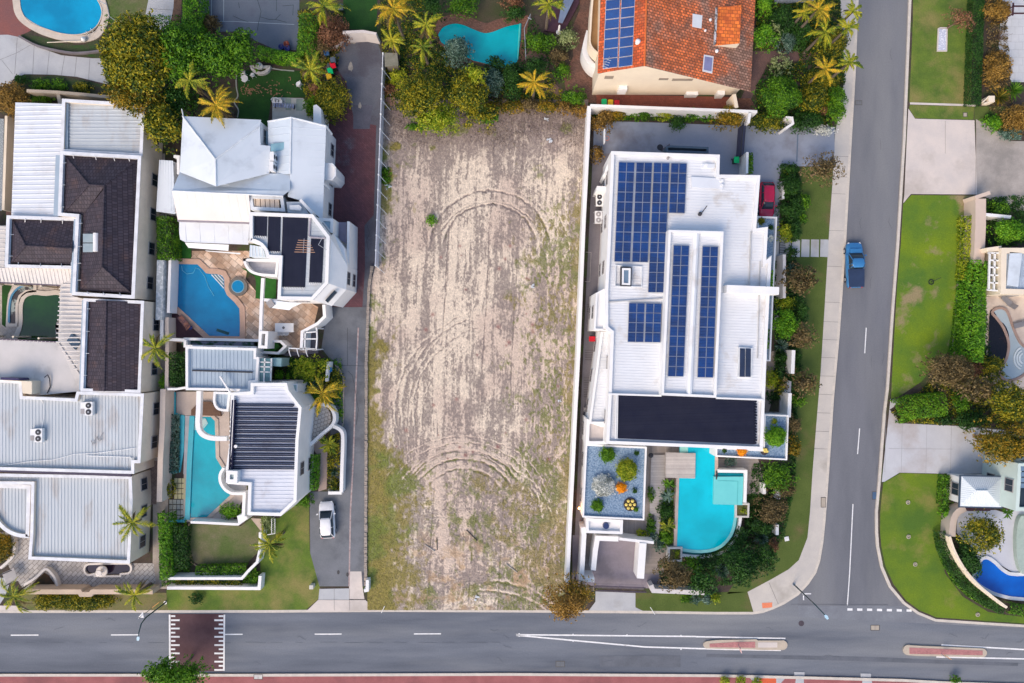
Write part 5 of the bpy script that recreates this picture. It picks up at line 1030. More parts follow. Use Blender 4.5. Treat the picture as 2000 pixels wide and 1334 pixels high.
pl_ = [(342.5, 515.5), (386, 516.5), (396, 526), (403, 534), (414, 535), (424, 535.5), (434, 538), (438.5, 546), (439, 566), (444, 577), (458, 590), (468, 603), (469, 630), (468.5, 657), (409, 656), (348, 599.5), (340, 598), (341, 560)]
pool_a = pool('large angular blue pool on the tan stone terrace', pl_, water('blue', (.0, .23, .48), (.0, .19, .42)), cm=TANC, cw=.62, z=.1)
for i in range(4): M = MB(); M.strip(PX([(414 + i * 6, 536.5), (438 - i * .2, 563 - i * 7.3)]), .1, .08, .135); M.build('step_edge', FLASH, pool_a)
M = MB(); M.prism(PX([(414, 536), (424, 536.4), (433, 539), (437.5, 547), (438, 563)]), .08, .12); M.build('step', mat('pool_step', (.10, .22, .26), None, 1, .4), pool_a)
stand_pipe(pool_a, [P(355, 519, .13), P(356, 528, .13), P(365, 535, .13), P(378, 533, .13), P(382, 523, .13), P(390, 526, .13), P(400, 540, .13), P(407, 560, .13), P(418, 578, .13)], .035, mat('hose_blue', (.12, .5, .68), None, 1, .4), 'cleaner_hose')
M = MB(); q = P(435, 648, .12); M.box(q[0], q[1], .1, 1.5, .32, .03, R(-18)); M.build('pool_brush', mat('brush_dark', (.01, .09, .10), None, 1, .6), pool_a)
sp_ = world_thing('spa', 'small round blue spa set in grey stone beside the angular pool', 'spa', 467, 560)
q = P(467, 560); M = MB(); M.cyl(q[0], q[1], .05, .35, 1.1, 1.1, 32); M.build('surround', mat('spa_stone', (.17, .15, .13), (.13, .12, .11), 1.5, .8, fine=.15), sp_); M = MB(); M.lathe(q[0], q[1], [(.75, .35), (.75, .39), (.68, .39), (.68, .36)], 32); M.build('rim', mat('spa_rim', (.2, .42, .52), None, 1, .4), sp_); M = MB(); M.cyl(q[0], q[1], .3, .362, .69, .69, 32); M.build('water', water('blue', 0, 0), sp_)
struct('deck', mat('maroon_deck', (.11, .045, .05), (.085, .035, .045), 1, .7, fine=.1, pat=('brick', 40, .12, .012, (.04, .02, .025), R(45), .1)), .10, [(321, 613), (357, 613), (398, 659), (321, 659)])
wall_line('white wall along the left side of the angular pool', [(332, 505), (328.5, 611)], 1.9, .32); wall_line('white outer wall round the maroon deck corner', [(320, 612), (316, 612), (315, 662), (360, 664.5)], 1.9, .35)
wall_line('planter wall with the longer run below the angular pool', [(361, 664), (361, 662), (505, 665)], 1.8, .3); wall_line('lower white planter wall above the blue-grey roof', [(361, 664), (361, 676), (500, 679)], 2.2, .3)
struct('planter_bed', mat('planter_green', (.03, .09, .05), (.22, .23, .30), 1, .9, t12=(.45, .55), fine=.4), 1.1, [(364, 666), (503, 668), (503, 676), (364, 674)], base=0)
wall_line('white zigzag planter wall right of the beam', [(512, 665), (548, 667), (557, 676), (543, 690), (512, 688)], 2.0, .28); struct('planter_bed', TURF, 1.4, [(512, 667), (547, 669), (553, 676), (542, 688), (512, 686)], base=0)
M = MB(); M.ring(PX([(506, 646), (524, 647), (522, 681), (504, 680)], 3.7), .32, 0, 3.7); M.build('pillar', WHITE, H3)
tb = thing('dining_table', 'white oblong dining table on the tan terrace', 'table', P(555.5, 640, .75)[:2] + (.05,), 0); M = MB(); M.box(0, 0, .7, 2.15, 1.05, .05); M.build('tabletop', PLASW, tb)
for x in (-.95, .95):
    for y in (-.42, .42): L_ = MB(); L_.box(x, y, 0, .07, .07, .7); L_.build('leg', PLASW, tb)
q = P(554, 640, .8); bw = thing('fruit_bowl', 'small dark bowl centred on the white dining table', 'bowl', (q[0], q[1], .8)); M = MB(); M.lathe(0, 0, [(.05, 0), (.14, .07), (.12, .07), (.04, .02)], 14); M.build('bowl', DARK, bw)
for i, x in enumerate((545.5, 553, 560.5)): chair(['left', 'middle', 'right'][i] + ' white chair of the three tucked under the dining table', x, 651, 0, 'white chairs at the dining table', .05)
chair('white round chair in the top left corner of the maroon deck', 323, 621, R(130), None, .1, 1.25); chair('white round chair with armrests in the lower left of the maroon deck', 326, 652, R(90), None, .1, 1.3)
lounger('orange-framed lounger on the maroon deck', 361, 630, R(-48), mat('lounger_orange', (.45, .18, .10), (.08, .05, .08), 3, .6), .1); round_table('small dark blue round table beside the orange-framed lounger', 372, 640, .26, .5, mat('blue_lacquer', (.02, .04, .18), None, 1, .4), .1)
# pergola and stepped walls at the south-east corner
wall_line('white stepped wall with open frames beside the lane', [(632, 595), (634, 618), (620, 632), (590, 648), (588, 684)], 3.0, .32)
pg = world_thing('pergola', 'white open pergola frame beside the lane corner', 'pergola', 605, 660)
M = MB()
for s_ in ([(592, 650), (618, 648)], [(592, 662), (618, 662)], [(592, 680), (617, 682)], [(618, 640), (619, 660), (617, 684)], [(563, 680), (617, 683)], [(596, 646), (595, 682)]): M.strip(PX(s_, 3.0), .13, 2.85, 3.0)
M.build('beam', WHITE, pg)
for x in (564, 580, 597): M = MB(); M.tube([P(x, 682, 3.), P(x + 1.5, 690, 2.9), P(x + 4, 696, 2.5)], .06, 6); M.build('bracket', WHITE, pg)
for c_ in ((617, 641), (616, 683), (592, 683)): M = MB(); q = P(c_[0], c_[1], 3); M.cyl(q[0], q[1], 0, 2.9, .08, .08, 8); M.build('post', WHITE, pg)
struct('pergola_paving', mat('mauve_floor', (.13, .11, .13), (.17, .15, .16), .6, .8, fine=.1), .045, [(590, 640), (622, 630), (622, 690), (560, 696), (548, 690), (590, 686)])  # dark mauve floor around the pergola
# garden patio behind the house
struct('patio', mat('cream_tiles', (.50, .49, .44), (.45, .44, .40), .6, .8, fine=.05, pat=('brick', .6, .6, .012, (.4, .39, .36), 0, .04)), .03, [(532, 190), (592, 192), (612, 215), (612, 245), (532, 240)])
struct('patio_mat', mat('pale_green_mat', (.30, .36, .31), None, 1, .8), .04, [(558, 192), (569, 192), (569, 216), (558, 215)]); struct('patio_mat', mat('pale_green_mat', (.3, .36, .31), None), .04, [(579, 193), (592, 193), (590, 217), (578, 216)])
q = P(613, 228, 3.); M = MB(); M.prism(PX([(612, 206), (618, 204), (627, 212), (628, 245), (612, 240)], 3.2), 0, 3.2); M.build('porch', WHITE, H3)
bt_ = thing('outdoor_bench', 'long slatted bench table on the cream tiled patio', 'bench', P(554, 206, .5)[:2] + (.03,), R(-4)); M = MB()
for i in range(8): M.box(-1.1 + i * .31, 0, .42, .22, .5, .05)
M.build('slat', mat('bench_blue', (.36, .40, .52), (.10, .12, .22), 3, .6), bt_)
for x in (-1.1, 1.1): L_ = MB(); L_.box(x, 0, 0, .08, .45, .42); L_.build('leg', DARK, bt_)
for i, (x, y) in enumerate(((535, 198), (541, 197), (547, 198))): chair(['leftmost', 'middle', 'rightmost'][i] + ' of three white chairs at the top left edge of the tiled patio', x, y, R(180), 'white chairs at the tiled patio', .03)
chair('white garden chair on the lawn edge under the spreading palm', 584, 165, R(60), None, .02, 1.3)
chair('tall-backed white chair left of the curved fountain bed', 475, 145, R(150), None, .02, 1.1); round_table('white lattice table left of the curved fountain bed', 477, 153, .42); chair('small white chair between the lattice table and the curved fountain', 493, 146, R(20), None, .02, 1.0)
cb = world_thing('curved_planter', 'cream half-round planter bed against the green hedge', 'planter', 508, 135)
pp = circ(508, 128, 20, 14, 0, 180, 17); M = MB(); M.ring(PX(pp, .5), .3, 0, .5, .35); M.build('rim', CREAMR, cb); M = MB(); M.sheet(PX(pp, .3), .36); M.build('soil', SOIL, cb)
q = P(507, 130, .8); fo_ = thing('fountain', 'small pale stone fountain figure inside the half-round planter', 'fountain', (q[0], q[1], .36)); M = MB(); M.lathe(0, 0, [(.2, 0), (.14, .3), (.4, .5), (.42, .58), (.12, .56), (.1, .9), (.22, 1.), (.12, 1.15), (.001, 1.2)], 16); M.build('basin', mat('fountain_stone', (.55, .54, .5), (.45, .45, .42), 2, .8), fo_)
lines('edging', mat('edging_pale', (.34, .36, .33), None, 1, .9), [smooth_path([(475, 138), (463, 146), (462, 170), (465, 188), (458, 200), (466, 215), (464, 230)], 4, False), [(525, 133), (550, 137), (575, 139)], [(464, 144), (480, 139)]], .14, .07)

# ---------------------------------------------------------------- lower white house
H5 = world_thing('pool_house', 'white house with ribbed blue-grey roofs and black serpentine pool-heating pipes', 'house', 500, 840)
flatblock(H5, [(362, 676), (500.5, 680), (500, 697), (506, 698), (503, 746), (489.5, 748), (488, 765), (420, 763), (362.5, 762)], 3.8, .4, .28, WHITE, BLUER, (A90, .42, .06, .045))
bar_part(H5, [[(375, 723.5), (493, 727)]], 3.55, .16, .08, DARK, 'gutter')
M = MB(); M.strip(PX([(429, 735), (452, 772)], 4.4), .16, 4.1, 4.4); M.build('downpipe', WHITE, H5)
flatblock(H5, [(417, 765)] + smooth_path([(417, 765), (416, 785), (421, 797), (430, 802.5), (446, 804)], 3, False)[1:] + [(450, 766)], 3.9, .35, .25, WHITE, BLUER, (A90, .36, .06, .045), win=False)
t5 = [(489.5, 748), (560, 748), (564, 763), (589, 796), (586, 830), (583, 860), (579, 979), (548.5, 1008), (483, 1006), (485, 948), (444, 945), (441, 916), (449, 862), (451, 767), (489, 764.5)]
flatblock(H5, t5, 6.0, .4, .34, WHITE, mat('pool_house_deck', (.62, .65, .72), (.54, .57, .64), .4, .45, c3=(.40, .38, .40), sc3=.4, t3=(.56, .75)), (0, .42, .05, .04), win=True)
M = MB()
for i in range(15):
    y = 789 + i * 8.75; xr = 574 if i == 0 else 581.5; xr = xr - max(0, 1 - i) * 2 - i * .22; xl = 457 - i * .35
    for k in (0, 1): M.tube([P(xl + (0 if k else 2), y + k * 3.6, 5.72), P(xr, y + k * 3.6 + .8, 5.72)], .06, 6)
    M.tube([P(xr, y + .8, 5.72), P(xr + 1.6, y + 1.8, 5.72), P(xr + 1.6, y + 3.4, 5.72), P(xr, y + 4.4, 5.72)], .06, 6)
for xo in (-2, 2.5): M.tube([P(457 + xo, 781, 5.9), P(450.5 + xo, 917, 5.9)], .14, 6)
M.build('heating_pipe', mat('black_pipe', (.01, .012, .036), (.015, .018, .045), 1, .5, spec=.1), H5)
M = MB()
for y in range(788, 916, 9): M.box(*P(455 - (y - 788) * .05, y, 5.9)[:2], 5.75, .42, .2, .2)
M.build('pipe_clip', PLASW, H5)
M = MB(); q = P(460, 872, 6); M.cyl(q[0], q[1], 5.6, 6.0, .18, .18, 14); M.build('vent', PLASW, H5)
# square skylight turret and round balcony
M = MB(); M.ring(PX([(442, 919), (464, 920), (463, 944), (441, 943)], 6.5), .4, 3, 6.5); M.build('turret', WHITE, H5)
for a_ in range(2):
    for b_ in range(2): M = MB(); M.prism(PX([(445.5 + a_ * 8, 923.5 + b_ * 9), (452 + a_ * 8, 923.8 + b_ * 9), (451.5 + a_ * 8, 931 + b_ * 9), (445 + a_ * 8, 930.8 + b_ * 9)], 6.3), 6.2, 6.3); M.build('skylight', mat('skylight_green', (.36, .48, .47), None, 1, .25), H5)
M = MB(); M.sheet(PX([(442, 919), (464, 920), (463, 944), (441, 943)], 6.22), 6.22); M.build('turret_floor', FLASH, H5)
M = MB(); ar = smooth_path([(437, 914), (430, 926), (430, 941), (438, 955), (450, 963), (462, 964.5), (480, 964)], 4, False); M.strip(PX(ar, 3.8), .3, 2.4, 3.8); M.build('balcony_wall', WHITE, H5); M = MB(); M.prism(PX(ar + [(480, 946), (444, 944)], 2.9), 2.6, 2.9); M.build('balcony_floor', mat('balcony_tile_cream', (.50, .47, .44), (.45, .42, .40), .6, .7, pat=('brick', .35, .35, .02, (.38, .36, .34), 0, .05)), H5)
# big white arch beam to the west
M = MB(); M.strip(PX(smooth_path([(388, 764), (387, 800), (386, 830), (391, 845), (402, 853), (417, 856.5), (443, 857)], 5, False), 3.6), .5, 3.0, 3.6); M.build('arch_beam', WHITE, H5)
wall_part(H5, [(327, 760), (345, 760), (362, 757)], 2.6, .25)
struct('timber_deck', mat('brown_timber', (.16, .085, .05), (.13, .07, .045), 1, .7, fine=.1, pat=('brick', 40., .12, .012, (.07, .04, .03), 0, .1)), .35, [(376, 800), (392, 784), (412, 784), (432, 800), (434, 812), (376, 810)], base=0)
struct('pool_side', mat('peach_paving', (.50, .42, .37), (.44, .37, .33), .7, .85, fine=.08), .05, [(345, 765), (448, 765), (450, 960), (480, 965), (455, 1015), (358, 1020), (358, 990), (362, 820), (345, 808)])
TQ = mat('turquoise_tile', (.04, .42, .50), (.05, .36, .45), .6, .4, fine=.1)
p5 = pool('long turquoise lap pool with pointed end beside the pipe-covered roof', [(379, 814), (412, 814), (420, 822), (421, 862), (422, 894), (436, 917), (434, 930), (440, 948), (450, 967), (404, 1010), (372, 1011), (372, 950), (375, 880)], water('aqua', (.0, .40, .50), (.0, .36, .46)), cm=mat('peach_coping', (.55, .45, .38), None, 1, .8), cw=.4, z=.1)
M = MB(); M.strip(PX([(377, 812), (372, 900), (367.5, 1014)]), .58, .05, .26); M.build('turquoise_edge', TQ, p5)
M = MB(); M.prism(PX([(381, 816), (402, 817), (407, 826), (400, 836), (381, 840)]), .1, .14); M.build('mosaic_shelf', mat('mosaic', (.22, .48, .50), (.40, .52, .50), 3, .5, t12=(.45, .55)), p5)
tr_ = world_thing('water_channel', 'long turquoise water channel stepping down left of the lap pool', 'channel', 352, 870)
M = MB(); M.prism(PX([(336, 766), (344, 766), (344, 806), (362, 812), (360, 880), (353, 922), (331, 925), (330, 921), (349, 918), (352, 815), (338, 808)]), .03, .16); M.build('basin', TQ, tr_)
struct('channel_strip', mat('channel_paving', (.44, .44, .46), None, 1, .8), .12, [(363, 812), (371, 812), (366, 925), (359, 926)], base=0)
M = MB(); M.strip(PX([(330, 1017), (361, 1017), (364, 1010)]), .3, 0, .2); M.build('end_edge', TQ, p5)
for r_ in range(8):
    for c_ in range(4 if r_ > 3 else 3):
        x, y = (331 if r_ > 3 else 341) + c_ * 7.5, 934 + r_ * 10.4; struct('stepping_stone', mat('yellow_stone', (.50, .45, .25), (.44, .40, .24), .6, .85) if r_ < 4 else mat('grey_stone', (.34, .35, .31), (.30, .31, .28), .6, .85), .07, [(x, y), (x + 6.3, y), (x + 6.2, y + 8.8), (x - .2, y + 8.8)], base=0)
# east round patio with grid paving
struct('round_patio', mat('grid_paving', (.50, .46, .41), (.46, .42, .38), .5, .8, pat=('brick', .42, .42, .03, (.22, .19, .17), R(-20), .05)), .9, [(604, 800), (625, 792), (640, 793), (648, 803), (651, 820), (645, 832), (602, 868)], base=0)
wall_line('curved white wall round the gridded patio by the lane', smooth_path([(625, 790), (641, 793), (650, 803), (653, 818), (647, 832), (626, 850), (602, 872)], 5, False), 1.5, .35)
wall_line('white curved wall sweeping down the lane to a square end', smooth_path([(651, 833), (663, 839), (669, 850), (669, 880), (667.5, 920), (666.5, 961)], 4, False), 1.2, .38); wall_line('short white end wall at the foot of the lane garden', [(667, 963), (641, 963)], 1.1, .35)
struct('garden_path', mat('pink_path', (.40, .31, .27), (.34, .26, .23), .6, .85, fine=.1), .03, [(605, 865), (630, 850), (640, 870), (638, 955), (622, 960), (620, 890)])
lines('edging', mat('bed_kerb', (.36, .30, .27), None, 1, .9), [smooth_path([(655, 713), (664, 722), (671, 740), (672, 756), (671, 775), (671, 825), (664, 838)], 4, False)], .16, .1)
wall_part(H5, [(640, 707), (637, 745)], 2.0, .25, name='screen_wall'); M = MB(); q = P(644, 722, 1.2); M.lathe(q[0], q[1], [(.1, .9), (.24, 1.05), (.3, 1.2), (.22, 1.4), (.001, 1.45)], 14); M.build('blue_ball', mat('blue_glaze', (.02, .2, .5), None, 1, .2), world_thing('garden_ornament', 'blue glazed ball on the screen wall by the yellow-green bushes', 'ornament', 644, 722))
# glazed link, garage steps
M = MB(); M.prism(PX([(506, 700), (529, 700), (528, 746), (504, 745)], 3.4), 3.1, 3.4); M.build('glass_roof', mat('teal_glass', (.10, .20, .22), (.14, .28, .30), .8, .2, t12=(.45, .5)), H5)
M = MB()
for s_ in ([(506, 699), (505, 746)], [(517, 700), (515, 746)], [(530, 700), (528, 748)], [(506, 707), (530, 708)], [(506, 716), (530, 717)], [(505, 726), (529, 727)]): M.strip(PX(s_, 3.5), .14, 3.3, 3.5)
M.build('glazing_bar', WHITE, H5); wallbox(H5, [(530, 699), (550, 700), (549, 716), (531, 715)], 2.9, mat('teal_render', (.36, .56, .56), None, 1, .7), win=False)
M = MB(); M.prism(PX([(565, 750), (581, 750), (581, 766), (568, 764)], 4), 0, 4); M.build('stair_box', WHITE, H5); M = MB(); M.sheet(PX([(567, 752), (579, 752), (579, 764), (569, 763)], 4.02), 4.03); M.build('skylight', mat('skylight_green', (.36, .48, .47), None), H5)
# south gate, walls and garden
wall_line('white wall with square turret south of the lap pool', [(372, 1020), (400, 1021), (458, 1024), (466, 1024)], 1.6, .28); wallbox(H5, [(463, 1008), (478, 1003), (484, 1013), (466, 1026)], 3.0, WHITE, win=False)
wall_part(H5, [(477, 965), (475, 1010)], 3.2, .35)
wall_line('white stepped wall with square ends beside the fan palm', [(508, 1040), (507, 1075), (502, 1098), (484, 1116), (472, 1130), (326, 1130)], 1.7, .30); wall_line('low outer white wall along the street lawn', [(326, 1148.5), (506, 1149.5), (508, 1125)], 1.2, .35)
struct('garden_path', mat('peach_path', (.50, .40, .33), None, 1, .8), .035, [(490, 1012), (510, 1013), (512, 1040)]); tr = world_thing('garden_gate', 'white railed gate between the house and the palm', 'gate', 534, 1028)
M = MB()
for i in range(8): q = P(530.5, 1014 + i * 4, 1.2); M.tube([(q[0], q[1], 0), (q[0], q[1], 1.3)], .025, 5)
M.tube([P(530.5, 1013, 1.3), P(530.5, 1042, 1.3)], .04, 6); M.tube([P(537, 1013, 1.3), P(537, 1042, 1.3)], .04, 6); M.tube([P(537, 1042, 1.3), P(512, 1046, 1.3)], .04, 6); M.build('railing', WHITE, tr)
# ---------------------------------------------------------------- big white villa with solar roof
V = world_thing('villa', 'large white flat-roofed villa with many blue solar panels and a black pool-heating mat', 'house', 1340, 590)
hv = 6.8
mv = [(1194, 295), (1406, 302), (1405, 341), (1485, 342), (1477, 446), (1500, 443), (1496.5, 508), (1507, 499), (1503, 578), (1497, 700), (1490, 879), (1184, 867), (1189, 767), (1193, 650), (1182, 641), (1182, 566), (1187, 470)]
VROOF = mat('villa_sheet', (.70, .72, .75), (.64, .66, .69), .3, .45, c3=(.50, .47, .44), sc3=.4, t3=(.56, .76))
flatblock(V, mv, hv, .38, .34, WHITE, VROOF, (R(-2), .30, .05, .022), cap=None)
flatblock(V, [(1306, 449), (1413.5, 452), (1399, 777), (1292, 772)], 8.0, .45, .26, WHITE, VROOF, (R(-2), .30, .05, .022), z0=6.3, win=False, name='clerestory_roof')
M = MB(); M.tube([P(1360, 456, 7.68), P(1346, 770, 7.68)], .32, 8); M.build('ridge_cap', VROOF, V)
wall_part(V, [(1188, 769.5), (1292, 773)], 6.9, .18, WHITE, 6.3); wall_part(V, [(1399, 777.5), (1491, 781)], 6.9, .18, WHITE, 6.3)
wall_part(V, [(1184, 590), (1300, 583)], 6.62, .12, mat('flash_grey', (.5, .5, .5), None, 1, .5), 6.3, 'flashing')
M = MB(); M.strip(PX([(1467, 452), (1464, 556)], 6.6), .1, 6.42, 6.62); M.strip(PX([(1485, 510), (1480, 700)], 6.6), .06, 6.42, 6.6); M.build('box_gutter', mat('flash_grey', (.5, .5, .5), None), V)
M = MB(); M.prism(PX([(1350, 345), (1414, 349), (1412, 369), (1351, 366)], 6.6), 6.4, 6.62); M.prism(PX([(1372, 319), (1396, 320), (1396, 328), (1371, 327)], 6.6), 6.4, 6.6); M.build('roof_hatch', WROOF2, V)
for x, y in ((1380, 322), (1410, 353), (1410, 362)): M = MB(); q = P(x, y, 6.8); M.cyl(q[0], q[1], 6.4, 6.85, .16, .16, 12); M.build('vent', PLASW, V)
M = MB(); q = P(1368.5, 417, 6.8); M.tube([(q[0], q[1], 6.4), (q[0], q[1], 7.3), (q[0] + .5, q[1] + .7, 7.5)], .05, 6); M.lathe(q[0], q[1], [(.22, 6.42), (.2, 6.75), (.05, 6.9)], 12); M.build('flue', DARK, V)
M = MB(); q = P(1305.5, 308, 6.7); M.lathe(q[0], q[1], [(.15, 6.42), (.12, 6.7), (.02, 6.72)], 12); M.build('vent', FRAME, V)
hs = 6.72; g4 = [0, 0, 2.9, 2.9, 5.6, 5.6]
solar_array(V, 1208.5, 316.2, 4, 10, (15.7, .32), (-.87, 19.5), hs, False, g4[:4]); solar_array(V, 1208.5 + 15.7 * 4 + 5.6, 316.2 + 1.3, 2, 13, (15.6, .32), (-.87, 19.5), hs, False)
solar_array(V, 1310.6, 318.3, 2, 5, (15.6, .32), (-.87, 19.5), hs)
solar_array(V, 1228.5, 591.5, 4, 4, (15.6, .25), (-.7, 19.15), hs, True, [0, 0, 2, 2])
solar_array(V, 1315.5, 479, 2, 13, (15.5, .25), (-.87, 19.72), 7.85); solar_array(V, 1372, 481, 2, 13, (15.5, .25), (-.77, 19.72), 7.85)
M = MB(); M.prism(PX([(1208, 769), (1474, 781), (1475.5, 868), (1206.5, 856)], 6.75), 6.45, 6.7); mt = M.build('pool_heating_mat', mat('black_solar_mat_wide', (.009, .012, .03), (.015, .018, .036), .6, .6, spec=.08, pat=('brick', 60., .11, .012, (.03, .03, .045), R(-2), .12)), V)
M = MB(); M.tube([P(1204, 768, 6.8), P(1202.5, 857, 6.8)], .07, 6); M.tube([P(1207, 768, 6.8), P(1205.5, 857, 6.8)], .05, 6); M.build('header_pipe', PLASW, mt)
for i in range(16): y = 784 + i * 5.4; q = P(1476 + (i * 7 % 3) * .5, y, 6.8); M = MB(); M.cyl(q[0], q[1], 6.45, 6.78, .13, .13, 8); M.build('clip', BLACKR, mt)
M = MB(); M.prism(PX([(1420, 556.5), (1522, 560.5), (1521.5, 575.5), (1420, 571)], 7.9), 6.3, 7.9, True, True); M.build('beam', WHITE, V)
M = MB(); M.ring(PX([(1213, 521), (1234, 522), (1233, 559), (1212.5, 558)], 7.1), .12, 6.4, 7.1); o = M.build('skylight', DARK, V); M = MB(); M.ring(PX([(1215, 523.5), (1232, 524), (1231, 557), (1214.5, 556)], 7.12), .2, 6.5, 7.14); M.build('frame', PLASW, o); M = MB(); M.sheet(PX([(1217, 526), (1230, 526.5), (1229, 554.5), (1217, 553.5)], 7.0), 7.0); M.build('pane', GLASSB, o)
M = MB(); M.ring(PX([(1202, 517), (1255, 520), (1254, 561), (1201, 559)], 6.6), .08, 6.4, 6.62); M.build('flashing', FLASH, V)
M = MB(); M.prism(PX([(1443, 678), (1470, 679.5), (1467.5, 738), (1442, 736.5)], 6.75), 6.4, 6.75); o = M.build('solar_water_heater', FLASH, V); M = MB()
for a_ in (0, 11.2): M.prism(PX([(1445.5 + a_, 680.5), (1455.5 + a_, 681), (1454.8 + a_, 736.2), (1444.8 + a_, 735.8)], 6.82), 6.7, 6.82)
M.build('collector', mat('collector_dark', (.02, .03, .06), (.03, .045, .09), .7, .2), o)
# west side blocks
flatblock(V, [(1180, 564), (1208, 565), (1207, 570), (1184, 572), (1182, 640), (1214, 641), (1214, 647), (1160, 645), (1164, 572)], 6.3, .3, .2, WHITE, WHITE, None, win=True)
flatblock(V, [(1174, 645), (1197, 646), (1188, 828), (1150, 828)], 4.9, .35, .25, WHITE, VROOF, (R(-2), .3, .05, .022))
flatblock(V, [(1146, 818), (1176, 828), (1186, 829), (1184, 868), (1144, 868)], 4.6, .4, .35, WHITE, mat('warm_deck', (.56, .50, .47), None, 1, .6), None)
M = MB(); q = P(1165, 370, 2.6); M.prism(PX([(1166, 363), (1186, 364), (1185, 373), (1164, 373)], 3.2), 0, 3.2); M.prism(PX([(1180, 338), (1190, 310), (1192, 330), (1184, 343)], 4.2), 0, 4.2); M.build('chimney_breast', WHITE, V)
for i, (x, y) in enumerate(((1171, 390), (1169, 424))): q = P(x, y, 1.3); (flat_ac(['black-fanned white air conditioner beside the villa, upper of the two', 'grey-fanned white air conditioner beside the villa, lower of the two'][i], (q[0], q[1], .7), R(-90), .95, None, i == 0)); M = MB()
# roller door canopy on the north side and bins
M = MB(); M.ring(PX([(1300, 286), (1308, 284), (1384, 287), (1384, 300), (1302, 298)], 5.2), .22, 3.8, 5.2); o = M.build('balcony', mat('blue_steel', (.045, .075, .11), (.06, .09, .13), 1, .4), V); M = MB(); M.sheet(PX([(1303, 287), (1382, 289), (1382, 299), (1303, 297)], 4.4), 4.3); M.build('glass_roof', mat('blue_glass_two', (.18, .26, .36), None, 1, .2), V)
struct('round_cover', DARK, .05, circ(1289, 288, 6, 20)); M = MB(); M.prism(PX([(1290, 295), (1306, 283), (1306, 296)]), 0, .6); M.build('ramp_cover', mat('ramp_mauve', (.12, .10, .12), None, 1, .7), V)
# roof gardens
GRAV = mat('blue_gravel', (.12, .20, .31), (.24, .33, .44), 6, .9, det=2, t12=(.42, .56), fine=.3)
flatblock(V, [(1144, 867.5), (1263.5, 873), (1258.5, 1016.5), (1137.5, 1010.5)], 3.6, .3, .18, WHITE, GRAV, None, name='roof_garden')
flatblock(V, [(1493, 809), (1541, 811), (1537.5, 899), (1398, 892), (1398.5, 874), (1491, 879)], 3.5, .3, .16, WHITE, GRAV, None, name='roof_garden')
flatblock(V, [(1478, 422), (1518, 423.5), (1505, 705.5), (1496, 705.5)], 3.2, .35, .16, WHITE, GRAV, None, name='roof_garden')
for i, (x, y, r_) in enumerate(((1231, 985, 13), (1493, 881, 7.5))):
    q = P(x, y, 3.4); d_ = thing('stone_bowl', ['black bowl of seven yellow cactus balls on the left gravel roof', 'black bowl of yellow cactus balls on the right gravel roof'][i], 'planter', (q[0], q[1], 3.3)); rr = r_ * S * .95
    M = MB(); M.cyl(0, 0, 0, .12, rr, rr * 1.02, 28); M.build('bowl', mat('bowl_black', (.03, .025, .03), (.05, .04, .045), 3, .8), d_)
    pts_ = [(0, 0)] + [(rr * .62 * math.cos(a * 1.0472), rr * .62 * math.sin(a * 1.0472)) for a in range(6 if i == 0 else 3)]
    for a_ in pts_: M = MB(); M.lathe(a_[0], a_[1], [(.14 * (1 if i == 0 else .8), .11), (.19 * (1 if i == 0 else .8), .2), (.15, .3), (.05, .33), (.001, .31)], 12); M.build('cactus', mat('cactus_yellow', (.75, .60, .16), (.6, .45, .10), 8, .7), d_, smooth=True)
# skylight box and forecourt walls
flatblock(V, [(1145, 1012), (1217, 1016), (1216, 1043.5), (1145, 1041)], 3.3, .35, .3, WHITE, WHITE, None)
M = MB(); q = P(1184, 1028, 3.4); M.cyl(q[0], q[1], 2.9, 3.3, .36, .34, 20); M.build('round_skylight', mat('round_glass', (.03, .05, .14), None, 1, .2), V)
wall_line('white angled wall left of the slatted forecourt steps', [(1139, 1030), (1141, 1045), (1136, 1132), (1161, 1133)], 2.6, .5); wall_line('white wall round the upper left of the grey forecourt', [(1208, 1053), (1167, 1051.5), (1163, 1075), (1159, 1114)], 2.4, .55); wall_line('thin white wall above the grey forecourt', [(1209, 1052.5), (1277, 1060)], 2.3, .3); wall_line('white wall with slanted foot right of the grey forecourt', [(1256, 1061), (1251, 1130)], 2.4, .8)
struct('forecourt_steps', TIMB, .06, [(1146, 1045), (1161, 1046), (1156, 1116), (1141, 1122)], base=0); struct('ramp_decking', TIMB, .06, [(1263, 1061), (1300, 1066), (1296, 1122), (1257, 1120)], base=0)
gt = world_thing('sliding_gate', 'long slatted grey sliding gate across the forecourt', 'gate', 1210, 1149); M = MB()
for i in range(42): q = P(1162 + i * 2.36, 1144.6 + i * .085, 1.9); M.box(q[0], q[1] - .25, 1.0, .06, .55, .06)
M.build('slat', mat('gate_mauve', (.19, .165, .20), None, 1, .6), gt); M = MB(); M.tube([P(1161, 1144.3, 1.9), P(1261, 1148, 1.9)], .06, 6); M.tube([P(1161, 1153, 1.9), P(1261, 1156.5, 1.9)], .06, 6)
for c_ in ((1163, 1149), (1212, 1151), (1259, 1152)): q = P(*c_, 1); M.cyl(q[0], q[1], 0, 1.9, .04, .04, 6)
M.build('rail', mat('gate_dark', (.09, .07, .10), None, 1, .6), gt)
struct('drain_grate', mat('grate_brown', (.20, .17, .14), (.08, .07, .06), 9, .8, stretch=(1, .02, 1), t12=(.45, .55)), .05, [(1133, 1144), (1160, 1146), (1160, 1154), (1135, 1152)])
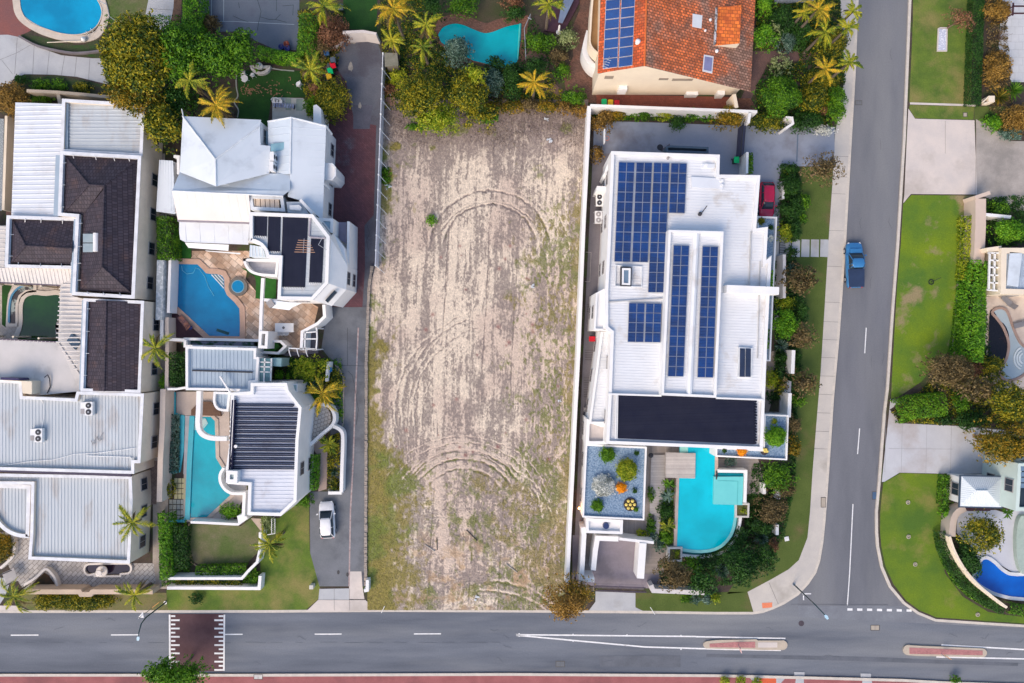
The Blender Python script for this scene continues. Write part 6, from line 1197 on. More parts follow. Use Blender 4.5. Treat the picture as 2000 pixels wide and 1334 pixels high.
M = MB(); q = P(1131.5, 993, 2.4); lw = thing('wall_lamp', 'glowing orange wall lamp in the dark passage beside the villa', 'lamp', (q[0], q[1], 2.2)); M.lathe(0, 0, [(.05, 0), (.12, .05), (.12, .2), (.02, .24)], 12); M.build('lamp_shade', mat('lamp_glow', (.9, .4, .1), None, 1, .5, emit=((1, .42, .10), 14)), lw); M = MB(); M.box(.2, 0, .05, .3, .05, .05); M.build('bracket', DARK, lw)
ll = bpy.data.lights.new('lamp_light', 'POINT'); ll.energy = 16; ll.color = (1, .45, .15); ll.shadow_soft_size = .12; lo = bpy.data.objects.new('lamp_light', ll); COL.objects.link(lo); lo.parent = lw; lo.location = (-.25, 0, .1)
# pool
wp = water('cyan', (.0, .54, .68), (.0, .52, .66))
pv = pool('large curved cyan infinity pool south of the villa', [(1328, 868), (1398.5, 868), (1398.5, 925), (1402, 925), (1402, 986), (1434, 987)] + smooth_path([(1434, 987), (1433, 1013), (1426, 1041), (1409, 1063), (1386, 1073), (1356, 1074.5), (1322, 1069)], 4, False)[1:] + [(1326.5, 934)], wp, z=1.0)
for k_, (zz, w_, of) in enumerate(((1.12, .18, 0),)): M = MB(); cv = smooth_path([(1440, 990), (1439, 1016), (1431, 1044), (1412, 1068), (1388, 1079), (1356, 1080), (1322, 1076)], 5, False)
M = MB(); M.strip(PX(smooth_path([(1437, 990), (1436, 1014), (1429, 1042), (1411, 1065), (1387, 1075.5), (1356, 1077), (1322, 1072)], 5, False), 1.05), .34, .0, 1.05); M.build('infinity_edge', mat('aqua_tile', (.22, .58, .58), None, 1, .3), pv)
M = MB(); M.strip(PX(smooth_path([(1441, 990), (1440, 1016), (1433, 1045), (1413, 1070), (1388, 1081), (1356, 1082), (1322, 1078)], 5, False), .8), .4, .0, .62); M.build('overflow_channel', mat('dark_teal_water', (.02, .16, .17), (.03, .25, .25), .8, .1), pv)
M = MB(); M.strip(PX(smooth_path([(1446, 988), (1446, 1015), (1438, 1048), (1416, 1075), (1389, 1086), (1356, 1087.5), (1322, 1083)], 5, False), 1.0), .32, .0, 1.0); M.build('outer_wall', WHITE, pv)
M = MB(); M.prism(PX([(1326.5, 934), (1322, 1069), (1316, 1068), (1321, 934)], 1.05), 0, 1.05); M.build('coping', mat('taupe_coping', (.42, .36, .33), None, 1, .8), pv)
M = MB(); M.prism(PX([(1328, 870), (1344, 871), (1343, 884), (1328, 884)], 1.0), .9, 1.02); M.build('step', mat('pale_green_step', (.28, .58, .50), None, 1, .4), pv)  # pool step in a paler green than the water
sv = world_thing('spa', 'raised square pale-aqua spa on the right of the cyan pool', 'spa', 1424, 955)
M = MB(); M.prism(PX([(1394.5, 931), (1452, 931), (1450, 986.5), (1393.5, 985)], 1.35), 0, 1.35); M.build('basin', mat('spa_aqua', (.16, .58, .58), (.14, .54, .55), .5, .25, spec=.5), sv)
M = MB(); M.prism(PX([(1402, 923), (1452, 925), (1452, 931), (1402, 930)], 1.2), 0, 1.2); M.build('spillway', mat('deep_teal', (.0, .20, .25), None, 1, .1), sv)
M = MB(); M.strip(PX([(1402, 920), (1457, 921), (1455, 982)], 1.5), .34, 0, 1.5); M.build('outer_wall', WHITE, sv); M = MB(); M.strip(PX([(1441.5, 940), (1440, 986)], 1.42), .05, 1.3, 1.37); M.strip(PX([(1402, 939), (1441, 940)], 1.42), .05, 1.3, 1.37); M.build('bench_edge', mat('aqua_line', (.07, .42, .44), None, 1, .4), sv)
M = MB(); M.strip(PX([(1400, 875), (1400, 930)], 1.2), .34, 0, 1.15); M.build('side_wall', mat('peach_wall', (.55, .40, .33), None, 1, .8), pv)
M = MB(); M.prism(PX([(1300.5, 884), (1358.5, 885.5), (1357.5, 934.5), (1300, 933)], 1.3), 0.9, 1.3, True, True); o = M.build('timber_platform', mat('bleached_boards', (.50, .46, .43), (.42, .38, .36), .8, .8, fine=.1, pat=('brick', 60., .14, .012, (.27, .25, .24), 0, .12)), None, P(1330, 909)); tag(o, 'bleached timber platform reaching over the cyan pool', 'deck')
struct('boardwalk', mat('bleached_walk', (.44, .42, .41), (.38, .36, .36), .8, .8, fine=.1, pat=('brick', 60., .3, .014, (.28, .26, .26), 0, .06)), .30, [(1271, 888), (1299, 888), (1297, 956), (1294, 965), (1284, 1058), (1278, 1052), (1277, 1003), (1268, 1003), (1269, 956)], base=0)
q = P(1272, 890, 1); M = MB(); M.lathe(q[0], q[1], [(.14, .3), (.12, .6), (.3, .8), (.1, .9), (.001, .92)], 12); o = M.build('garden_lamp', DARK, None, (q[0], q[1], .3)); tag(o, 'small dark garden light at the top of the boardwalk', 'lamp')
q = P(1400, 925, 1.4); o = MB(); o.tube([(q[0], q[1] - .8, 1.2), (q[0] - .05, q[1] - .3, 1.5), (q[0] + .05, q[1] + .3, 1.3)], .09, 8); o = o.build('pool_tap', DARK, None, (q[0], q[1], 1.2)); tag(o, 'dark spout on the corner where the cyan pool meets the raised spa', 'spout')
for x, y, l_ in ((1319, 1083, 'planter box with a glowing yellow plant at the lower left corner of the curved pool'), (1450, 997, 'planter box with a yellow plant at the right shoulder of the curved pool')):
    pb_ = world_thing('planter_box', l_, 'planter', x, y); a_, c_ = 14, 14
    M = MB(); M.ring(PX([(x - a_, y - c_), (x + a_, y - c_), (x + a_ - 1, y + c_), (x - a_, y + c_)], 1.3), .2, 0, 1.3, 1.1); M.build('box_wall', mat('white_planter', (.62, .60, .56), None, 1, .8), pb_)
    M = MB(); M.sheet(PX([(x - a_ + 2, y - c_ + 2), (x + a_ - 2, y - c_ + 2), (x + a_ - 3, y + c_ - 2), (x - a_ + 2, y + c_ - 2)], 1.15), 1.15); M.build('soil', mat('planter_moss', (.08, .09, .02), (.10, .09, .04), 3, .9), pb_)
# villa boundary walls
wall_line('long white wall between the sandy lot and the villa', [(1151, 207), (1147, 300), (1144, 362), (1140, 440), (1135, 560), (1130, 690), (1124, 800), (1118, 930), (1112, 1050), (1108, 1142)], 2.2, .42)
wall_line('white north wall of the villa below the orange-roofed house', [(1153, 206), (1235, 209), (1479, 218)], 2.6, .32); wall_line('short white wall meeting the sliding villa gate', [(1465, 219), (1462, 240)], 2.6, .3); wall_line('white wall between the green bin and the trimmed hedge', [(1460, 297), (1459, 338)], 2.4, .26)
g2 = world_thing('driveway_gate', 'dark steel gate at the north-east corner of the villa yard', 'gate', 1455, 270); M = MB(); M.tube([P(1452, 240, 2), P(1447, 303, 2)], .08, 6); M.tube([P(1457, 238, 2), P(1452, 300, 2)], .04, 6); M.build('rail', DARK, g2); M = MB(); M.prism(PX([(1450, 243), (1456, 243), (1451, 302), (1446, 302)], 1.6), 0, 1.6); M.build('gate_panel', mat('gate_blue', (.03, .035, .08), (.05, .055, .10), 4, .5), g2)
wall_line('white stepped wall by the round green hedge ball', [(1535, 229), (1547, 230), (1549, 241), (1535, 250)], 2.2, .26, group=None); wall_line('white garden wall right of the villa steps, upper', [(1532, 497), (1532, 582)], 2.1, .34, mat('soft_white', (.62, .60, .60), None, 1, .7)); wall_line('white garden wall right of the villa, middle length', [(1550, 684), (1548, 730)], 2.4, .4); wall_line('white garden wall right of the villa, lower length', [(1543, 768), (1541, 815)], 2.4, .4)
struct('rear_path', mat('white_ledge', (.60, .58, .60), (.54, .52, .54), 1, .7), .4, [(1528, 740), (1543, 745), (1539, 810), (1521, 808), (1522, 760)], base=0); struct('rear_path', mat('tan_path', (.38, .30, .25), (.32, .26, .22), 1, .8), .1, [(1496, 690), (1515, 684), (1513, 760), (1500, 808), (1492, 808)], base=0)
for i in range(5): M = MB()
rl = world_thing('stair_rail', 'small dark slatted stair rail beside the yellow-green bush', 'railing', 1528, 483); M = MB()
for i in range(7): M.tube([P(1523, 474 + i * 3.2, 1.2), P(1534, 473 + i * 3.2, 1.2)], .04, 5)
M.tube([P(1523, 472, 1.2), P(1522, 496, 1.2)], .05, 5); M.build('rail', DARK, rl)
bh = thing('basketball_hoop', 'white backboard with an orange hoop on the villa court', 'hoop', P(1180, 266, 0), 0); q0 = P(1180, 267, 3.0)
M = MB(); dx, dy = q0[0] - bh.location[0], q0[1] - bh.location[1]; M.box(dx, dy, 2.6, .1, 1.5, .9); M.build('backboard', PLASW, bh); M = MB(); M.tube([(dx + .35 + .25 * math.cos(a * .524), dy - .1 + .25 * math.sin(a * .524), 2.75) for a in range(13)], .03, 5); M.build('hoop', mat('hoop_orange', (.7, .2, .1), None, 1, .5), bh); M = MB(); M.tube([(0, 0, 0), (0, 0, 2.6), (dx, dy, 2.8)], .06, 8); M.build('pole', STEEL, bh)
wheelie('green-lidded wheelie bin inside the villa wall near the gate', 1439, 312, R(180), LIDG, 1.05); wheelie('red-lidded wheelie bin in the passage left of the villa', 1156.5, 662, R(90), LIDR); 
q = P(1145, 800, .6); M = MB(); M.box(0, 0, 0, .5, .42, .55); M.box(0, 0, .55, .56, .48, .05); o = M.build('storage_box', FRAME, None, (0, 0, 0)); o.location = (q[0], q[1], .03); tag(o, 'small grey utility box in the passage left of the villa', 'box')
lines('passage_frame', mat('line_cream', (.48, .42, .38), None, 1, .7), [[(1144, 492.5), (1154.5, 493), (1152, 550.5), (1142.5, 550)]], .05, .05)

# ---------------------------------------------------------------- orange-roofed house
O = world_thing('orange_house', 'cream house with weathered orange tile roof and blue solar panels', 'house', 1320, 80)
yN = -90
eL, rd, eR = 6.4, 9.1, 2.7
slopes(O, [[(1177, yN, eL), (1265, yN, rd), (1259, 129, rd), (1167, 143.5, eL)]], mat('orange_tile_clean', (.64, .12, .03), (.50, .08, .025), .8, .75, fine=.3, c3=(.28, .10, .05), sc3=.4, t3=(.56, .7), pat=('brick', .38, .30, .03, (.2, .05, .02), R(2), .3)))
slopes(O, [[(1265, yN, rd), (1480, yN, eR), (1466, 179.5, eR), (1259, 129, rd)]], TILEO, ridge=[[(1265, yN, rd), (1259, 129, rd)]], rm=mat('ridge_orange', (.66, .16, .04), None, 1, .8))
a0, a1, a2, a3, a4 = P(1167, 144.5, 6.3), P(1259, 130.5, 9.0), P(1454, 177.5, 3.0), P(1174, yN, 6.3), P(1472, yN, 3.0)
M = MB(); V_ = [(a0[0] + .2, a0[1], 0), (a2[0], a0[1] + 0.0, 0)]
yS = a0[1] + .02
def sy(p): return (p[0], yS, p[2])
b0, b1, b2 = (a0[0] + .15, yS, 6.3), (a1[0], yS, 8.95), (a2[0] - .1, yS, 3.0)
M.add([b0, b1, b2, (b2[0], yS, 0), (b0[0], yS, 0)], [(0, 1, 2, 3, 4)]); M.add([b0, (b0[0], yS, 0), (a3[0], a3[1], 0), (a3[0], a3[1], 6.3)], [(0, 1, 2, 3)]); M.add([b2, (b2[0], yS, 0), (a4[0], a4[1], 0), (a4[0], a4[1], 3.0)], [(3, 2, 1, 0)]); M.build('wall', CREAM, O)
def wallslot(x0, x1, y0, y1, m, d=.06, nm='window'):
    """opening on the south wall, photo pixels at the wall plane"""
    # solve height from y on the plane Y = yS
    hh = lambda y: H * (1 - yS / ((667 - y) * S)); za, zb = hh(y1), hh(y0); k = S * (H - (za + zb) / 2) / H; xa, xb = (x0 - 1000) * k, (x1 - 1000) * k
    M = MB(); M.box((xa + xb) / 2, yS - d / 2, za, xb - xa, d, zb - za); return M.build(nm, m, O)
for a_ in ((1181, 1198, 148, 153), (1287, 1305, 152.5, 155.5), (1313, 1353, 153.5, 157)): wallslot(*a_, mat('slot_brown', (.30, .25, .20), None, 1, .7))  # slots drawn as plain brown boxes on the wall
for x0, x1, y0, y1 in ((1207, 1223, 167, 177), (1398, 1412, 177, 186)): wallslot(x0, x1, y0, y1, PLASW, .45, 'wall_unit')
wallslot(1338, 1361, 179, 186, PLASW, .35, 'window_hood'); wallslot(1304, 1329, 191.5, 193, WHITE, .4, 'ledge')
for k_ in range(2):
    for j in range(12):
        y1 = 132 - j * 19.2 - k_ * 3.2; c0, c1 = (1177.5, 1205.5) if k_ == 0 else (1207.5, 1234.5)
        sl = lambda y: (138 - y) * .042
        zz = lambda x, y: eL + (rd - eL) * ((x - (1167 + (143 - y) * .044)) / 92.) + .14
        cs = [(c0 + sl(y1), y1 + 2.5), (c1 + sl(y1), y1 - 1.2), (c1 + sl(y1 - 18), y1 - 19.4), (c0 + sl(y1 - 18), y1 - 15.7)]
        M = MB(); q = [P(x, y, zz(x, y)) for x, y in cs]; M.mi = 0; M.add(q + [(a[0], a[1], a[2] - .08) for a in q], [(0, 1, 2, 3), (4, 5, 1, 0), (5, 6, 2, 1), (6, 7, 3, 2), (7, 4, 0, 3)]); ce = np.mean(np.array(q), 0); q2 = [tuple(ce + (np.array(a) - ce) * .955 + [0, 0, .012]) for a in q]; M.mi = 1; M.add(q2, [(0, 1, 2, 3)])
        M.build('solar_panel', [mat('panel_frame_white', (.6, .62, .66), None, 1, .4), mat('solar_cell_bright', (.012, .085, .30), (.01, .06, .22), .5, .18, spec=.7, pat=('brick', .165, .165, .012, (.05, .05, .16), R(-7), .06))], O)
def rz_(x, y): return rd + (eR - rd) * ((x - (1259 + (129 - y) * .045)) / 207.)
M = MB(); q = [P(x, y, rz_(x, y) + .25) for x, y in ((1353, 26.5), (1372, 30), (1370, 55.5), (1352, 52))]; M.add(q + [(a[0], a[1], a[2] - .3) for a in q], [(0, 1, 2, 3), (4, 5, 1, 0), (5, 6, 2, 1), (6, 7, 3, 2), (7, 4, 0, 3)]); M.build('skylight', PLASW, O)
M = MB(); q = [P(x, y, rz_(x, y) + .25) for x, y in ((1375, 106.5), (1394, 110), (1391, 143.5), (1372, 139))]; M.add(q + [(a[0], a[1], a[2] - .3) for a in q], [(0, 1, 2, 3), (4, 5, 1, 0), (5, 6, 2, 1), (6, 7, 3, 2), (7, 4, 0, 3)]); o = M.build('skylight', PLASW, O)
M = MB(); ce = np.mean(np.array(q), 0); M.add([tuple(ce + (np.array(a) - ce) * .8 + [0, 0, .02]) for a in q], [(0, 1, 2, 3)]); M.build('pane', mat('sky_mauve', (.28, .27, .45), None, 1, .15), o)
dz = 1.5
dq = [P(1401, 14, rz_(1401, 14) + .2), P(1448, 10, rz_(1448, 10) + dz), P(1444.5, 85, rz_(1444, 85) + dz), P(1395, 89.5, rz_(1395, 89) + .2)]; db = [(dq[1][0], dq[1][1], dq[1][2] - dz - .1), (dq[2][0], dq[2][1], dq[2][2] - dz - .1)]
M = MB(); M.add(dq, [(0, 1, 2, 3)]); M.build('dormer_roof', TILEON, O); M = MB(); M.add([dq[1], dq[2], db[1], db[0], dq[3], dq[0]], [(0, 1, 2, 3), (1, 4, 2), (0, 3, 5)]); M.build('dormer_wall', CREAM, O)
M = MB(); M.strip(PX([(1399, 16), (1395, 88)], rz_(1396, 50) + .25), .22, rz_(1396, 50) - .4, rz_(1396, 50) + .45); M.build('flashing', mat('lead_flashing', (.5, .5, .52), (.1, .1, .1), 2, .5, t12=(.5, .55)), O)
for x, y, r_ in ((1246, 81, .26), (1399.5, 100, .2), (1377, 60, .14), (1387, 39, .16)): M = MB(); z_ = (rd + (eL - rd) * (1260 - x) / 92 if x < 1260 else rz_(x, y)); q = P(x, y, z_ + .2); M.lathe(q[0], q[1], [(r_, z_ - .1), (r_, z_ + .3), (r_ * .5, z_ + .42), (.001, z_ + .43)], 14); M.build('vent', PLASW, O)
M = MB(); q = P(1179, 128, 7.0); M.tube([(q[0], q[1], 6.6), (q[0], q[1], 8.0)], .03, 5)
for i in range(4): M.tube([(q[0] - .3 + i * .12, q[1] - .4 + i * .25, 7.9), (q[0] + .3 + i * .12, q[1] - .6 + i * .25, 7.9)], .02, 4)
M.tube([(q[0] - .2, q[1] - .6, 7.9), (q[0] + .5, q[1] + .6, 7.9)], .02, 4); o = M.build('roof_antenna', STEEL, None, (q[0], q[1], 6.6)); tag(o, 'thin television antenna at the left edge of the orange roof', 'antenna')
bp_ = [(1176, -60), (1164, -40), (1157, 2), (1153, 60), (1152, 82), (1158, 95), (1168, 104)]; M = MB(); M.strip(PX(smooth_path(bp_, 4, False), 5.2), .2, 3.2, 5.2); M.build('balcony_wall', CREAM, O); M = MB(); M.prism(PX(smooth_path(bp_, 4, False) + [(1176, 104), (1182, -60)], 4.2), 3.9, 4.2); M.build('balcony_floor', mat('balcony_tan', (.45, .27, .12), (.38, .22, .10), 1, .7, fine=.1), O)
bp2 = [(1150, 60), (1143, 88), (1143, 103), (1150, 118), (1160, 128), (1170, 132)]; M = MB(); M.strip(PX(smooth_path(bp2, 4, False), 2.6), .55, 0, 2.6); M.build('bay_wall', WHITE, O); M = MB(); M.prism(PX(smooth_path(bp2, 4, False) + [(1176, 132), (1172, 60)], 2.3), 0, 2.2); M.build('bay_roof', CREAM, O)
wall_line('cream wall stub at the south-east corner of the orange-roofed house', [(1434, 184), (1439, 210)], 2.4, .4, CREAM)
for i, (x, l_, c_) in enumerate(((1180, LIDG, 'green'), (1192.5, LIDY, 'yellow'), (1205, LIDR, 'red'))): wheelie(c_ + '-lidded wheelie bin against the white wall by the orange-roofed house', x, 199 + i * 1.2, R(0), l_)
# ---------------------------------------------------------------- north gardens, walls and pools
pool('bright blue oval pool with broad cream coping at the top left', smooth_path([(43, -30), (40, 5), (46, 28), (62, 45), (90, 56), (120, 65), (150, 67.5), (175, 61), (192, 46), (199, 22), (192, 4), (178, -15), (150, -45), (90, -50)], 5), water('sky', (.0, .36, .62), (.0, .30, .56)), cm=mat('sand_coping', (.58, .50, .42), (.50, .43, .36), 1.2, .8, fine=.1), cw=.1, z=.12)
M = MB(); pts = ccw(PX(smooth_path([(29, -30), (27, 10), (34, 34), (52, 52), (82, 68), (118, 79), (155, 84), (190, 76), (208, 55), (214, 30), (208, 4), (196, -18), (160, -60), (80, -60)], 5))); M.ring(pts, .82, 0, .14); o = M.build('coping_band', mat('sand_coping', 0, 0)); o['kind'] = 'structure'
nt_ = world_thing('pool_ladder', 'white rail ladder at the lower right of the oval pool', 'ladder', 178, 63); M = MB()
for dx in (0, 9): M.tube([P(168 + dx, 61 - dx * .6, .1), P(170 + dx, 64 - dx * .6, .9), P(174 + dx, 69 - dx * .6, .15)], .035, 6)
M.build('rail', PLASW, nt_)
o = MB(); o.tube([P(92, 83, .3), P(160, 80, .3)], .05, 5); o.tube([P(165, 71, .3), P(156, 83, .3)], .05, 5); o = o.build('cleaning_pole', CREAM, None, P(120, 82)); tag(o, 'long pale cleaning pole lying along the oval pool coping', 'pole')
o = MB(); o.lathe(0, 0, [(.01, 0), (.25, .1), (.3, .28), (.2, .48), (.01, .55)], 16); o = o.build('beach_ball', mat('ball_teal', (.02, .2, .26), (.7, .7, .7), .8, .3, t12=(.48, .52), stretch=(3, .3, 1)), None, (0, 0, 0), True); o.location = P(166, 78.5, .15); tag(o, 'teal and white striped ball on the oval pool coping', 'ball')
M = MB(); M.tube([P(207, 4, 1), P(214, 32, 1), P(233, 46, 1)], .03, 5); M.tube([P(192, 0, .9), P(206, 8, 1)], .05, 5)
o = M.build('pool_fence', STEEL, None, P(214, 20)); tag(o, 'thin steel fence rail at the right of the oval pool', 'fence')
wall_line('low dark curved garden kerb below the oval pool', smooth_path([(36, 70), (70, 88), (110, 98), (150, 103), (200, 98)], 4, False), .4, .22, mat('dark_kerb', (.18, .16, .17), None, 1, .9))
struct('lawn', mat('bed_growth', 0, 0), .015, smooth_path([(40, 68), (80, 72), (120, 84), (160, 88), (200, 76), (205, 100), (200, 112), (150, 108), (90, 95)], 3)); struct('garden_bed', MULCH, .016, [(340, -20), (356, -20), (352, 50), (332, 52)])
# hedged court edge and pots
for i, (x, y, c_, n_) in enumerate(((549, 91, (.02, .03, .16), 'dark blue glazed pot'), (559, 85, (.22, .05, .03), 'terracotta pot'), (561, 94, (.03, .04, .2), 'second blue glazed pot, at the right'))):
    q = P(x, y, .6); M = MB(); M.lathe(0, 0, [(.16, 0), (.3, .3), (.34, .62), (.28, .64), (.25, .5), (.001, .45)], 16); o = M.build('plant_pot', mat('pot%d' % i if 0 else 'glaze_' + n_.split()[0], c_, None, 1, .3), None, (0, 0, 0), True); o.location = (q[0], q[1], 0); tag(o, n_ + ' at the corner of the old tennis court', 'pot')
wt = mat('pale_wall', (.66, .60, .56), (.58, .52, .49), .7, .8)
wall_line('white arched wall across the head of the lane', [(669, 63), (709, 61), (735, 66)], 2.4, .3, wt); wall_line('low curved kerb at the top left of the lane', smooth_path([(671, 68), (668, 80), (658, 90), (645, 93)], 4, False), .4, .25, wt)
fc = [(745.5, 95), (743, 118), (740.5, 145), (739, 160), (737.5, 190), (736, 216), (735, 240), (735, 260), (734, 300), (733, 340), (731, 385), (729, 430), (726, 475), (727, 517)]
fm = mat('fence_white', (.60, .63, .70), (.55, .58, .65), 1, .5)
fn = world_thing('panel_fence', 'white panel fence with leaning posts between the lane and the sandy lot', 'fence', 737, 300); fl = [(744.5 + (i * 0) - i * .95, 96 + i * 30.2) for i in range(15)]
fl = [(748.5 - .00 * i if 0 else 748 - (y - 96) * .036, y) for i, y in enumerate(np.linspace(104, 518, 15))]
M = MB(); M.strip(PX(fl, 1.8), .09, .1, 1.8); M.build('panel', fm, fn)
for x, y in fl: M = MB(); q = P(x, y, 1.9); M.box(q[0], q[1], 0, .16, .16, 1.95); M.tube([(q[0], q[1], 1.6), (q[0] + .75, q[1] - .75, .1)], .03, 5); M.build('post', FLASH, fn)
M = MB(); rg = random.Random(8)
for i in range(150):
    y = 522 + i * 4.15; x = np.interp(y, [520, 560, 700, 1150], [728, 721.5, 716.5, 715]) + rg.uniform(-.4, .4); q = P(x, y); M.box(q[0], q[1], 0, rg.uniform(.26, .36), rg.uniform(.2, .245), rg.uniform(.28, .42), rg.uniform(-.08, .08))
o = M.build('stone_wall', mat('limestone', (.42, .36, .30), (.26, .22, .20), 3, .9, fine=.2), None, P(717, 800)); tag(o, 'long low limestone block wall between the lane and the sandy lot', 'wall')
wall_line('short pale blue wall end at the foot of the limestone wall', [(711, 1154), (717, 1153), (717.5, 1133)], 1.1, .35)
# centre-top pool garden
pool('turquoise pool with wavy brick edge behind the sandy lot', smooth_path([(856, 68), (866, 54), (885, 47), (903, 49), (925, 58), (945, 65), (962, 63), (985, 54), (1000, 50), (1018, 47)], 4, False) + [(1016, 80), (1010, 118), (1003, 135), (975, 130), (925, 118), (880, 95), (862, 82)], water('teal', (.0, .42, .48), (.0, .36, .42)), z=.08)
struct('brick_surround', BRK, .04, smooth_path([(840, 68), (846, 50), (865, 34), (888, 27), (912, 31), (935, 41), (952, 45), (968, 39), (990, 34), (1010, 33), (1032, 30)], 4, False) + [(1030, 60), (1022, 130), (1004, 138), (925, 122), (862, 90)])
struct('roller', mat('aqua_roller', (.08, .55, .50), None, 1, .5), .3, [(1014, 48), (1017, 48), (1012, 118), (1010, 118)], base=.1)
pf = world_thing('pool_fence', 'thin steel pool fence right of the wavy turquoise pool', 'fence', 1030, 60); M = MB(); M.tube([P(1036, 28, 1.1), P(1024, 55, 1.1), P(1026, 90, 1.1), P(1027, 112, 1.1)], .045, 6); M.tube([P(1031, 34, 1.15), P(1038, 38, 1.15)], .05, 5); M.build('rail', STEEL, pf)
for c_ in ((1036, 28), (1024, 55), (1026, 90), (1027, 112)): M = MB(); q = P(*c_, 1); M.cyl(q[0], q[1], 0, 1.1, .03, .03, 6); M.build('post', STEEL, pf)
struct('garden_deck', mat('plum_deck', (.075, .03, .05), (.06, .025, .04), 1, .7, pat=('brick', 40., .14, .012, (.03, .015, .025), 0, .1)), .25, [(1068, 20), (1132, -30), (1130, 10), (1100, 66), (1062, 62)], base=0)
q = P(1105, 22, .7); o = MB(); o.prism([(-.9, -1.4), (-.4, -1.5), (.9, 1.2), (.4, 2.0), (-.5, .8)], .62, .7, True, True); o.cyl(0, 0, 0, .62, .08, .08, 8); o = o.build('garden_table', mat('slate_top', (.20, .26, .36), (.16, .2, .3), 1, .3), None); o.location = (q[0], q[1], .25); tag(o, 'blue-grey angled table on the plum-coloured deck', 'table')
q = P(1092, 56, 1.2); o = MB(); o.lathe(0, 0, [(.24, 0), (.14, .3), (.1, 1.7), (.01, 1.9)], 12); o.lathe(0, 0, [(.3, 0), (.3, .08), (.001, .09)], 12); o = o.build('closed_parasol', PLASW, None, None, True); o.location = (q[0], q[1], .25); tag(o, 'closed white parasol at the lower edge of the plum deck', 'parasol')
q = P(761, 116, 1.9); sh = world_thing('garden_shed', 'small grey flat-roofed shed beside the top of the panel fence', 'shed', 761, 116); M = MB(); M.prism(PX([(751, 103), (776, 104), (778, 128), (752, 130)], 2.0), 1.9, 2.05, True, True); M.build('roof', mat('shed_grey', (.22, .21, .17), (.16, .16, .12), 1.5, .9, fine=.15), sh); M = MB(); M.prism(PX([(753, 105), (774, 106), (776, 127), (754, 128)], 1.9), 0, 1.88); M.build('wall', mat('shed_wall', (.2, .18, .15), None, 1, .9), sh)
q = P(760, 196, .5); M = MB(); [M.box(-.6 + .22 * i, 0, .1, .18, 1.0, .05) for i in range(6)]; M.box(0, -.4, 0, 1.3, .1, .1); M.box(0, .4, 0, 1.3, .1, .1); o = M.build('timber_pallet', mat('pallet_wood', (.36, .21, .14), (.28, .16, .11), 2, .9), None); o.location = (q[0], q[1], 0); tag(o, 'small reddish timber pallet under the olive tree by the panel fence', 'pallet')
for i, (x, y, l_) in enumerate(((650, 127, LIDR), (644.5, 138, LIDG), (642, 148, LIDY))): wheelie(['red', 'green', 'yellow'][i] + '-lidded wheelie bin at the lane edge beneath the palm', x, y, R(15), l_)
wheelie('dark grey bin at the top of the lane behind the red-lidded bin', 650, 117, R(10), mat('lid_grey', (.10, .13, .17), None, 1, .5)); wheelie('blue-lidded bin in the upper corner of the lane', 637, 102, R(10), mat('lid_blue', (.05, .15, .35), None, 1, .5)); wheelie('bluish bin beside the palm at the top of the lawn corner', 665, 13, 0, mat('lid_grey', (.10, .13, .17), None))
for x, y, r_ in ((690, 80, 6), (685, 130, 4.5), (703, 206, 3)): struct('concrete_patch', mat('patch_pale', (.33, .31, .27), (.24, .22, .2), 2, .9, t12=(.4, .6)), .03, [(x + r_ * math.cos(a) * (1 + .25 * math.sin(3 * a)), y + r_ * (1 if r_ > 5 else 2) * math.sin(a) * (1 + .2 * math.cos(5 * a))) for a in np.linspace(0, 6.0, 11)])
struct('stub_roof', mat('cool_roof', (.36, .42, .52), None, 1, .5), 2.6, [(1508, -40), (1590, -40), (1588, 5), (1512, 8)], base=0)
# litter and sticks on the lot
for i, (x, y, r_, l_) in enumerate(((1039, 560, .35, 'white crumpled scrap on the sandy lot right of centre'), (932, 1168, .45, 'pale blue-white scrap near the kerb at the bottom of the sandy lot'), (1067, 233, .35, 'white scrap in the brush at the back of the sandy lot'), (1073, 276, .45, 'grey tangled scrap in the dark patch at the back of the sandy lot'), (759, 367, .5, 'pale broken slab at the left edge of the sandy lot'), (1093, 783, .25, 'small white scrap near the right wall of the sandy lot'))):
    q = P(x, y); M = MB(); rg = random.Random(i)
    for k in range(7): a = rg.random() * 6.28; M.box(rg.uniform(-r_, r_) * .6, rg.uniform(-r_, r_) * .6, .05 + .02 * k, r_ * rg.uniform(.3, .8), r_ * rg.uniform(.2, .5), .02, a)
    o = M.build('litter', mat('litter_pale', (.62, .66, .70), (.5, .52, .54), 3, .6), None); o.location = (q[0], q[1], .06); tag(o, l_, 'scrap')
for i, (p0, p1, l_) in enumerate((((830, 1064), (849, 1077), 'pale straight stick lower left on the sandy lot'), ((911, 1035), (932, 1056), 'dark stick below the green tufts on the sandy lot'), ((989, 1102), (1010, 1118), 'thin pale stick near the lower tyre tracks'), ((853, 1050), (854, 1074), 'short dark upright stick on the sandy lot'))):
    M = MB(); M.tube([P(*p0, .14), P(*p1, .16)], .05, 5); o = M.build('stick', mat('stick_' + ('pale', 'dark')[i % 2], ((.5, .45, .4), (.08, .06, .05))[i % 2], None, 1, .9), None, P(*p0)); tag(o, l_, 'stick')
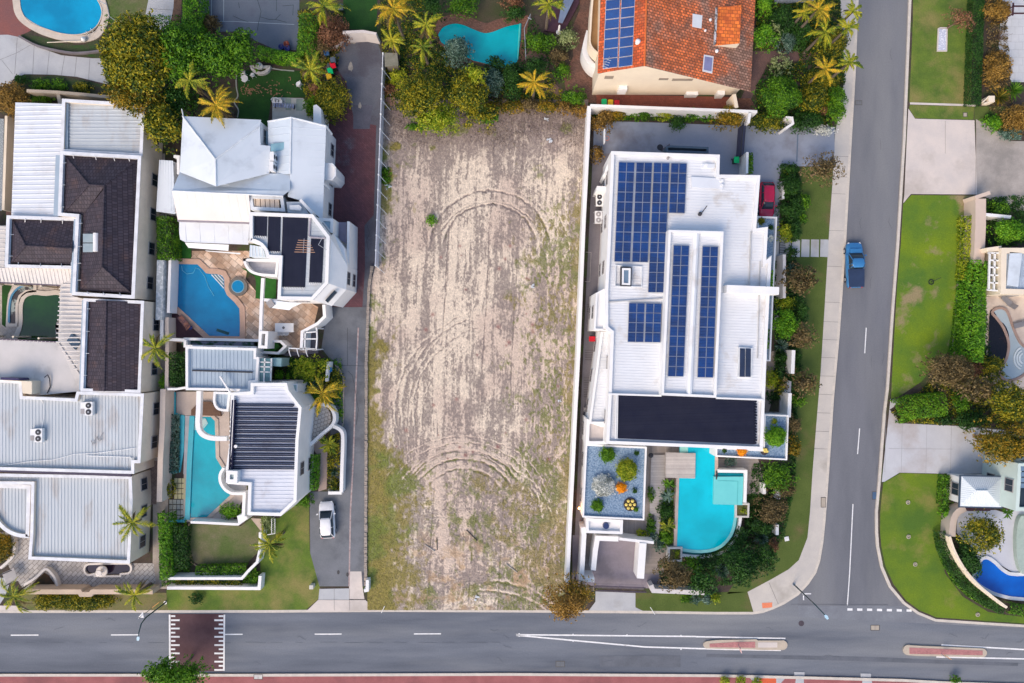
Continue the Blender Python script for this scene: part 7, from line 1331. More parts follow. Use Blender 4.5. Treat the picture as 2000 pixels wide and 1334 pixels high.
# ---------------------------------------------------------------- east side
wall_line('broad pinkish garden wall beside the middle lawn hedge', [(1915.5, 388), (1915.5, 440), (1912, 514)], 2.0, 1.2, mat('pink_render', (.60, .48, .40), (.55, .44, .37), .5, .8)); wall_line('stub of pale wall at the driveway end of the pinkish wall', [(1905, 386), (1934, 376)], 2.1, .42, mat('pink_render', 0)); wall_line('short white cross wall between two green shrubs on the east side', [(1926, 419), (1975, 424)], 1.9, .35)
K = world_thing('east_house', 'cream house edge with pale blue-grey roof and white trellis at the right edge', 'house', 1985, 530)
flatblock(K, [(1956, 484), (2120, 484), (2120, 578), (1954, 574)], 3.6, .3, .6, CREAM, mat('blue_stripe_roof', (.38, .46, .56), None, 1, .5), (A90, .35, .08, .05)); M = MB(); M.prism(PX([(1974, 492), (1998, 494), (1990, 560), (1968, 557)], 3.7), 3.45, 3.6); M.build('roof_panel', mat('pale_panel', (.62, .68, .74), None, 1, .3), K)
for s_ in ([(1931, 494), (1956, 494)], [(1935, 508), (1954, 509)], [(1935, 522), (1954, 523)], [(1935, 537), (1954, 538)], [(1934, 552), (1954, 553)], [(1929, 566), (1952, 568)], [(1934, 494), (1932, 566)], [(1944, 494), (1942, 566)]): M = MB(); M.strip(PX(s_, 3.2), .16, 3.0, 3.2); M.build('trellis_bar', WHITE, K)
wallbox(K, [(1927, 484), (1956, 480), (1956, 490), (1930, 492)], 3.1, CREAM, win=False)
pool('small pale grey-blue pool with curved steps at the right edge', smooth_path([(1940, 610), (1952, 604), (1965, 610), (1976, 640), (1990, 670), (2010, 690), (2010, 715), (1990, 735), (1965, 740), (1955, 725), (1968, 700), (1972, 670), (1962, 640), (1948, 620)], 4), water('silver', (.36, .44, .48), (.40, .48, .52)), cm=mat('rose_coping', (.34, .24, .20), None, 1, .8), cw=.3, z=.12)
pool('dark brown-black pond beside the tall hedge', smooth_path([(1935, 608), (1943, 612), (1950, 625), (1962, 635), (1970, 655), (1970, 690), (1960, 705), (1945, 712), (1932, 700), (1932, 640)], 4), mat('pond_black', (.008, .008, .012), (.06, .025, .008), .25, .06, t12=(.5, .75)), z=.14)
for i in range(3):
    M = MB(); pts = circ(1998, 700, 9 + i * 5, 14, 110, 250, 10 + i * 6); M.strip(PX(pts), .18, .1, .2); o = M.build('pool_step', mat('pool_step_pale', (.62, .68, .70), None, 1, .5), None, P(1998, 700)); tag(o, ['innermost', 'middle', 'outermost'][i] + ' curved white step in the small pale pool', 'step', 'curved pool steps')
lounger('grey sun lounger below the trellis at the right edge', 1970, 590, R(-45), mat('lounger_grey', (.2, .2, .22), None, 1, .6)); lounger('grey folding chair by the small pale pool at the frame edge', 1996, 633, R(15), mat('lounger_grey', 0))
sf = world_thing('pavilion', 'small white hip-roofed pavilion below the shaded driveway', 'pavilion', 1917, 961)
slopes(sf, [[(1877.5, 930, 3.1), (1958.5, 932, 3.1), (1928, 958, 3.9), (1906, 958, 3.9)], [(1958.5, 932, 3.1), (1956, 991, 3.1), (1928, 958, 3.9)], [(1956, 991, 3.1), (1875, 989, 3.1), (1906, 958, 3.9), (1928, 958, 3.9)], [(1875, 989, 3.1), (1877.5, 930, 3.1), (1906, 958, 3.9)]], mat('pavilion_sheet', (.62, .68, .72), (.58, .64, .68), .4, .45), ribs=([A90, 0, A90, 0], .22, .04, .035), ridge=[[(1906, 958, 3.9), (1928, 958, 3.9)]])
M = MB(); M.ring(PX([(1877.5, 930), (1958.5, 932), (1956, 991), (1875, 989)], 3.12), -.12, 2.95, 3.14); M.build('gutter', mat('gutter_navy', (.06, .09, .14), None, 1, .4), sf); wallbox(sf, [(1882, 934), (1954, 936), (1952, 987), (1880, 985)], 2.9, WHITE, win=True)
sh2 = world_thing('glass_house', 'white-framed dark glass house front at the lower right edge', 'house', 2000, 950)
flatblock(sh2, [(1989, 905), (2150, 905), (2150, 998), (1983, 998)], 5.6, .3, .4, mat('mint_render', (.56, .66, .62), (.5, .6, .56), .6, .7), GLASS, None); 
for i in range(4): M = MB(); M.prism(PX([(1994, 911 + i * 11), (2006, 911 + i * 11), (2006, 920 + i * 11), (1994, 920 + i * 11)], 5.62), 5.55, 5.62); M.build('window', GLASSB, sh2)
wallbox(sh2, [(1960, 938), (1988, 938), (1984, 984), (1958, 984)], 2.6, mat('teal_render', 0), win=False); M = MB(); M.sheet(PX([(1963, 942), (1985, 942), (1982, 980), (1961, 980)], 2.63), 2.63); M.build('pane', mat('dark_pool_glass', (.01, .04, .05), (.16, .26, .34), .5, .08), sh2)
struct('east_court', mat('silver_court', (.50, .52, .58), (.46, .48, .54), .5, .7, fine=.04), .02, [(1870, 1005), (1880, 996), (2100, 996), (2100, 1140), (1990, 1125), (1940, 1095), (1915, 1120), (1900, 1080), (1868, 1040)])
struct('red_threshold', MAROON, .03, [(1872, 990), (1935, 991), (1934, 998), (1880, 998)])
wall_line('broad curved beige wall beside the corner lawn', smooth_path([(1886, 993), (1872, 1000), (1864, 1012), (1861, 1030), (1860, 1048)], 5, False), 1.6, .75, mat('beige_curb_wall', (.50, .42, .36), (.45, .38, .33), .6, .8))
wall_line('thin white curved wall above the dark hedge on the corner', smooth_path([(1855, 1048), (1864, 1075), (1880, 1105), (1905, 1137), (1935, 1163), (1967, 1187)], 5, False), 1.8, .28, CREAM)
pool('deep blue crescent pool at the lower right', smooth_path([(1915, 1100), (1925, 1092), (1940, 1100), (1960, 1118), (1985, 1125), (2080, 1125), (2080, 1168), (1990, 1166), (1955, 1160), (1930, 1150), (1905, 1130)], 4), water('deep', (.0, .13, .60), (.0, .10, .52)), cm=mat('white_coping', (.66, .68, .72), None, 1, .6), cw=.4, z=.12)
struct('raised_planter', mat('mint_stone', (.36, .44, .40), (.30, .38, .34), 1, .8, fine=.1), .6, smooth_path([(1984, 1010), (2000, 1005), (2060, 1005), (2060, 1120), (2000, 1122), (1982, 1100), (1978, 1050)], 3), base=0)
wb = world_thing('tree_surround', 'rectangular white gravel surround with pale stone edge on the upper lawn', 'planter', 1840, 78); M = MB(); M.ring(PX([(1831, 56), (1835, 54), (1850, 54), (1849, 101), (1829, 101)]), .13, 0, .1); M.build('edge', CONC, wb); M = MB(); M.sheet(PX([(1833, 57), (1848, 57), (1847, 99), (1831, 99)]), .06); M.build('gravel', mat('white_gravel', (.74, .76, .82), (.45, .48, .6), 6, .8, t12=(.4, .5)), wb)
ml = world_thing('mail_pillar', 'small white letterbox pillar with slanted side wall', 'pillar', 1937, 195); M = MB(); M.prism(PX([(1931, 187), (1943, 187), (1943, 199), (1931, 199)], 1.2), 0, 1.2); M.build('pillar', CREAM, ml); M = MB(); M.strip(PX([(1920, 199), (1931, 189)], 1.1), .12, .8, 1.1); M.strip(PX([(1922, 202), (1932, 199)], 1.1), .12, .8, 1.1); M.build('side_wall', CREAM, ml)
for i, (x, y) in enumerate(((1884, 390), (1884.5, 395), (1885, 399))): struct('turf_marker', mat('mint_tile', (.3, .6, .5), None, 1, .6), .04, [(x + 8, y - 2), (x + 12, y - 2), (x + 12, y + 1), (x + 8, y + 1)])
for i, (x, y, l_) in enumerate(((1846 - 28, 551, 'black ring tree stake base on the middle lawn'),)): M = MB(); M.tube([(.28 * math.cos(a * .4), .28 * math.sin(a * .4), .08) for a in range(17)], .05, 6); M.tube([(0, 0, .05), (.9, .5, .5)], .03, 5); o = M.build('tree_ring', BLACKR, None); o.location = P(x, y); tag(o, l_, 'ring')
for i, (x, y, l_) in enumerate(((1774, 1048, 'pale sprinkler ring on the corner lawn, upper'), (1787, 1102, 'sprinkler ring on the corner lawn, middle'), (1909, 1200, 'round pale valve cover near the corner kerb'), (1773, 981, 'bare ring on the corner lawn near its top'))): M = MB(); M.tube([(.2 * math.cos(a * .4), .2 * math.sin(a * .4), .04) for a in range(17)], .06, 6); M.cyl(0, 0, 0, .04, .1, .1, 10); o = M.build('sprinkler', mat('ring_tan', (.42, .38, .30), None, 1, .9), None); o.location = P(x, y, 0)[:2] + (.02,); tag(o, l_, 'sprinkler')
q = P(1536, 1052); o = MB(); o.box(0, 0, 0, .5, .5, .1, .2); o.cyl(0, 0, .1, .12, .12, .12, 10); o = o.build('valve_box', PLASW, None); o.location = (q[0], q[1], .01); tag(o, 'small white valve box in the curved lawn by the footpath', 'box')
o = MB(); o.box(0, 0, 0, .42, .42, .8); o.box(0, 0, .8, .46, .46, .05); o = o.build('utility_box', mat('cream_box', (.6, .58, .52), None, 1, .6), None); o.location = P(612, 1142); tag(o, 'small cream utility box on the lawn beside the lane mouth', 'box')
gtr = world_thing('carport_frame', 'dark steel frame of a carport at the top right corner', 'frame', 1990, 20); M = MB(); M.tube([P(1978, 12, 2.6), P(2010, 12, 2.6)], .1, 6); M.tube([P(1978, 26, 2.6), P(2010, 26, 2.6)], .1, 6); M.tube([P(1979, 6, 2.6), P(1978, 30, 2.6)], .1, 6); M.build('beam', mat('wine_steel', (.05, .015, .02), None, 1, .5), gtr)
for c_ in ((1979, 12), (1979, 26)): M = MB(); q = P(*c_, 2.6); M.cyl(q[0], q[1], 0, 2.6, .06, .06, 8); M.build('post', mat('wine_steel', 0), gtr)

# ---------------------------------------------------------------- cars and street lamps
def loft(M, st, n=14, e=3.2):
    V = []; F = []
    for (x, w, z0, z1) in st:
        for k in range(n):
            a = 2 * math.pi * (k + .5) / n; c, s = math.cos(a), math.sin(a); V.append((x, math.copysign(abs(c) ** (2 / e), c) * w, (z0 + z1) / 2 + math.copysign(abs(s) ** (2 / e), s) * (z1 - z0) / 2))
    for i in range(len(st) - 1):
        for k in range(n): F.append((i * n + k, i * n + (k + 1) % n, (i + 1) * n + (k + 1) % n, (i + 1) * n + k))
    F += [tuple(range(n - 1, -1, -1)), tuple(range((len(st) - 1) * n, len(st) * n))]; M.add(V, F)
def car(label, px, py, rz, paint, kind='hatch', L_=4.3, W=1.8, name='parked_car', zr=0., cat='car'):
    t = thing(name, label, cat, P(px, py, 1.0)[:2] + (zr,), rz); h = L_ / 2; w = W / 2; ute = kind == 'ute'; zb = .30; zh = 1.0 if ute else .86
    M = MB(); loft(M, [(-h, w * .78, .42, zh * .82), (-h + .06, w * .86, .34, zh * .92), (-h + .35, w * .96, zb, zh), (-h * .45, w, zb - .04, zh + .03), (0, w, zb - .05, zh + .04), (h * .40, w, zb - .04, zh + .02), (h * .72, w * .97, zb, zh - .06), (h - .28, w * .90, zb + .04, zh - .15), (h - .07, w * .78, .34, zh - .26), (h, w * .66, .40, zh - .32)], 20, 3.6); M.build('body', paint, t, smooth=True)
    x0, x1, x2, x3 = {'hatch': (-h + .10, -h + .62, .30, 1.12), 'ute': (-.50, -.26, .62, 1.42)}[kind]; rf = 1.68 if ute else 1.46; zt = zh
    M = MB(); zl = zt - .25; loft(M, [(x0, w * .74, zl, zt + .02), (x0 * .5 + x1 * .5, w * .82, zl, (zt + rf) / 2 + .02), (x1, w * .84, zl, rf - .05), ((x1 + x2) / 2, w * .86, zl, rf - .01), (x2, w * .84, zl, rf - .05), ((x2 + x3) / 2, w * .84, zl, (zt + rf) / 2 + .03), (x3, w * .76, zl, zt + .03)], 20, 3.4); M.build('window_glass', GLASS, t, smooth=True)
    M = MB(); loft(M, [(x1 - .10, w * .52, rf - .17, rf - .06), (x1 + .12, w * .66, rf - .15, rf - .01), ((x1 + x2) / 2, w * .70, rf - .14, rf + .04), (x2 - .1, w * .66, rf - .15, rf - .005), (x2 + .10, w * .52, rf - .17, rf - .06)], 20, 3.4); M.build('roof', paint, t, smooth=True)
    M = MB()
    for s_ in (1, -1):
        for (a, b) in (((x0 + .1, w * .78, zt), (x1 + .05, w * .70, rf - .03)), ((x2 - .05, w * .70, rf - .03), (x3 - .08, w * .80, zt)), (((x1 + x2) / 2 - .1, w * .72, rf - .02), ((x1 + x2) / 2 - .15, w * .88, zt))): M.tube([(a[0], a[1] * s_, a[2]), (b[0], b[1] * s_, b[2])], .05, 6)
    M.build('pillar', paint, t)
    for s_ in (1, -1): M = MB(); M.box(x3 - .35, s_ * (w + .1), zt + .02, .14, .2, .14, .2 * s_); M.build('mirror', paint, t)
    for x in (-h * .62, h * .64):
        for s_ in (1, -1):
            W_ = MB(); W_.tube([(x, s_ * (w - .22), .33), (x, s_ * (w - .0), .33)], .34, 20); o = W_.build('wheel', BLACKR, t); X_ = MB(); X_.tube([(x, s_ * (w - .02), .33), (x, s_ * (w + .012), .33)], .21, 14); X_.build('rim', STEEL, o)
    for s_ in (1, -1):
        M = MB(); M.box(h - .13, s_ * w * .58, zh - .42, .2, .34, .13, -.5 * s_); M.build('headlight', mat('headlight_glass', (.7, .72, .75), None, 1, .15), t); M = MB(); M.box(-h + .07, s_ * w * .62, zh - .28, .12, .3, .16, .3 * s_); M.build('tail_light', mat('tail_red', (.5, .02, .02), None, 1, .3), t)
    if ute: M = MB(); M.prism([(-h + .06, -w * .88), (-.52, -w * .93), (-.52, w * .93), (-h + .06, w * .88)], zh + .0, zh + .09); M.build('tray_cover', mat('tray_navy', (.025, .045, .10), (.02, .035, .08), 1, .5), t); M = MB(); M.box(h - 1.0, 0, zh - .01, .5, 1.3, .06); M.build('bonnet_scoop', paint, t)
    return t
car('white hatchback parked on the driveway beside the lane', 637, 1017, R(93), mat('paint_white', (.78, .78, .80), None, 1, .2, spec=.6), 'hatch', 4.25, 1.82)
car('deep pink-red car parked against the villa', 1500, 389, R(-91), mat('paint_red', (.50, .012, .06), (.46, .01, .055), 1, .2, spec=.6), 'hatch', 4.1, 1.75)
car('metallic blue pickup with navy tray cover on the side road', 1673, 517, R(91.5), mat('paint_blue', (.045, .21, .46), (.04, .19, .42), 1, .22, spec=.6, metal=.2), 'ute', 5.25, 2.0, 'pickup_truck', RZ, 'pickup')
def lamp(label, bx, by, pts, head, col_):
    t = world_thing('street_lamp', label, 'street lamp', bx, by); M = MB(); q = P(bx, by); M.tube([(q[0], q[1], 0)] + [P(*p) for p in pts], .09, 8, .05); M.build('pole', col_, t)
    a, b = Vector(P(*head[0])), Vector(P(*head[1])); d = (b - a).normalized(); n = Vector((-d.y, d.x, 0)); M = MB(); V = []
    for p_, w_ in ((a, .08), ((a * .6 + b * .4), .17), (b, .10)): V += [p_ + n * w_ + Vector((0, 0, .05)), p_ - n * w_ + Vector((0, 0, .05)), p_ - n * w_ * .8 - Vector((0, 0, .06)), p_ + n * w_ * .8 - Vector((0, 0, .06))]
    M.add(V, [(k * 4 + j, k * 4 + (j + 1) % 4, k * 4 + 4 + (j + 1) % 4, k * 4 + 4 + j) for k in (0, 1) for j in range(4)] + [(0, 3, 2, 1), (8, 9, 10, 11)]); M.build('lamp_head', mat('lamp_head', (.45, .66, .78), None, 1, .3), t)
    M = MB(); M.cyl(q[0], q[1], 0, .05, .2, .2, 12); M.build('base_plate', STEEL, t)
lamp('dark curved street lamp reaching over the road from the left verge', 323, 1177, [(308, 1188.5, 2.5), (285, 1206, 5.2), (276, 1218, 6.6), (271, 1236, 7.2), (270.5, 1243, 7.2)], ((270.5, 1243, 7.2), (269.5, 1251, 7.2)), mat('lamp_green', (.02, .06, .07), None, 1, .4))
lamp('straight dark street lamp leaning over the road junction', 1550, 1141, [(1571, 1161, 3.4), (1590, 1179, 6.2), (1611, 1201, 7.4)], ((1611, 1201, 7.4), (1617, 1209, 7.4)), mat('lamp_green', 0))
sg = world_thing('street_sign', 'small sign with orange top beside the curved street lamp', 'sign', 294, 1190); M = MB(); q = P(294, 1190); M.tube([(q[0], q[1], 0), (q[0], q[1], 2.6)], .04, 6); M.build('pole', STEEL, sg); M = MB(); M.strip([P(297, 1187, 2.6)[:2], P(310, 1177, 2.6)[:2]], .05, 2.2, 2.6); M.build('sign_plate', mat('sign_orange', (.8, .35, .08), None, 1, .5), sg); M = MB(); M.prism([(q[0] - .3, q[1] - .1), (q[0] + .2, q[1] + .5), (q[0] + .3, q[1] - .2)], 2.0, 2.04, True, True); M.build('sign_back', PLASW, sg)
for i, (a, b, l_) in enumerate((((745, 1197), (751, 1184), 'thin reflector post leaning at the kerb beside the lane mouth'), ((1279, 1200), (1270, 1186), 'thin reflector post leaning at the kerb by the villa apron'))):
    M = MB(); q = P(*a); M.tube([(q[0], q[1], 0), P(b[0], b[1], 1.4)], .035, 6); o = M.build('marker_post', PLASW, None, (q[0], q[1], 0)); tag(o, l_, 'post')
for i in range(4):
    for k in (0, 1): x = 1014 + i * 105.5; y = (1238.7 + i * 1.1) if k == 0 else (1243 + [0, 10, 18.6, 26][i]); M = MB(); q = P(x, y); M.prism([(q[0] - .07, q[1] - .07), (q[0] + .07, q[1] - .07), (q[0] + .07, q[1] + .07), (q[0] - .07, q[1] + .07)], RZ, RZ + .04); o = M.build('road_stud', PLASW, None, (q[0], q[1], RZ)); tag(o, ['first', 'second', 'third', 'fourth'][i] + ' white stud from the pointed left end, along the ' + ['upper', 'lower'][k] + ' tapering road line', 'road stud', 'studs beside the tapering road lines')
lt = world_thing('traffic_sign', 'orange and white keep-left marker lying over the right brick island', 'sign', 1838, 1277); M = MB(); q = P(1838, 1277); M.tube([(q[0], q[1], 0), (q[0], q[1], 1.)], .04, 6); M.build('pole', STEEL, lt); M = MB(); M.strip([(q[0] - .15, q[1] + .25), (q[0] + .4, q[1] - .1)], .05, .7, 1.3); M.build('sign_plate', mat('sign_orange', 0), lt)
lt = world_thing('traffic_sign', 'small pinkish-white keep-left marker on the left brick island', 'sign', 1441, 1259); M = MB(); q = P(1441, 1259); M.tube([(q[0], q[1], 0), (q[0], q[1], 1.)], .04, 6); M.build('pole', STEEL, lt); M = MB(); M.strip([(q[0] - .08, q[1] + .05), (q[0] + .05, q[1] - .45)], .05, .7, 1.3); M.build('sign_plate', mat('sign_pink', (.75, .5, .48), None, 1, .5), lt)
# ---------------------------------------------------------------- trees, palms, hedges and shrubs
# top left
tree('spreading_tree', 'huge green tree with warm-lit leaf tips over the top left gardens', 264, 108, 74, 8.5, 'ol', 86, leaf=.17, dens=1.1); tree('spreading_tree', 'lower lobe of foliage in warm-lit orange leaf colour, hanging over the grey ribbed roof corner', 258, 182, 60, 7.2, 'olr', 40, R(-15), dens=1.1)  # second tree's rust leaf colour paints warm light on the lower foliage
tree('leafy_tree', 'yellow-green tree squeezed between the mansion and the white house', 320, 242, 40, 6.5, 'ol', 50, dens=1.1); tree('leafy_tree', 'dense dark green tree joining the huge warm-lit tree on its right', 350, 100, 50, 7.5, 'g', 60, dens=1.1)
tree('leafy_tree', 'broad dark green tree at the foot of the tennis court', 425, 110, 56, 7, 'g', 50, dens=1.15); tree('leafy_tree', 'round green tree right of the broad dark one', 472, 100, 36, 6.2, 'g', 40, dens=1.1)
tree('leafy_tree', 'small deep green tree behind the two golden palms', 345, 205, 32, 5, 'dg', 40)
hedge('tall ivy-green hedge beside the tennis court', [(372, -30), (371, 10), (366, 60)], 36, 2.6, 'bg'); shrub('brown bare-looking bush on the edge of the tennis court', 410, 45, 20, 1.4, 'br', 15)
palm('golden palm above the white hipped roof, the upper one', 370, 158, 47, 6.5, 'pl', 14); palm('golden palm leaning over the white hipped roof, the lower one', 422, 206, 50, 6.8, 'py', 16, base=(455, 222)); palm('palm spreading above the green lawn by the wheelie bins', 606, 136, 46, 6.5, 'pl', 15, base=(622, 165)); palm('feathery palm at the top corner of the tennis court', 632, 12, 52, 7, 'pl', 15, base=(640, 32))
hedge('low bright hedge between tennis court and green lawn', [(503, 97), (540, 106), (582, 112)], 22, 1.7, 'bg'); hedge('dark leafy hedge along the right side of the tennis court', [(600, 28), (598, 70), (594, 105)], 38, 2.8, 'g')
shrub('large tangled brown bush left of the arched lane wall', 650, 62, 36, 3., 'rd', 34); shrub('brown bush under the palm near the bins', 628, 92, 24, 2.6, 'br', 20); shrub('olive-brown domed bush at the lane bend', 648, 195, 34, 3.2, 'ol', 44); shrub('small rusty bush under the lawn palm', 620, 172, 16, 2.2, 'rd', 14); shrub('dark green bush beside the tiled patio', 612, 205, 20, 2., 'g', 18)
shrub('orange-tipped bush at the far left above the ribbed roof', 20, 192, 34, 3, 'ru', 34); shrub('low green bush in the bed left of the conical one', 40, 155, 14, .9, 'dg', 9); shrub('bright low bush in the bed below the curved concrete path', 84, 166, 24, 1.1, 'g', 13); shrub('second bright low bush in the bed below the curved path', 116, 165, 14, 1, 'g', 13); shrub('dull low bush at the right end of the bed', 160, 172, 20, .9, 'ol', 12)
shrub('low green growth behind the beige wall with posts', 82, 192, 24, 1, 'g', 10)
# centre top
palm('tall golden palm at the top of the panel fence', 768, 18, 54, 7, 'py', 16); palm('slim palm left of the wavy pool', 832, 48, 44, 5.5, 'pl', 14); palm('olive palm over the garden shed', 765, 78, 36, 5, 'pl', 16); palm('arching palm just below the wavy pool edge', 826, 92, 42, 4.5, 'pl', 12); palm('orange-brown drooping palm at the back of the sandy lot', 1044, 160, 46, 5, 'py', 16); palm('green and gold palm near the plum deck', 1072, 8, 44, 6, 'pl', 16)
tree('olive_tree', 'wide yellow-olive tree overhanging the back left of the sandy lot', 822, 188, 50, 6, 'ol', 46, leaf=.13, dens=1.2); tree('olive_tree', 'yellow-olive tree nearest the sandy lot, lowest of the group', 855, 232, 46, 5, 'yg', 32, leaf=.13, dens=1.1); tree('olive_tree', 'olive tree right of centre of the group behind the lot', 912, 180, 40, 5.6, 'ol', 44, leaf=.13, dens=1.2); tree('olive_tree', 'small yellow-tipped tree below the bluish bush at the pool', 930, 150, 20, 5.6, 'yg', 20, leaf=.12); tree('olive_tree', 'dull olive tree leaning toward the brush, right of the yellow ones', 936, 222, 34, 3.6, 'ol', 26)
shrub('grey-green round bush overlapping the left side of the wavy pool', 893, 98, 30, 3.4, 'te', 30); shrub('dark green ball bush at the foot of the wavy pool', 968, 124, 21, 2.6, 'dg', 16); shrub('blue-green bush between the ball bush and the olive trees', 962, 158, 26, 3, 'te', 26); shrub('deep green column of leaves right of the wavy pool tip', 1002, 158, 22, 3, 'dg', 38); shrub('dark green bush above the orange-brown palm', 1042, 130, 26, 2.6, 'dg', 20); shrub('fresh green bush beside the plum deck', 1055, 80, 32, 2, 'g', 18); shrub('pale grey-green rounded bush next to the brick court', 1108, 76, 20, 2, 'pg', 20); shrub('dull bush below the pale rounded one', 1093, 110, 20, 1.6, 'br', 16); shrub('small green bush on the edge of the brick court', 1098, 140, 17, 1.5, 'g', 18); shrub('bright green bush at the lower left of the brick court', 1120, 188, 26, 2, 'g', 20); shrub('leafy bush over the top edge of the dark olive lawn', 905, 8, 30, 3, 'g', 24); shrub('reddish bush at the top edge near the green-gold palm', 1000, 0, 24, 2.4, 'rd', 16); shrub('dark bush between the dark olive lawn and the palm', 1002, 25, 24, 2.2, 'dg', 14); shrub('dark leaves at the very top right of the panel fence', 848, 12, 26, 3.4, 'dg', 20); shrub('yellow-green bush beside the lower posts of the panel fence', 777, 150, 16, 1.8, 'yg', 18); shrub('reddish dry bush between fence and olive tree', 760, 174, 12, 1.4, 'rd', 10)
for i, (x, y, r_, c_) in enumerate(((965, 212, 22, 'olr'), (1000, 208, 24, 'olr'), (1035, 206, 22, 'br'), (1070, 208, 24, 'olr'), (1105, 208, 22, 'ru'), (1135, 215, 18, 'ru'))): shrub(['first', 'second', 'third', 'fourth', 'fifth', 'last'][i] + ' from the left of the dry brown bushes lining the back of the sandy lot', x, y, r_, 1.6, c_, 13, group='dry bushes at the back of the sandy lot')
shrub('round bright green tuft standing alone on the sandy lot', 842, 430, 9.5, .9, 'bg'); shrub('low green patch under the olive trees on the lot edge', 812, 248, 18, .6, 'g', 8); shrub('low bright bush under the olive at the brush edge', 955, 232, 16, .7, 'bg', 10); shrub('green weeds in the left fence strip', 753, 345, 9, .4, 'g', 22)
# between orange house and road
shrub('bright round bush at the top right of the orange roof', 1494, 10, 22, 3, 'bg', 22); tree('leafy_tree', 'bright green small tree beside the orange roof', 1494, 74, 26, 3.6, 'bg', 27, leaf=.12); shrub('pale yellow-green cluster bush above the brown path', 1513, 60, 15, 3.4, 'pg', 18, lobe=.22); shrub('pale cluster bush below the brown path', 1528, 124, 22, 2.6, 'pg', 20, lobe=.22); shrub('dark green thicket right of the orange roof', 1532, 42, 30, 2.2, 'dg', 34); shrub('grey-green bush above the brown path', 1537, 80, 20, 2, 'te', 22); shrub('dark green thicket below the first palms', 1565, 70, 22, 2.2, 'dg', 30)
tree('ball_tree', 'large round clipped green tree north of the villa drive', 1522, 188, 46, 4.6, 'g', 42, leaf=.11, dens=1.3); shrub('olive bush bordering the villa drive, left', 1502, 236, 36, 2.4, 'ol', 22); shrub('dark green bush bordering the villa drive, middle', 1572, 235, 34, 2.2, 'dg', 24); shrub('olive-brown feathery bush above the drive bushes', 1592, 190, 32, 3, 'ol', 32); shrub('deep green round bush by the footpath', 1634, 205, 21, 3, 'g', 36); shrub('grey feathery ground bush at the drive corner', 1610, 254, 22, .8, 'si', 9); shrub('pinkish small bush in the middle of the drive bushes', 1607, 214, 10, 2.6, 'rd', 9)
for i, (x, y, r_, h_, c_, l_) in enumerate(((1598, 18, 44, 6, 'py', 'golden palm at the top edge above the footpath'), (1612, 62, 42, 5.5, 'pl', 'wide olive palm beside the footpath'), (1655, 55, 34, 5.5, 'pl', 'palm touching the kerb of the side road'), (1666, 22, 28, 6.5, 'pl', 'green palm reaching over the kerb at the top'), (1612, 134, 42, 5.5, 'py', 'yellow star-shaped palm above the round bush'), (1660, 122, 34, 6, 'pl', 'palm overhanging the kerb beside the star-shaped palm'), (1570, 25, 28, 4, 'pl', 'smaller palm left of the golden palm'))): palm(l_, x, y, r_, h_, c_, 16)
shrub('olive thicket beneath the roadside palms', 1620, 80, 40, 2, 'ol', 34); shrub('olive scrub under the star-shaped palm', 1605, 160, 36, 2, 'ol', 26)
# villa yard
shrub('rust and green bush in the top left corner of the villa yard', 1178, 236, 24, 2.4, 'ru', 24); shrub('green bush beside the rust bush in the villa yard', 1200, 222, 22, 1.8, 'olr', 14)
for i, (x, y, r_, ry, c_) in enumerate(((1254, 224, 19, 10, 'g'), (1296, 223, 20, 11, 'yg'), (1324, 236, 16, 17, 'dg'), (1348, 224, 15, 12, 'g'), (1382, 225, 12, 10, 'g'))): shrub(['small', 'yellowish', 'dark drooping', 'dense', 'last small'][i] + ' green bush in the row along the north wall of the villa', x, y, r_, 1.8, c_, ry, group='bushes along the north wall of the villa')
shrub('large orange and green domed bush by the villa gate', 1421, 228, 33, 3, 'olr', 22); shrub('small rust bush against the long white wall', 1166, 300, 12, 1.6, 'ru', 18)
hedge('clipped narrow hedge outside the villa gate wall', [(1467, 300), (1467, 335)], 11, 1.8, 'g'); 
# bed and verge east of the villa
shrub('dark green mounded bush at the head of the verge bed', 1540, 330, 18, 1.6, 'dg', 14); spiky('spiky yellow-green plant on the verge bed mound', 1541, 332, 14, 1., 'yg'); shrub('dark green bush in the verge bed, between the low white walls', 1545, 362, 24, 1.7, 'dg', 26); spiky('spiky dark plant with a pale heart in the verge bed', 1545, 374, 16, 1.2, 'g'); shrub('deep green bush in the middle of the verge bed', 1544, 408, 26, 1.8, 'dg', 28); shrub('clipped green ball on the verge lawn', 1571, 394, 13, 1.6, 'g', 16, dens=1.3); shrub('smaller clipped ball below the larger ball on the verge lawn', 1568, 426, 10, 1.3, 'g', 10, dens=1.3); shrub('dark bush at the foot of the verge bed', 1552, 450, 14, 1.5, 'dg', 22); shrub('yellow-green bush above the stair rail', 1534, 453, 17, 1.8, 'yg', 20); shrub('dark bush beside the first stepping slab', 1546, 495, 12, 1.2, 'dg', 14)
wall_line('low broken white wall hidden in the verge bed', [(1531, 353), (1530, 388)], .9, .25); tree('wispy_tree', 'wispy pale olive tree over the verge lawn and footpath', 1608, 330, 40, 4.6, 'br', 32, leaf=.13, dens=.42)
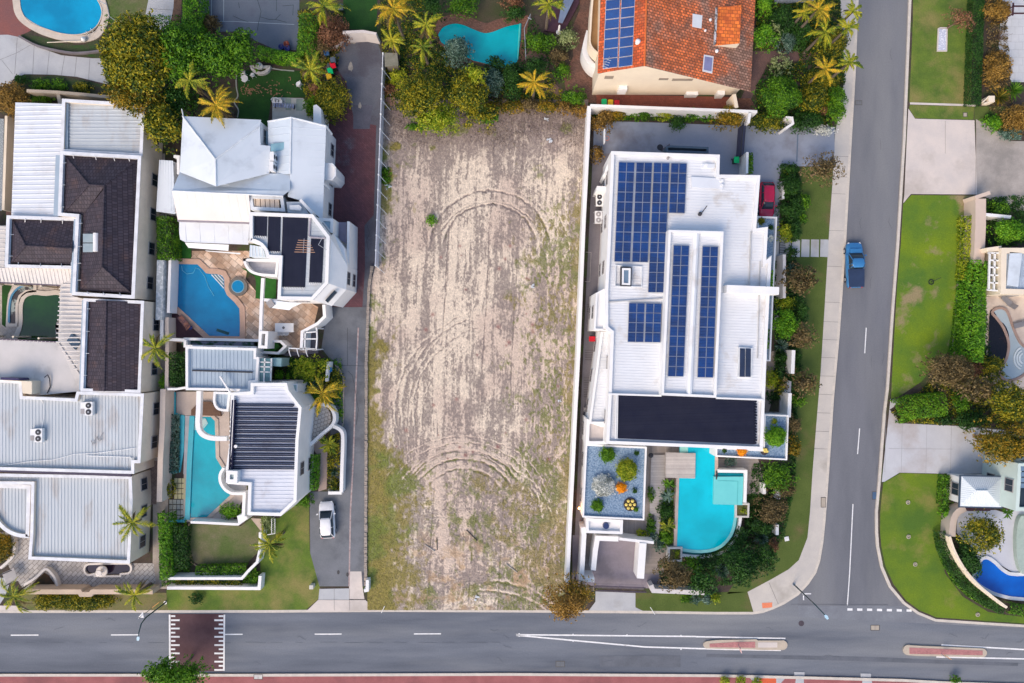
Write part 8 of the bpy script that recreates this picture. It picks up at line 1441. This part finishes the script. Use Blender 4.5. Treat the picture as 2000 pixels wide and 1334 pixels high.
tree('wispy_tree', 'feathery brown-olive tree below the stepping slabs', 1564, 545, 34, 3.6, 'br', 30, dens=.7); spiky('blue-grey spiky bush left of the feathery tree', 1548, 525, 15, 1., 'te', 110); shrub('dark low bush on the verge below the steps', 1546, 588, 12, 1.2, 'dg', 12); shrub('bright yellow-green bush beneath the white beam', 1538, 593, 20, 2.2, 'yg', 14); shrub('dark green bush right of the yellow-green one under the beam', 1566, 605, 15, 2, 'dg', 26); tree('leafy_tree', 'bright green round tree beside the middle of the villa', 1534, 632, 26, 3.2, 'bg', 30, leaf=.11, dens=1.2); tree('wispy_tree', 'dark olive feathery tree beside the bright green round tree', 1567, 656, 30, 3.2, 'br', 25, dens=.7); spiky('blue-green agave below the bright green round tree', 1527, 675, 17, 1.0, 'te', 120)
shrub('dark bush below the agave by the villa', 1527, 700, 16, 1.4, 'dg', 16); shrub('yellow-green feathery bush against the villa wall', 1508, 740, 14, 2, 'yg', 20); shrub('dark narrow bush between the walls', 1526, 725, 12, 1.6, 'dg', 24); shrub('brown-green bush between the garden walls', 1526, 752, 13, 1.6, 'ol', 18); shrub('dark low bush in the shaded slot beside the villa', 1510, 775, 12, .9, 'dg', 12); tree('wispy_tree', 'dark twiggy tree right of the middle garden wall', 1566, 748, 32, 3.2, 'br', 26, dens=.7); shrub('green bush under the dark twiggy tree', 1561, 782, 14, 1.2, 'g', 12); shrub('dark ivy strip right of the garden wall', 1558, 705, 9, 1.2, 'dg', 26); shrub('olive bush right of the gravel roof, upper', 1550, 830, 15, 2.2, 'br', 18); shrub('olive bush right of the gravel roof, lower', 1551, 873, 14, 2.2, 'olr', 20)
hedge('green tufted strip on the east gravel ledge, upper', [(1508, 530), (1507, 562)], 9, 3.7, 'bg', z0=.0); hedge('green tufted strip on the east gravel ledge, lower', [(1501, 645), (1500, 680)], 6, 3.7, 'g')
spiky('silver-blue rosette on the east gravel ledge', 1504, 465, 10, .6, 'si', 70, z0=2.9); 
# roof garden balls
def roofball(label, px, py, r, h, c_, z, lf=.09): 
    k = S * (H - z - h) / H; c = P(px, py, z + h * .5); root = thing('roof_shrub', label, 'shrub', (c[0], c[1], z)); root['_o'] = (c[0], c[1], float(z)); v = crown_np(c[0], c[1], z + h * .35, r * k, r * k, h * .7, lf, 1.9, int(22 + r * 3), .55, 0, .32); v[:, 2] = np.maximum(v[:, 2], z + .02); quads_obj('foliage', v, LM[c_], root)
z = 3.3
roofball('olive-green dome bush at the top of the left gravel roof', 1187, 888, 15, 1.0, 'g', z); roofball('largest yellow-green dome bush on the left gravel roof', 1224, 918, 22, 1.4, 'yg', z, .08); roofball('silver-white tangled bush on the left gravel roof', 1179, 949, 23, .8, 'si', z); roofball('bright orange ball bush on the left gravel roof', 1213.5, 953, 11, .7, 'og', z, .07); roofball('small green bush at the lower left of the gravel roof', 1167, 988, 12, .7, 'g', z); roofball('tiny dark bush at the top right of the left gravel roof', 1244, 885, 5, .4, 'dg', z, .05); roofball('tiny dark bush right of the orange ball', 1240, 958.5, 5, .4, 'dg', z, .05); roofball('tiny green bush near the cactus bowl', 1243, 995, 4.5, .4, 'g', z, .05)
roofball('round yellow-green bush on the right gravel roof', 1515, 852, 21, 1.4, 'bg', z); roofball('small pale green bush at the top of the right gravel roof', 1513, 823, 5, .5, 'yg', z, .06); roofball('bright orange mound on the right gravel roof', 1449, 881, 10, .6, 'og', z, .07); roofball('tiny dark bush at the left end of the right gravel roof', 1415, 880, 4.5, .4, 'dg', z, .05)
roofball('olive bush at the head of the east gravel ledge', 1487, 431, 7, .6, 'ol', 2.9, .07); roofball('dark pot-like bush on the east gravel ledge', 1506, 444, 5, .4, 'dg', 2.9, .05)
# around the villa pool
for i, (x, y, r_) in enumerate(((1307, 945, 16), (1305, 968, 20), (1305, 1028, 20))): palm(['upper', 'middle', 'lower'][i] + ' cycad in the strip left of the cyan pool', x, y, r_, 1.2, ['g', 'te', 'pl'][i], 18, kind='cycad', cat='cycad', group='cycads left of the cyan pool')
shrub('dark green bush in the strip between the cycads', 1300, 1000, 16, 1.4, 'dg', 20); shrub('green bush at the bottom of the cycad strip', 1300, 1050, 14, 1.4, 'g', 20); shrub('grey-green bush beside the lower planter box', 1290, 1066, 12, 1.2, 'te', 14); shrub('small clipped green bush left of the boardwalk', 1272, 967, 6.5, 1, 'g', 13); shrub('narrow green hedge bush at the bottom of the boardwalk', 1272, 1025, 8, 1.1, 'g', 20); shrub('yellow-green bush above the thin forecourt wall', 1253, 1046, 13, 1, 'yg', 9); shrub('grey-green bush at the end of the thin forecourt wall', 1273, 1050, 9, 1, 'te', 9); shrub('small grey-green bush on the upper timber terrace', 1427, 902, 11, .9, 'te', 9)
tree('leafy_tree', 'large dark green bushy tree at the south corner of the garden', 1450, 1106, 42, 4.2, 'dg', 42, leaf=.12, dens=1.1); tree('leafy_tree', 'dark green tree right of the large bushy tree at the garden corner', 1494, 1092, 26, 4, 'dg', 34, leaf=.12); tree('leafy_tree', 'brown-olive tree over the lower white wall', 1316, 1122, 36, 4, 'br', 34, leaf=.12, dens=1.2); tree('leafy_tree', 'dark green tree between the brown-olive tree and the agaves', 1374, 1136, 30, 3.6, 'dg', 28); shrub('olive green bush at the right of the brown-olive tree', 1352, 1105, 18, 2.6, 'g', 18); hedge('curved clipped dark hedge outside the infinity pool', [(1368, 1100), (1400, 1094), (1425, 1080), (1446, 1058), (1455, 1035)], 24, 1.4, 'dg'); spiky('large blue-green agave inside the dark trees, lower left', 1411, 1116, 17, 2.4, 'te', 150); spiky('large blue-green agave right of the curved hedge', 1487, 1052, 17, 2.4, 'te', 150); shrub('brown-olive tree-like bush east of the spa', 1507, 998, 34, 3, 'br', 28); tree('leafy_tree', 'dark green tree with yellow tips below the right gravel roof', 1520, 930, 38, 3.6, 'g', 32, leaf=.12); shrub('dark bush beneath the tree with yellow tips', 1530, 952, 28, 2.8, 'br', 20); shrub('dark green mass below the brown-olive bush', 1490, 1025, 26, 2.4, 'dg', 24); shrub('small rust bush at the lawn edge by the agave', 1512, 1066, 9, 1.4, 'rd', 14)
for i, (x, y) in enumerate(((1340, 1169), (1359, 1171), (1380, 1172), (1398, 1168))): shrub(['leftmost', 'second', 'third', 'rightmost bright yellow'][i] + ' rounded bush on the lawn strip south of the dark trees', x, y, 9.5, 1, ['g', 'te', 'te', 'yg'][i], 9, group='rounded bushes on the south lawn strip')
shrub('yellow plant growing in the lower left planter box', 1321, 1082, 7, 1.9, 'yg', 9); shrub('yellow plant growing in the right shoulder planter box', 1451, 996, 7, 1.9, 'yg', 8)
for i, (x, y) in enumerate(((1493, 955), (1521, 965), (1518, 1035))): wall_line(['left', 'middle', 'right'][i] + ' white stub wall peeping between the dark garden bushes', [(x, y - 10), (x, y + 10)], 1.2, .35, group='white stubs between the garden bushes')
wall_line('pale street wall below the brown-olive tree', [(1272, 1143), (1276, 1154), (1376, 1158)], 1.5, .5, mat('soft_white', 0))
# street trees
tree('rusty_tree', 'airy rust-orange tree over the kerb at the end of the long white wall', 1108, 1168, 48, 5.5, 'ru', 46, leaf=.11, dens=.62); tree('rusty_tree', 'green branch mass joined to the rust-orange kerb tree', 1128, 1150, 34, 5, 'olr', 28, leaf=.11, dens=.5); tree('leafy_tree', 'dark green tree at the bottom edge beside the maroon crossing', 342, 1316, 68, 5.5, 'g', 30, leaf=.14, dens=1.2)
shrub('tiny palm-like plant at the bottom right kerb', 1868, 1328, 9, 1., 'g', 7)
for i, (x, y) in enumerate(((1418, 1331), (1448, 1330), (1480, 1334))): shrub(['left', 'middle', 'right'][i] + ' small yellow-green bush at the bottom edge by the orange ramp', x, y, 9, 1, 'yg', 6)
# left side
palm('small yellow-green palm beside the dark tiled wing', 303, 680, 50, 5, 'pl', 12, base=(318, 690)); palm('bright palm at the lower right of the grey sheet roof', 258, 1020, 50, 5, 'pl', 13, base=(285, 1010)); palm('leaning palm over the left street wall', 27, 1165, 52, 4.5, 'pl', 12, base=(60, 1150)); palm('leaning palm over the street wall near the crossing', 262, 1162, 48, 4.5, 'pl', 12, base=(295, 1140)); palm('lime-green palm on the street lawn beside the garden gate', 527, 1062, 50, 4.6, 'pl', 14)
palm('golden feather palm by the gridded patio', 630, 768, 52, 4.5, 'py', 14); palm('squat round cycad inside the curved lane wall', 642, 868, 24, 1.6, 'pl', 34, kind='cycad', cat='cycad')
tree('leafy_tree', 'bright yellow-green tree beside the lane bend', 606, 720, 36, 3.6, 'yg', 25, leaf=.13); spiky('grey-green broad-leaved plant below the yellow-green tree', 603, 755, 22, 1.6, 'te', 60); shrub('dark bush beside the blue garden ball', 650, 745, 22, 1.2, 'ol', 28); shrub('small bright bush by the teal wall', 549, 735, 14, 1.3, 'bg', 10)
hedge('green ivy hedge left of the synthetic turf strip', [(318, 425), (320, 505)], 34, 2.4, 'g'); hedge('shady hedge between mansion wing and pool house', [(342, 690), (345, 752)], 34, 2.0, 'dg'); shrub('bright green creeper at the pool house corner', 322, 748, 12, 2, 'bg', 22)
hedge('grey-green planting bed beside the turquoise channel', [(338, 812), (338, 870), (337, 922)], 19, .7, 'te'); shrub('olive bush beside the yellow stepping stones', 327, 955, 14, 1.2, 'ol', 17); hedge('bright green clipped hedge beside the pool house east wall', [(612, 890), (610, 955)], 15, 1.4, 'bg'); shrub('green bush at the south-east chamfer of the pool house', 590, 975, 22, 1.2, 'g', 16); shrub('triangular bush bed at the pointed pool end', 449, 998, 20, 1., 'bg', 15); shrub('pale thin bush beside the garden gate', 520, 1022, 10, 1.2, 'pg', 16)
hedge('bright green creeper column left of the small lawn', [(318, 1005), (320, 1060), (322, 1130)], 26, 1.8, 'bg'); hedge('dark hedge bank left of the small lawn', [(349, 1030), (346, 1075), (352, 1110)], 32, 1.3, 'dg'); hedge('low flowering hedge below the small lawn', [(384, 1117), (430, 1116), (478, 1114)], 20, 1.1, 'g'); shrub('green bush filling the wall corner at the small lawn', 492, 1126, 14, 1.3, 'g', 14); hedge('low scrub between the two white street walls', [(345, 1139), (400, 1140), (470, 1140)], 14, .6, 'ol'); shrub('dark wild bush on the street lawn near the crossing', 382, 1170, 13, .9, 'dg', 11)
shrub('dark olive bush at the foot of the curved lane wall', 653, 950, 12, 1.2, 'ol', 11); spiky('spiky succulent inside the curved lane wall', 653, 925, 8, .8, 'te', 40); shrub('green bush beside the tower wall', 667, 494, 10, 3, 'g', 11); shrub('brown palm-like bush at the far left terrace bed', 8, 1070, 18, 1.6, 'olr', 24); shrub('low grassy tufts on the left street verge', 150, 1172, 80, .25, 'ol', 10)
# east side
hedge('long clipped dark green hedge along the upper lawn', [(1916, -40), (1912, 60), (1907, 202)], 24, 1.3, 'dg', leaf=.07); shrub('low yellow-green bush below the pinkish ground cover', 1938, 240, 20, 1.0, 'bg', 16)
tree('rusty_tree', 'leaning rusty-pink young tree over the white gravel surround', 1876, 36, 30, 3.6, 'rd', 18, R(-35), leaf=.10, dens=.42); shrub('golden leafy bush at the top right beside the court', 1950, 18, 30, 2.4, 'ru', 24); shrub('golden bush on the silver court edge', 1948, 134, 30, 2.2, 'ru', 36); bareplant('bare twiggy bush between the two golden bushes', 1958, 70, 20, 1.4); spiky('dark strappy plant near the letterbox pillar', 1982, 175, 24, 1.3, 'g', 90); spiky('second strappy plant with rusty leaves beside the pillar', 1955, 188, 22, 1.2, 'olr', 90); shrub('orange autumn bush at the right frame edge', 1988, 232, 28, 2.4, 'ru', 28); shrub('grey-green low bush below the orange autumn bush', 1975, 262, 22, 1., 'te', 14); shrub('dark round hole-like bush on the dull green lawn', 1935, 230, 9, .6, 'dg', 9)
hedge('narrow hedge against the pinkish wall', [(1893, 424), (1893, 500), (1890, 545)], 22, 1.3, 'yg'); hedge('tall bright green hedge with yellow tips beside the black pond', [(1922, 512), (1913, 560), (1912, 640), (1908, 705)], 38, 2.6, 'bg', leaf=.14); hedge('low dark hedge behind the stone edging', [(1884, 590), (1878, 650), (1872, 690)], 20, 1.0, 'g')
shrub('dark green angular bush at the end of the east driveway', 1952, 408, 24, 1.8, 'g', 20); tree('leafy_tree', 'bright lime round tree at the right frame edge', 1968, 452, 38, 3.2, 'bg', 27, leaf=.12, dens=1.2)
tree('olive_tree', 'broad brown-olive dome tree at the foot of the middle lawn', 1852, 722, 52, 4, 'br', 36, leaf=.12, dens=1.2); shrub('small green bush at the end of the stone edging', 1868, 685, 10, 1, 'bg', 11); shrub('pinkish-brown bush between the dome tree and hedge', 1902, 722, 16, 2, 'rd', 16); shrub('olive bush over the black pond tip', 1938, 712, 28, 2.2, 'ol', 18)
tree('rusty_tree', 'tall golden-brown tree spreading over the shaded driveway', 1955, 862, 58, 6.5, 'olr', 46, leaf=.13, dens=.95); tree('rusty_tree', 'golden tree top at the right edge above the driveway', 1975, 790, 44, 6, 'ol', 42, leaf=.13, dens=.95); tree('olive_tree', 'thin brown tree leaning across the hedge tip', 1905, 760, 36, 5, 'br', 24, dens=.6)
hedge('clipped rounded green hedge mass beside the lower driveway', [(1756, 806), (1790, 795), (1830, 792), (1848, 790)], 46, 1.5, 'g'); shrub('dark clipped ball at the driveway edge', 1848, 822, 16, 1.3, 'dg', 11, dens=1.3); shrub('dark green bush behind the clipped hedge mass', 1898, 820, 30, 1.8, 'dg', 22); shrub('bright leaves at the head of the driveway bed', 1880, 785, 16, 2, 'g', 20)
hedge('row of small clipped balls beside the pavilion', [(1850, 930), (1848, 965), (1846, 985)], 15, 1.1, 'g'); hedge('flowering narrow bed beside the pavilion', [(1866, 935), (1866, 975)], 14, .9, 'olr'); shrub('agave-like green bush below the clipped balls', 1847, 1000, 11, .9, 'bg', 16)
hedge('long dark curved hedge below the thin white wall', [(1841, 1040), (1846, 1070), (1862, 1108), (1888, 1142), (1925, 1172), (1960, 1192)], 20, 1.0, 'dg', leaf=.09); hedge('weedy green fringe outside the dark curved hedge', [(1836, 1060), (1846, 1098), (1866, 1135), (1895, 1162), (1930, 1184)], 9, .45, 'g'); hedge('bright hedge at the far end of the thin white wall', [(1975, 1190), (2010, 1196)], 20, 1.0, 'g')
tree('olive_tree', 'round olive tree with yellow crown in the silver court', 1921, 1042, 42, 4, 'ol', 40, leaf=.13, dens=.9); shrub('dark cypress-like bush beside the blue crescent pool', 1893, 1090, 20, 2.4, 'dg', 42, R(25), leaf=.12); palm('small palm above the silver court at the right', 1968, 1002, 20, 2, 'g', 12)

for p_, n_, c_ in (([(205, 30), (390, 30), (390, 230), (350, 240), (300, 300), (285, 200), (210, 190)], 5000, 'g'), ([(742, 0), (860, -20), (850, 60), (880, 120), (1000, 140), (1060, 130), (1100, 180), (1140, 205), (1000, 215), (752, 215)], 14000, 'ol'), ([(742, 0), (860, -20), (850, 60), (880, 120), (1000, 140), (1040, 30), (1060, 70), (1090, 150), (1060, 190), (800, 190)], 9000, 'dg'),
 ([(1474, -10), (1640, -10), (1650, 160), (1625, 245), (1480, 250), (1475, 170), (1500, 130), (1560, 122), (1560, 98), (1478, 96)], 14000, 'dg'), ([(1474, -10), (1640, -10), (1650, 160), (1625, 245), (1480, 250), (1475, 170), (1560, 122), (1560, 98), (1478, 96)], 6000, 'ol'),
 ([(1526, 325), (1562, 325), (1560, 460), (1526, 460)], 2500, 'dg'), ([(1512, 510), (1560, 505), (1558, 700), (1552, 960), (1540, 960), (1542, 820), (1512, 690)], 7000, 'dg'), ([(1470, 905), (1545, 905), (1550, 960), (1530, 1050), (1450, 1140), (1290, 1150), (1285, 1095), (1400, 1090), (1450, 1040)], 16000, 'dg'), ([(1285, 940), (1318, 940), (1316, 1070), (1285, 1070)], 2200, 'g'),
 ([(1160, 222), (1450, 228), (1450, 238), (1160, 234)], 1500, 'g'), ([(1862, 690), (1935, 700), (1990, 760), (2010, 840), (1870, 830), (1757, 825), (1740, 805), (1800, 760)], 9000, 'ol'), ([(1878, 425), (1905, 425), (1935, 700), (1862, 690)], 5000, 'dg'), ([(1842, 930), (1875, 930), (1860, 1040), (1870, 1110), (1960, 1200), (1900, 1165), (1838, 1050)], 3500, 'g'), ([(1905, 390), (2000, 380), (2000, 480), (1930, 480)], 3000, 'dg'), ([(1925, -20), (1960, -20), (1975, 180), (2000, 270), (1960, 250), (1925, 205)], 3500, 'br'),
 ([(330, 690), (362, 690), (362, 760), (330, 760)], 1200, 'dg'), ([(316, 1010), (366, 1010), (372, 1120), (500, 1110), (505, 1145), (316, 1145)], 4500, 'g'), ([(560, 700), (668, 700), (672, 830), (640, 790), (600, 790), (560, 760)], 3500, 'g'), ([(640, 850), (664, 845), (664, 955), (640, 955)], 1300, 'ol'), ([(582, 20), (670, 20), (665, 100), (640, 240), (600, 230), (585, 120)], 5000, 'ol'),
 ([(0, 1040), (22, 1050), (24, 1085), (0, 1100)], 700, 'olr'), ([(505, 690), (600, 700), (600, 750), (505, 750)], 800, 'dg'), ([(297, 205), (330, 205), (312, 310), (330, 425), (300, 420)], 1800, 'dg')): ground_cover(p_, n_, c_)
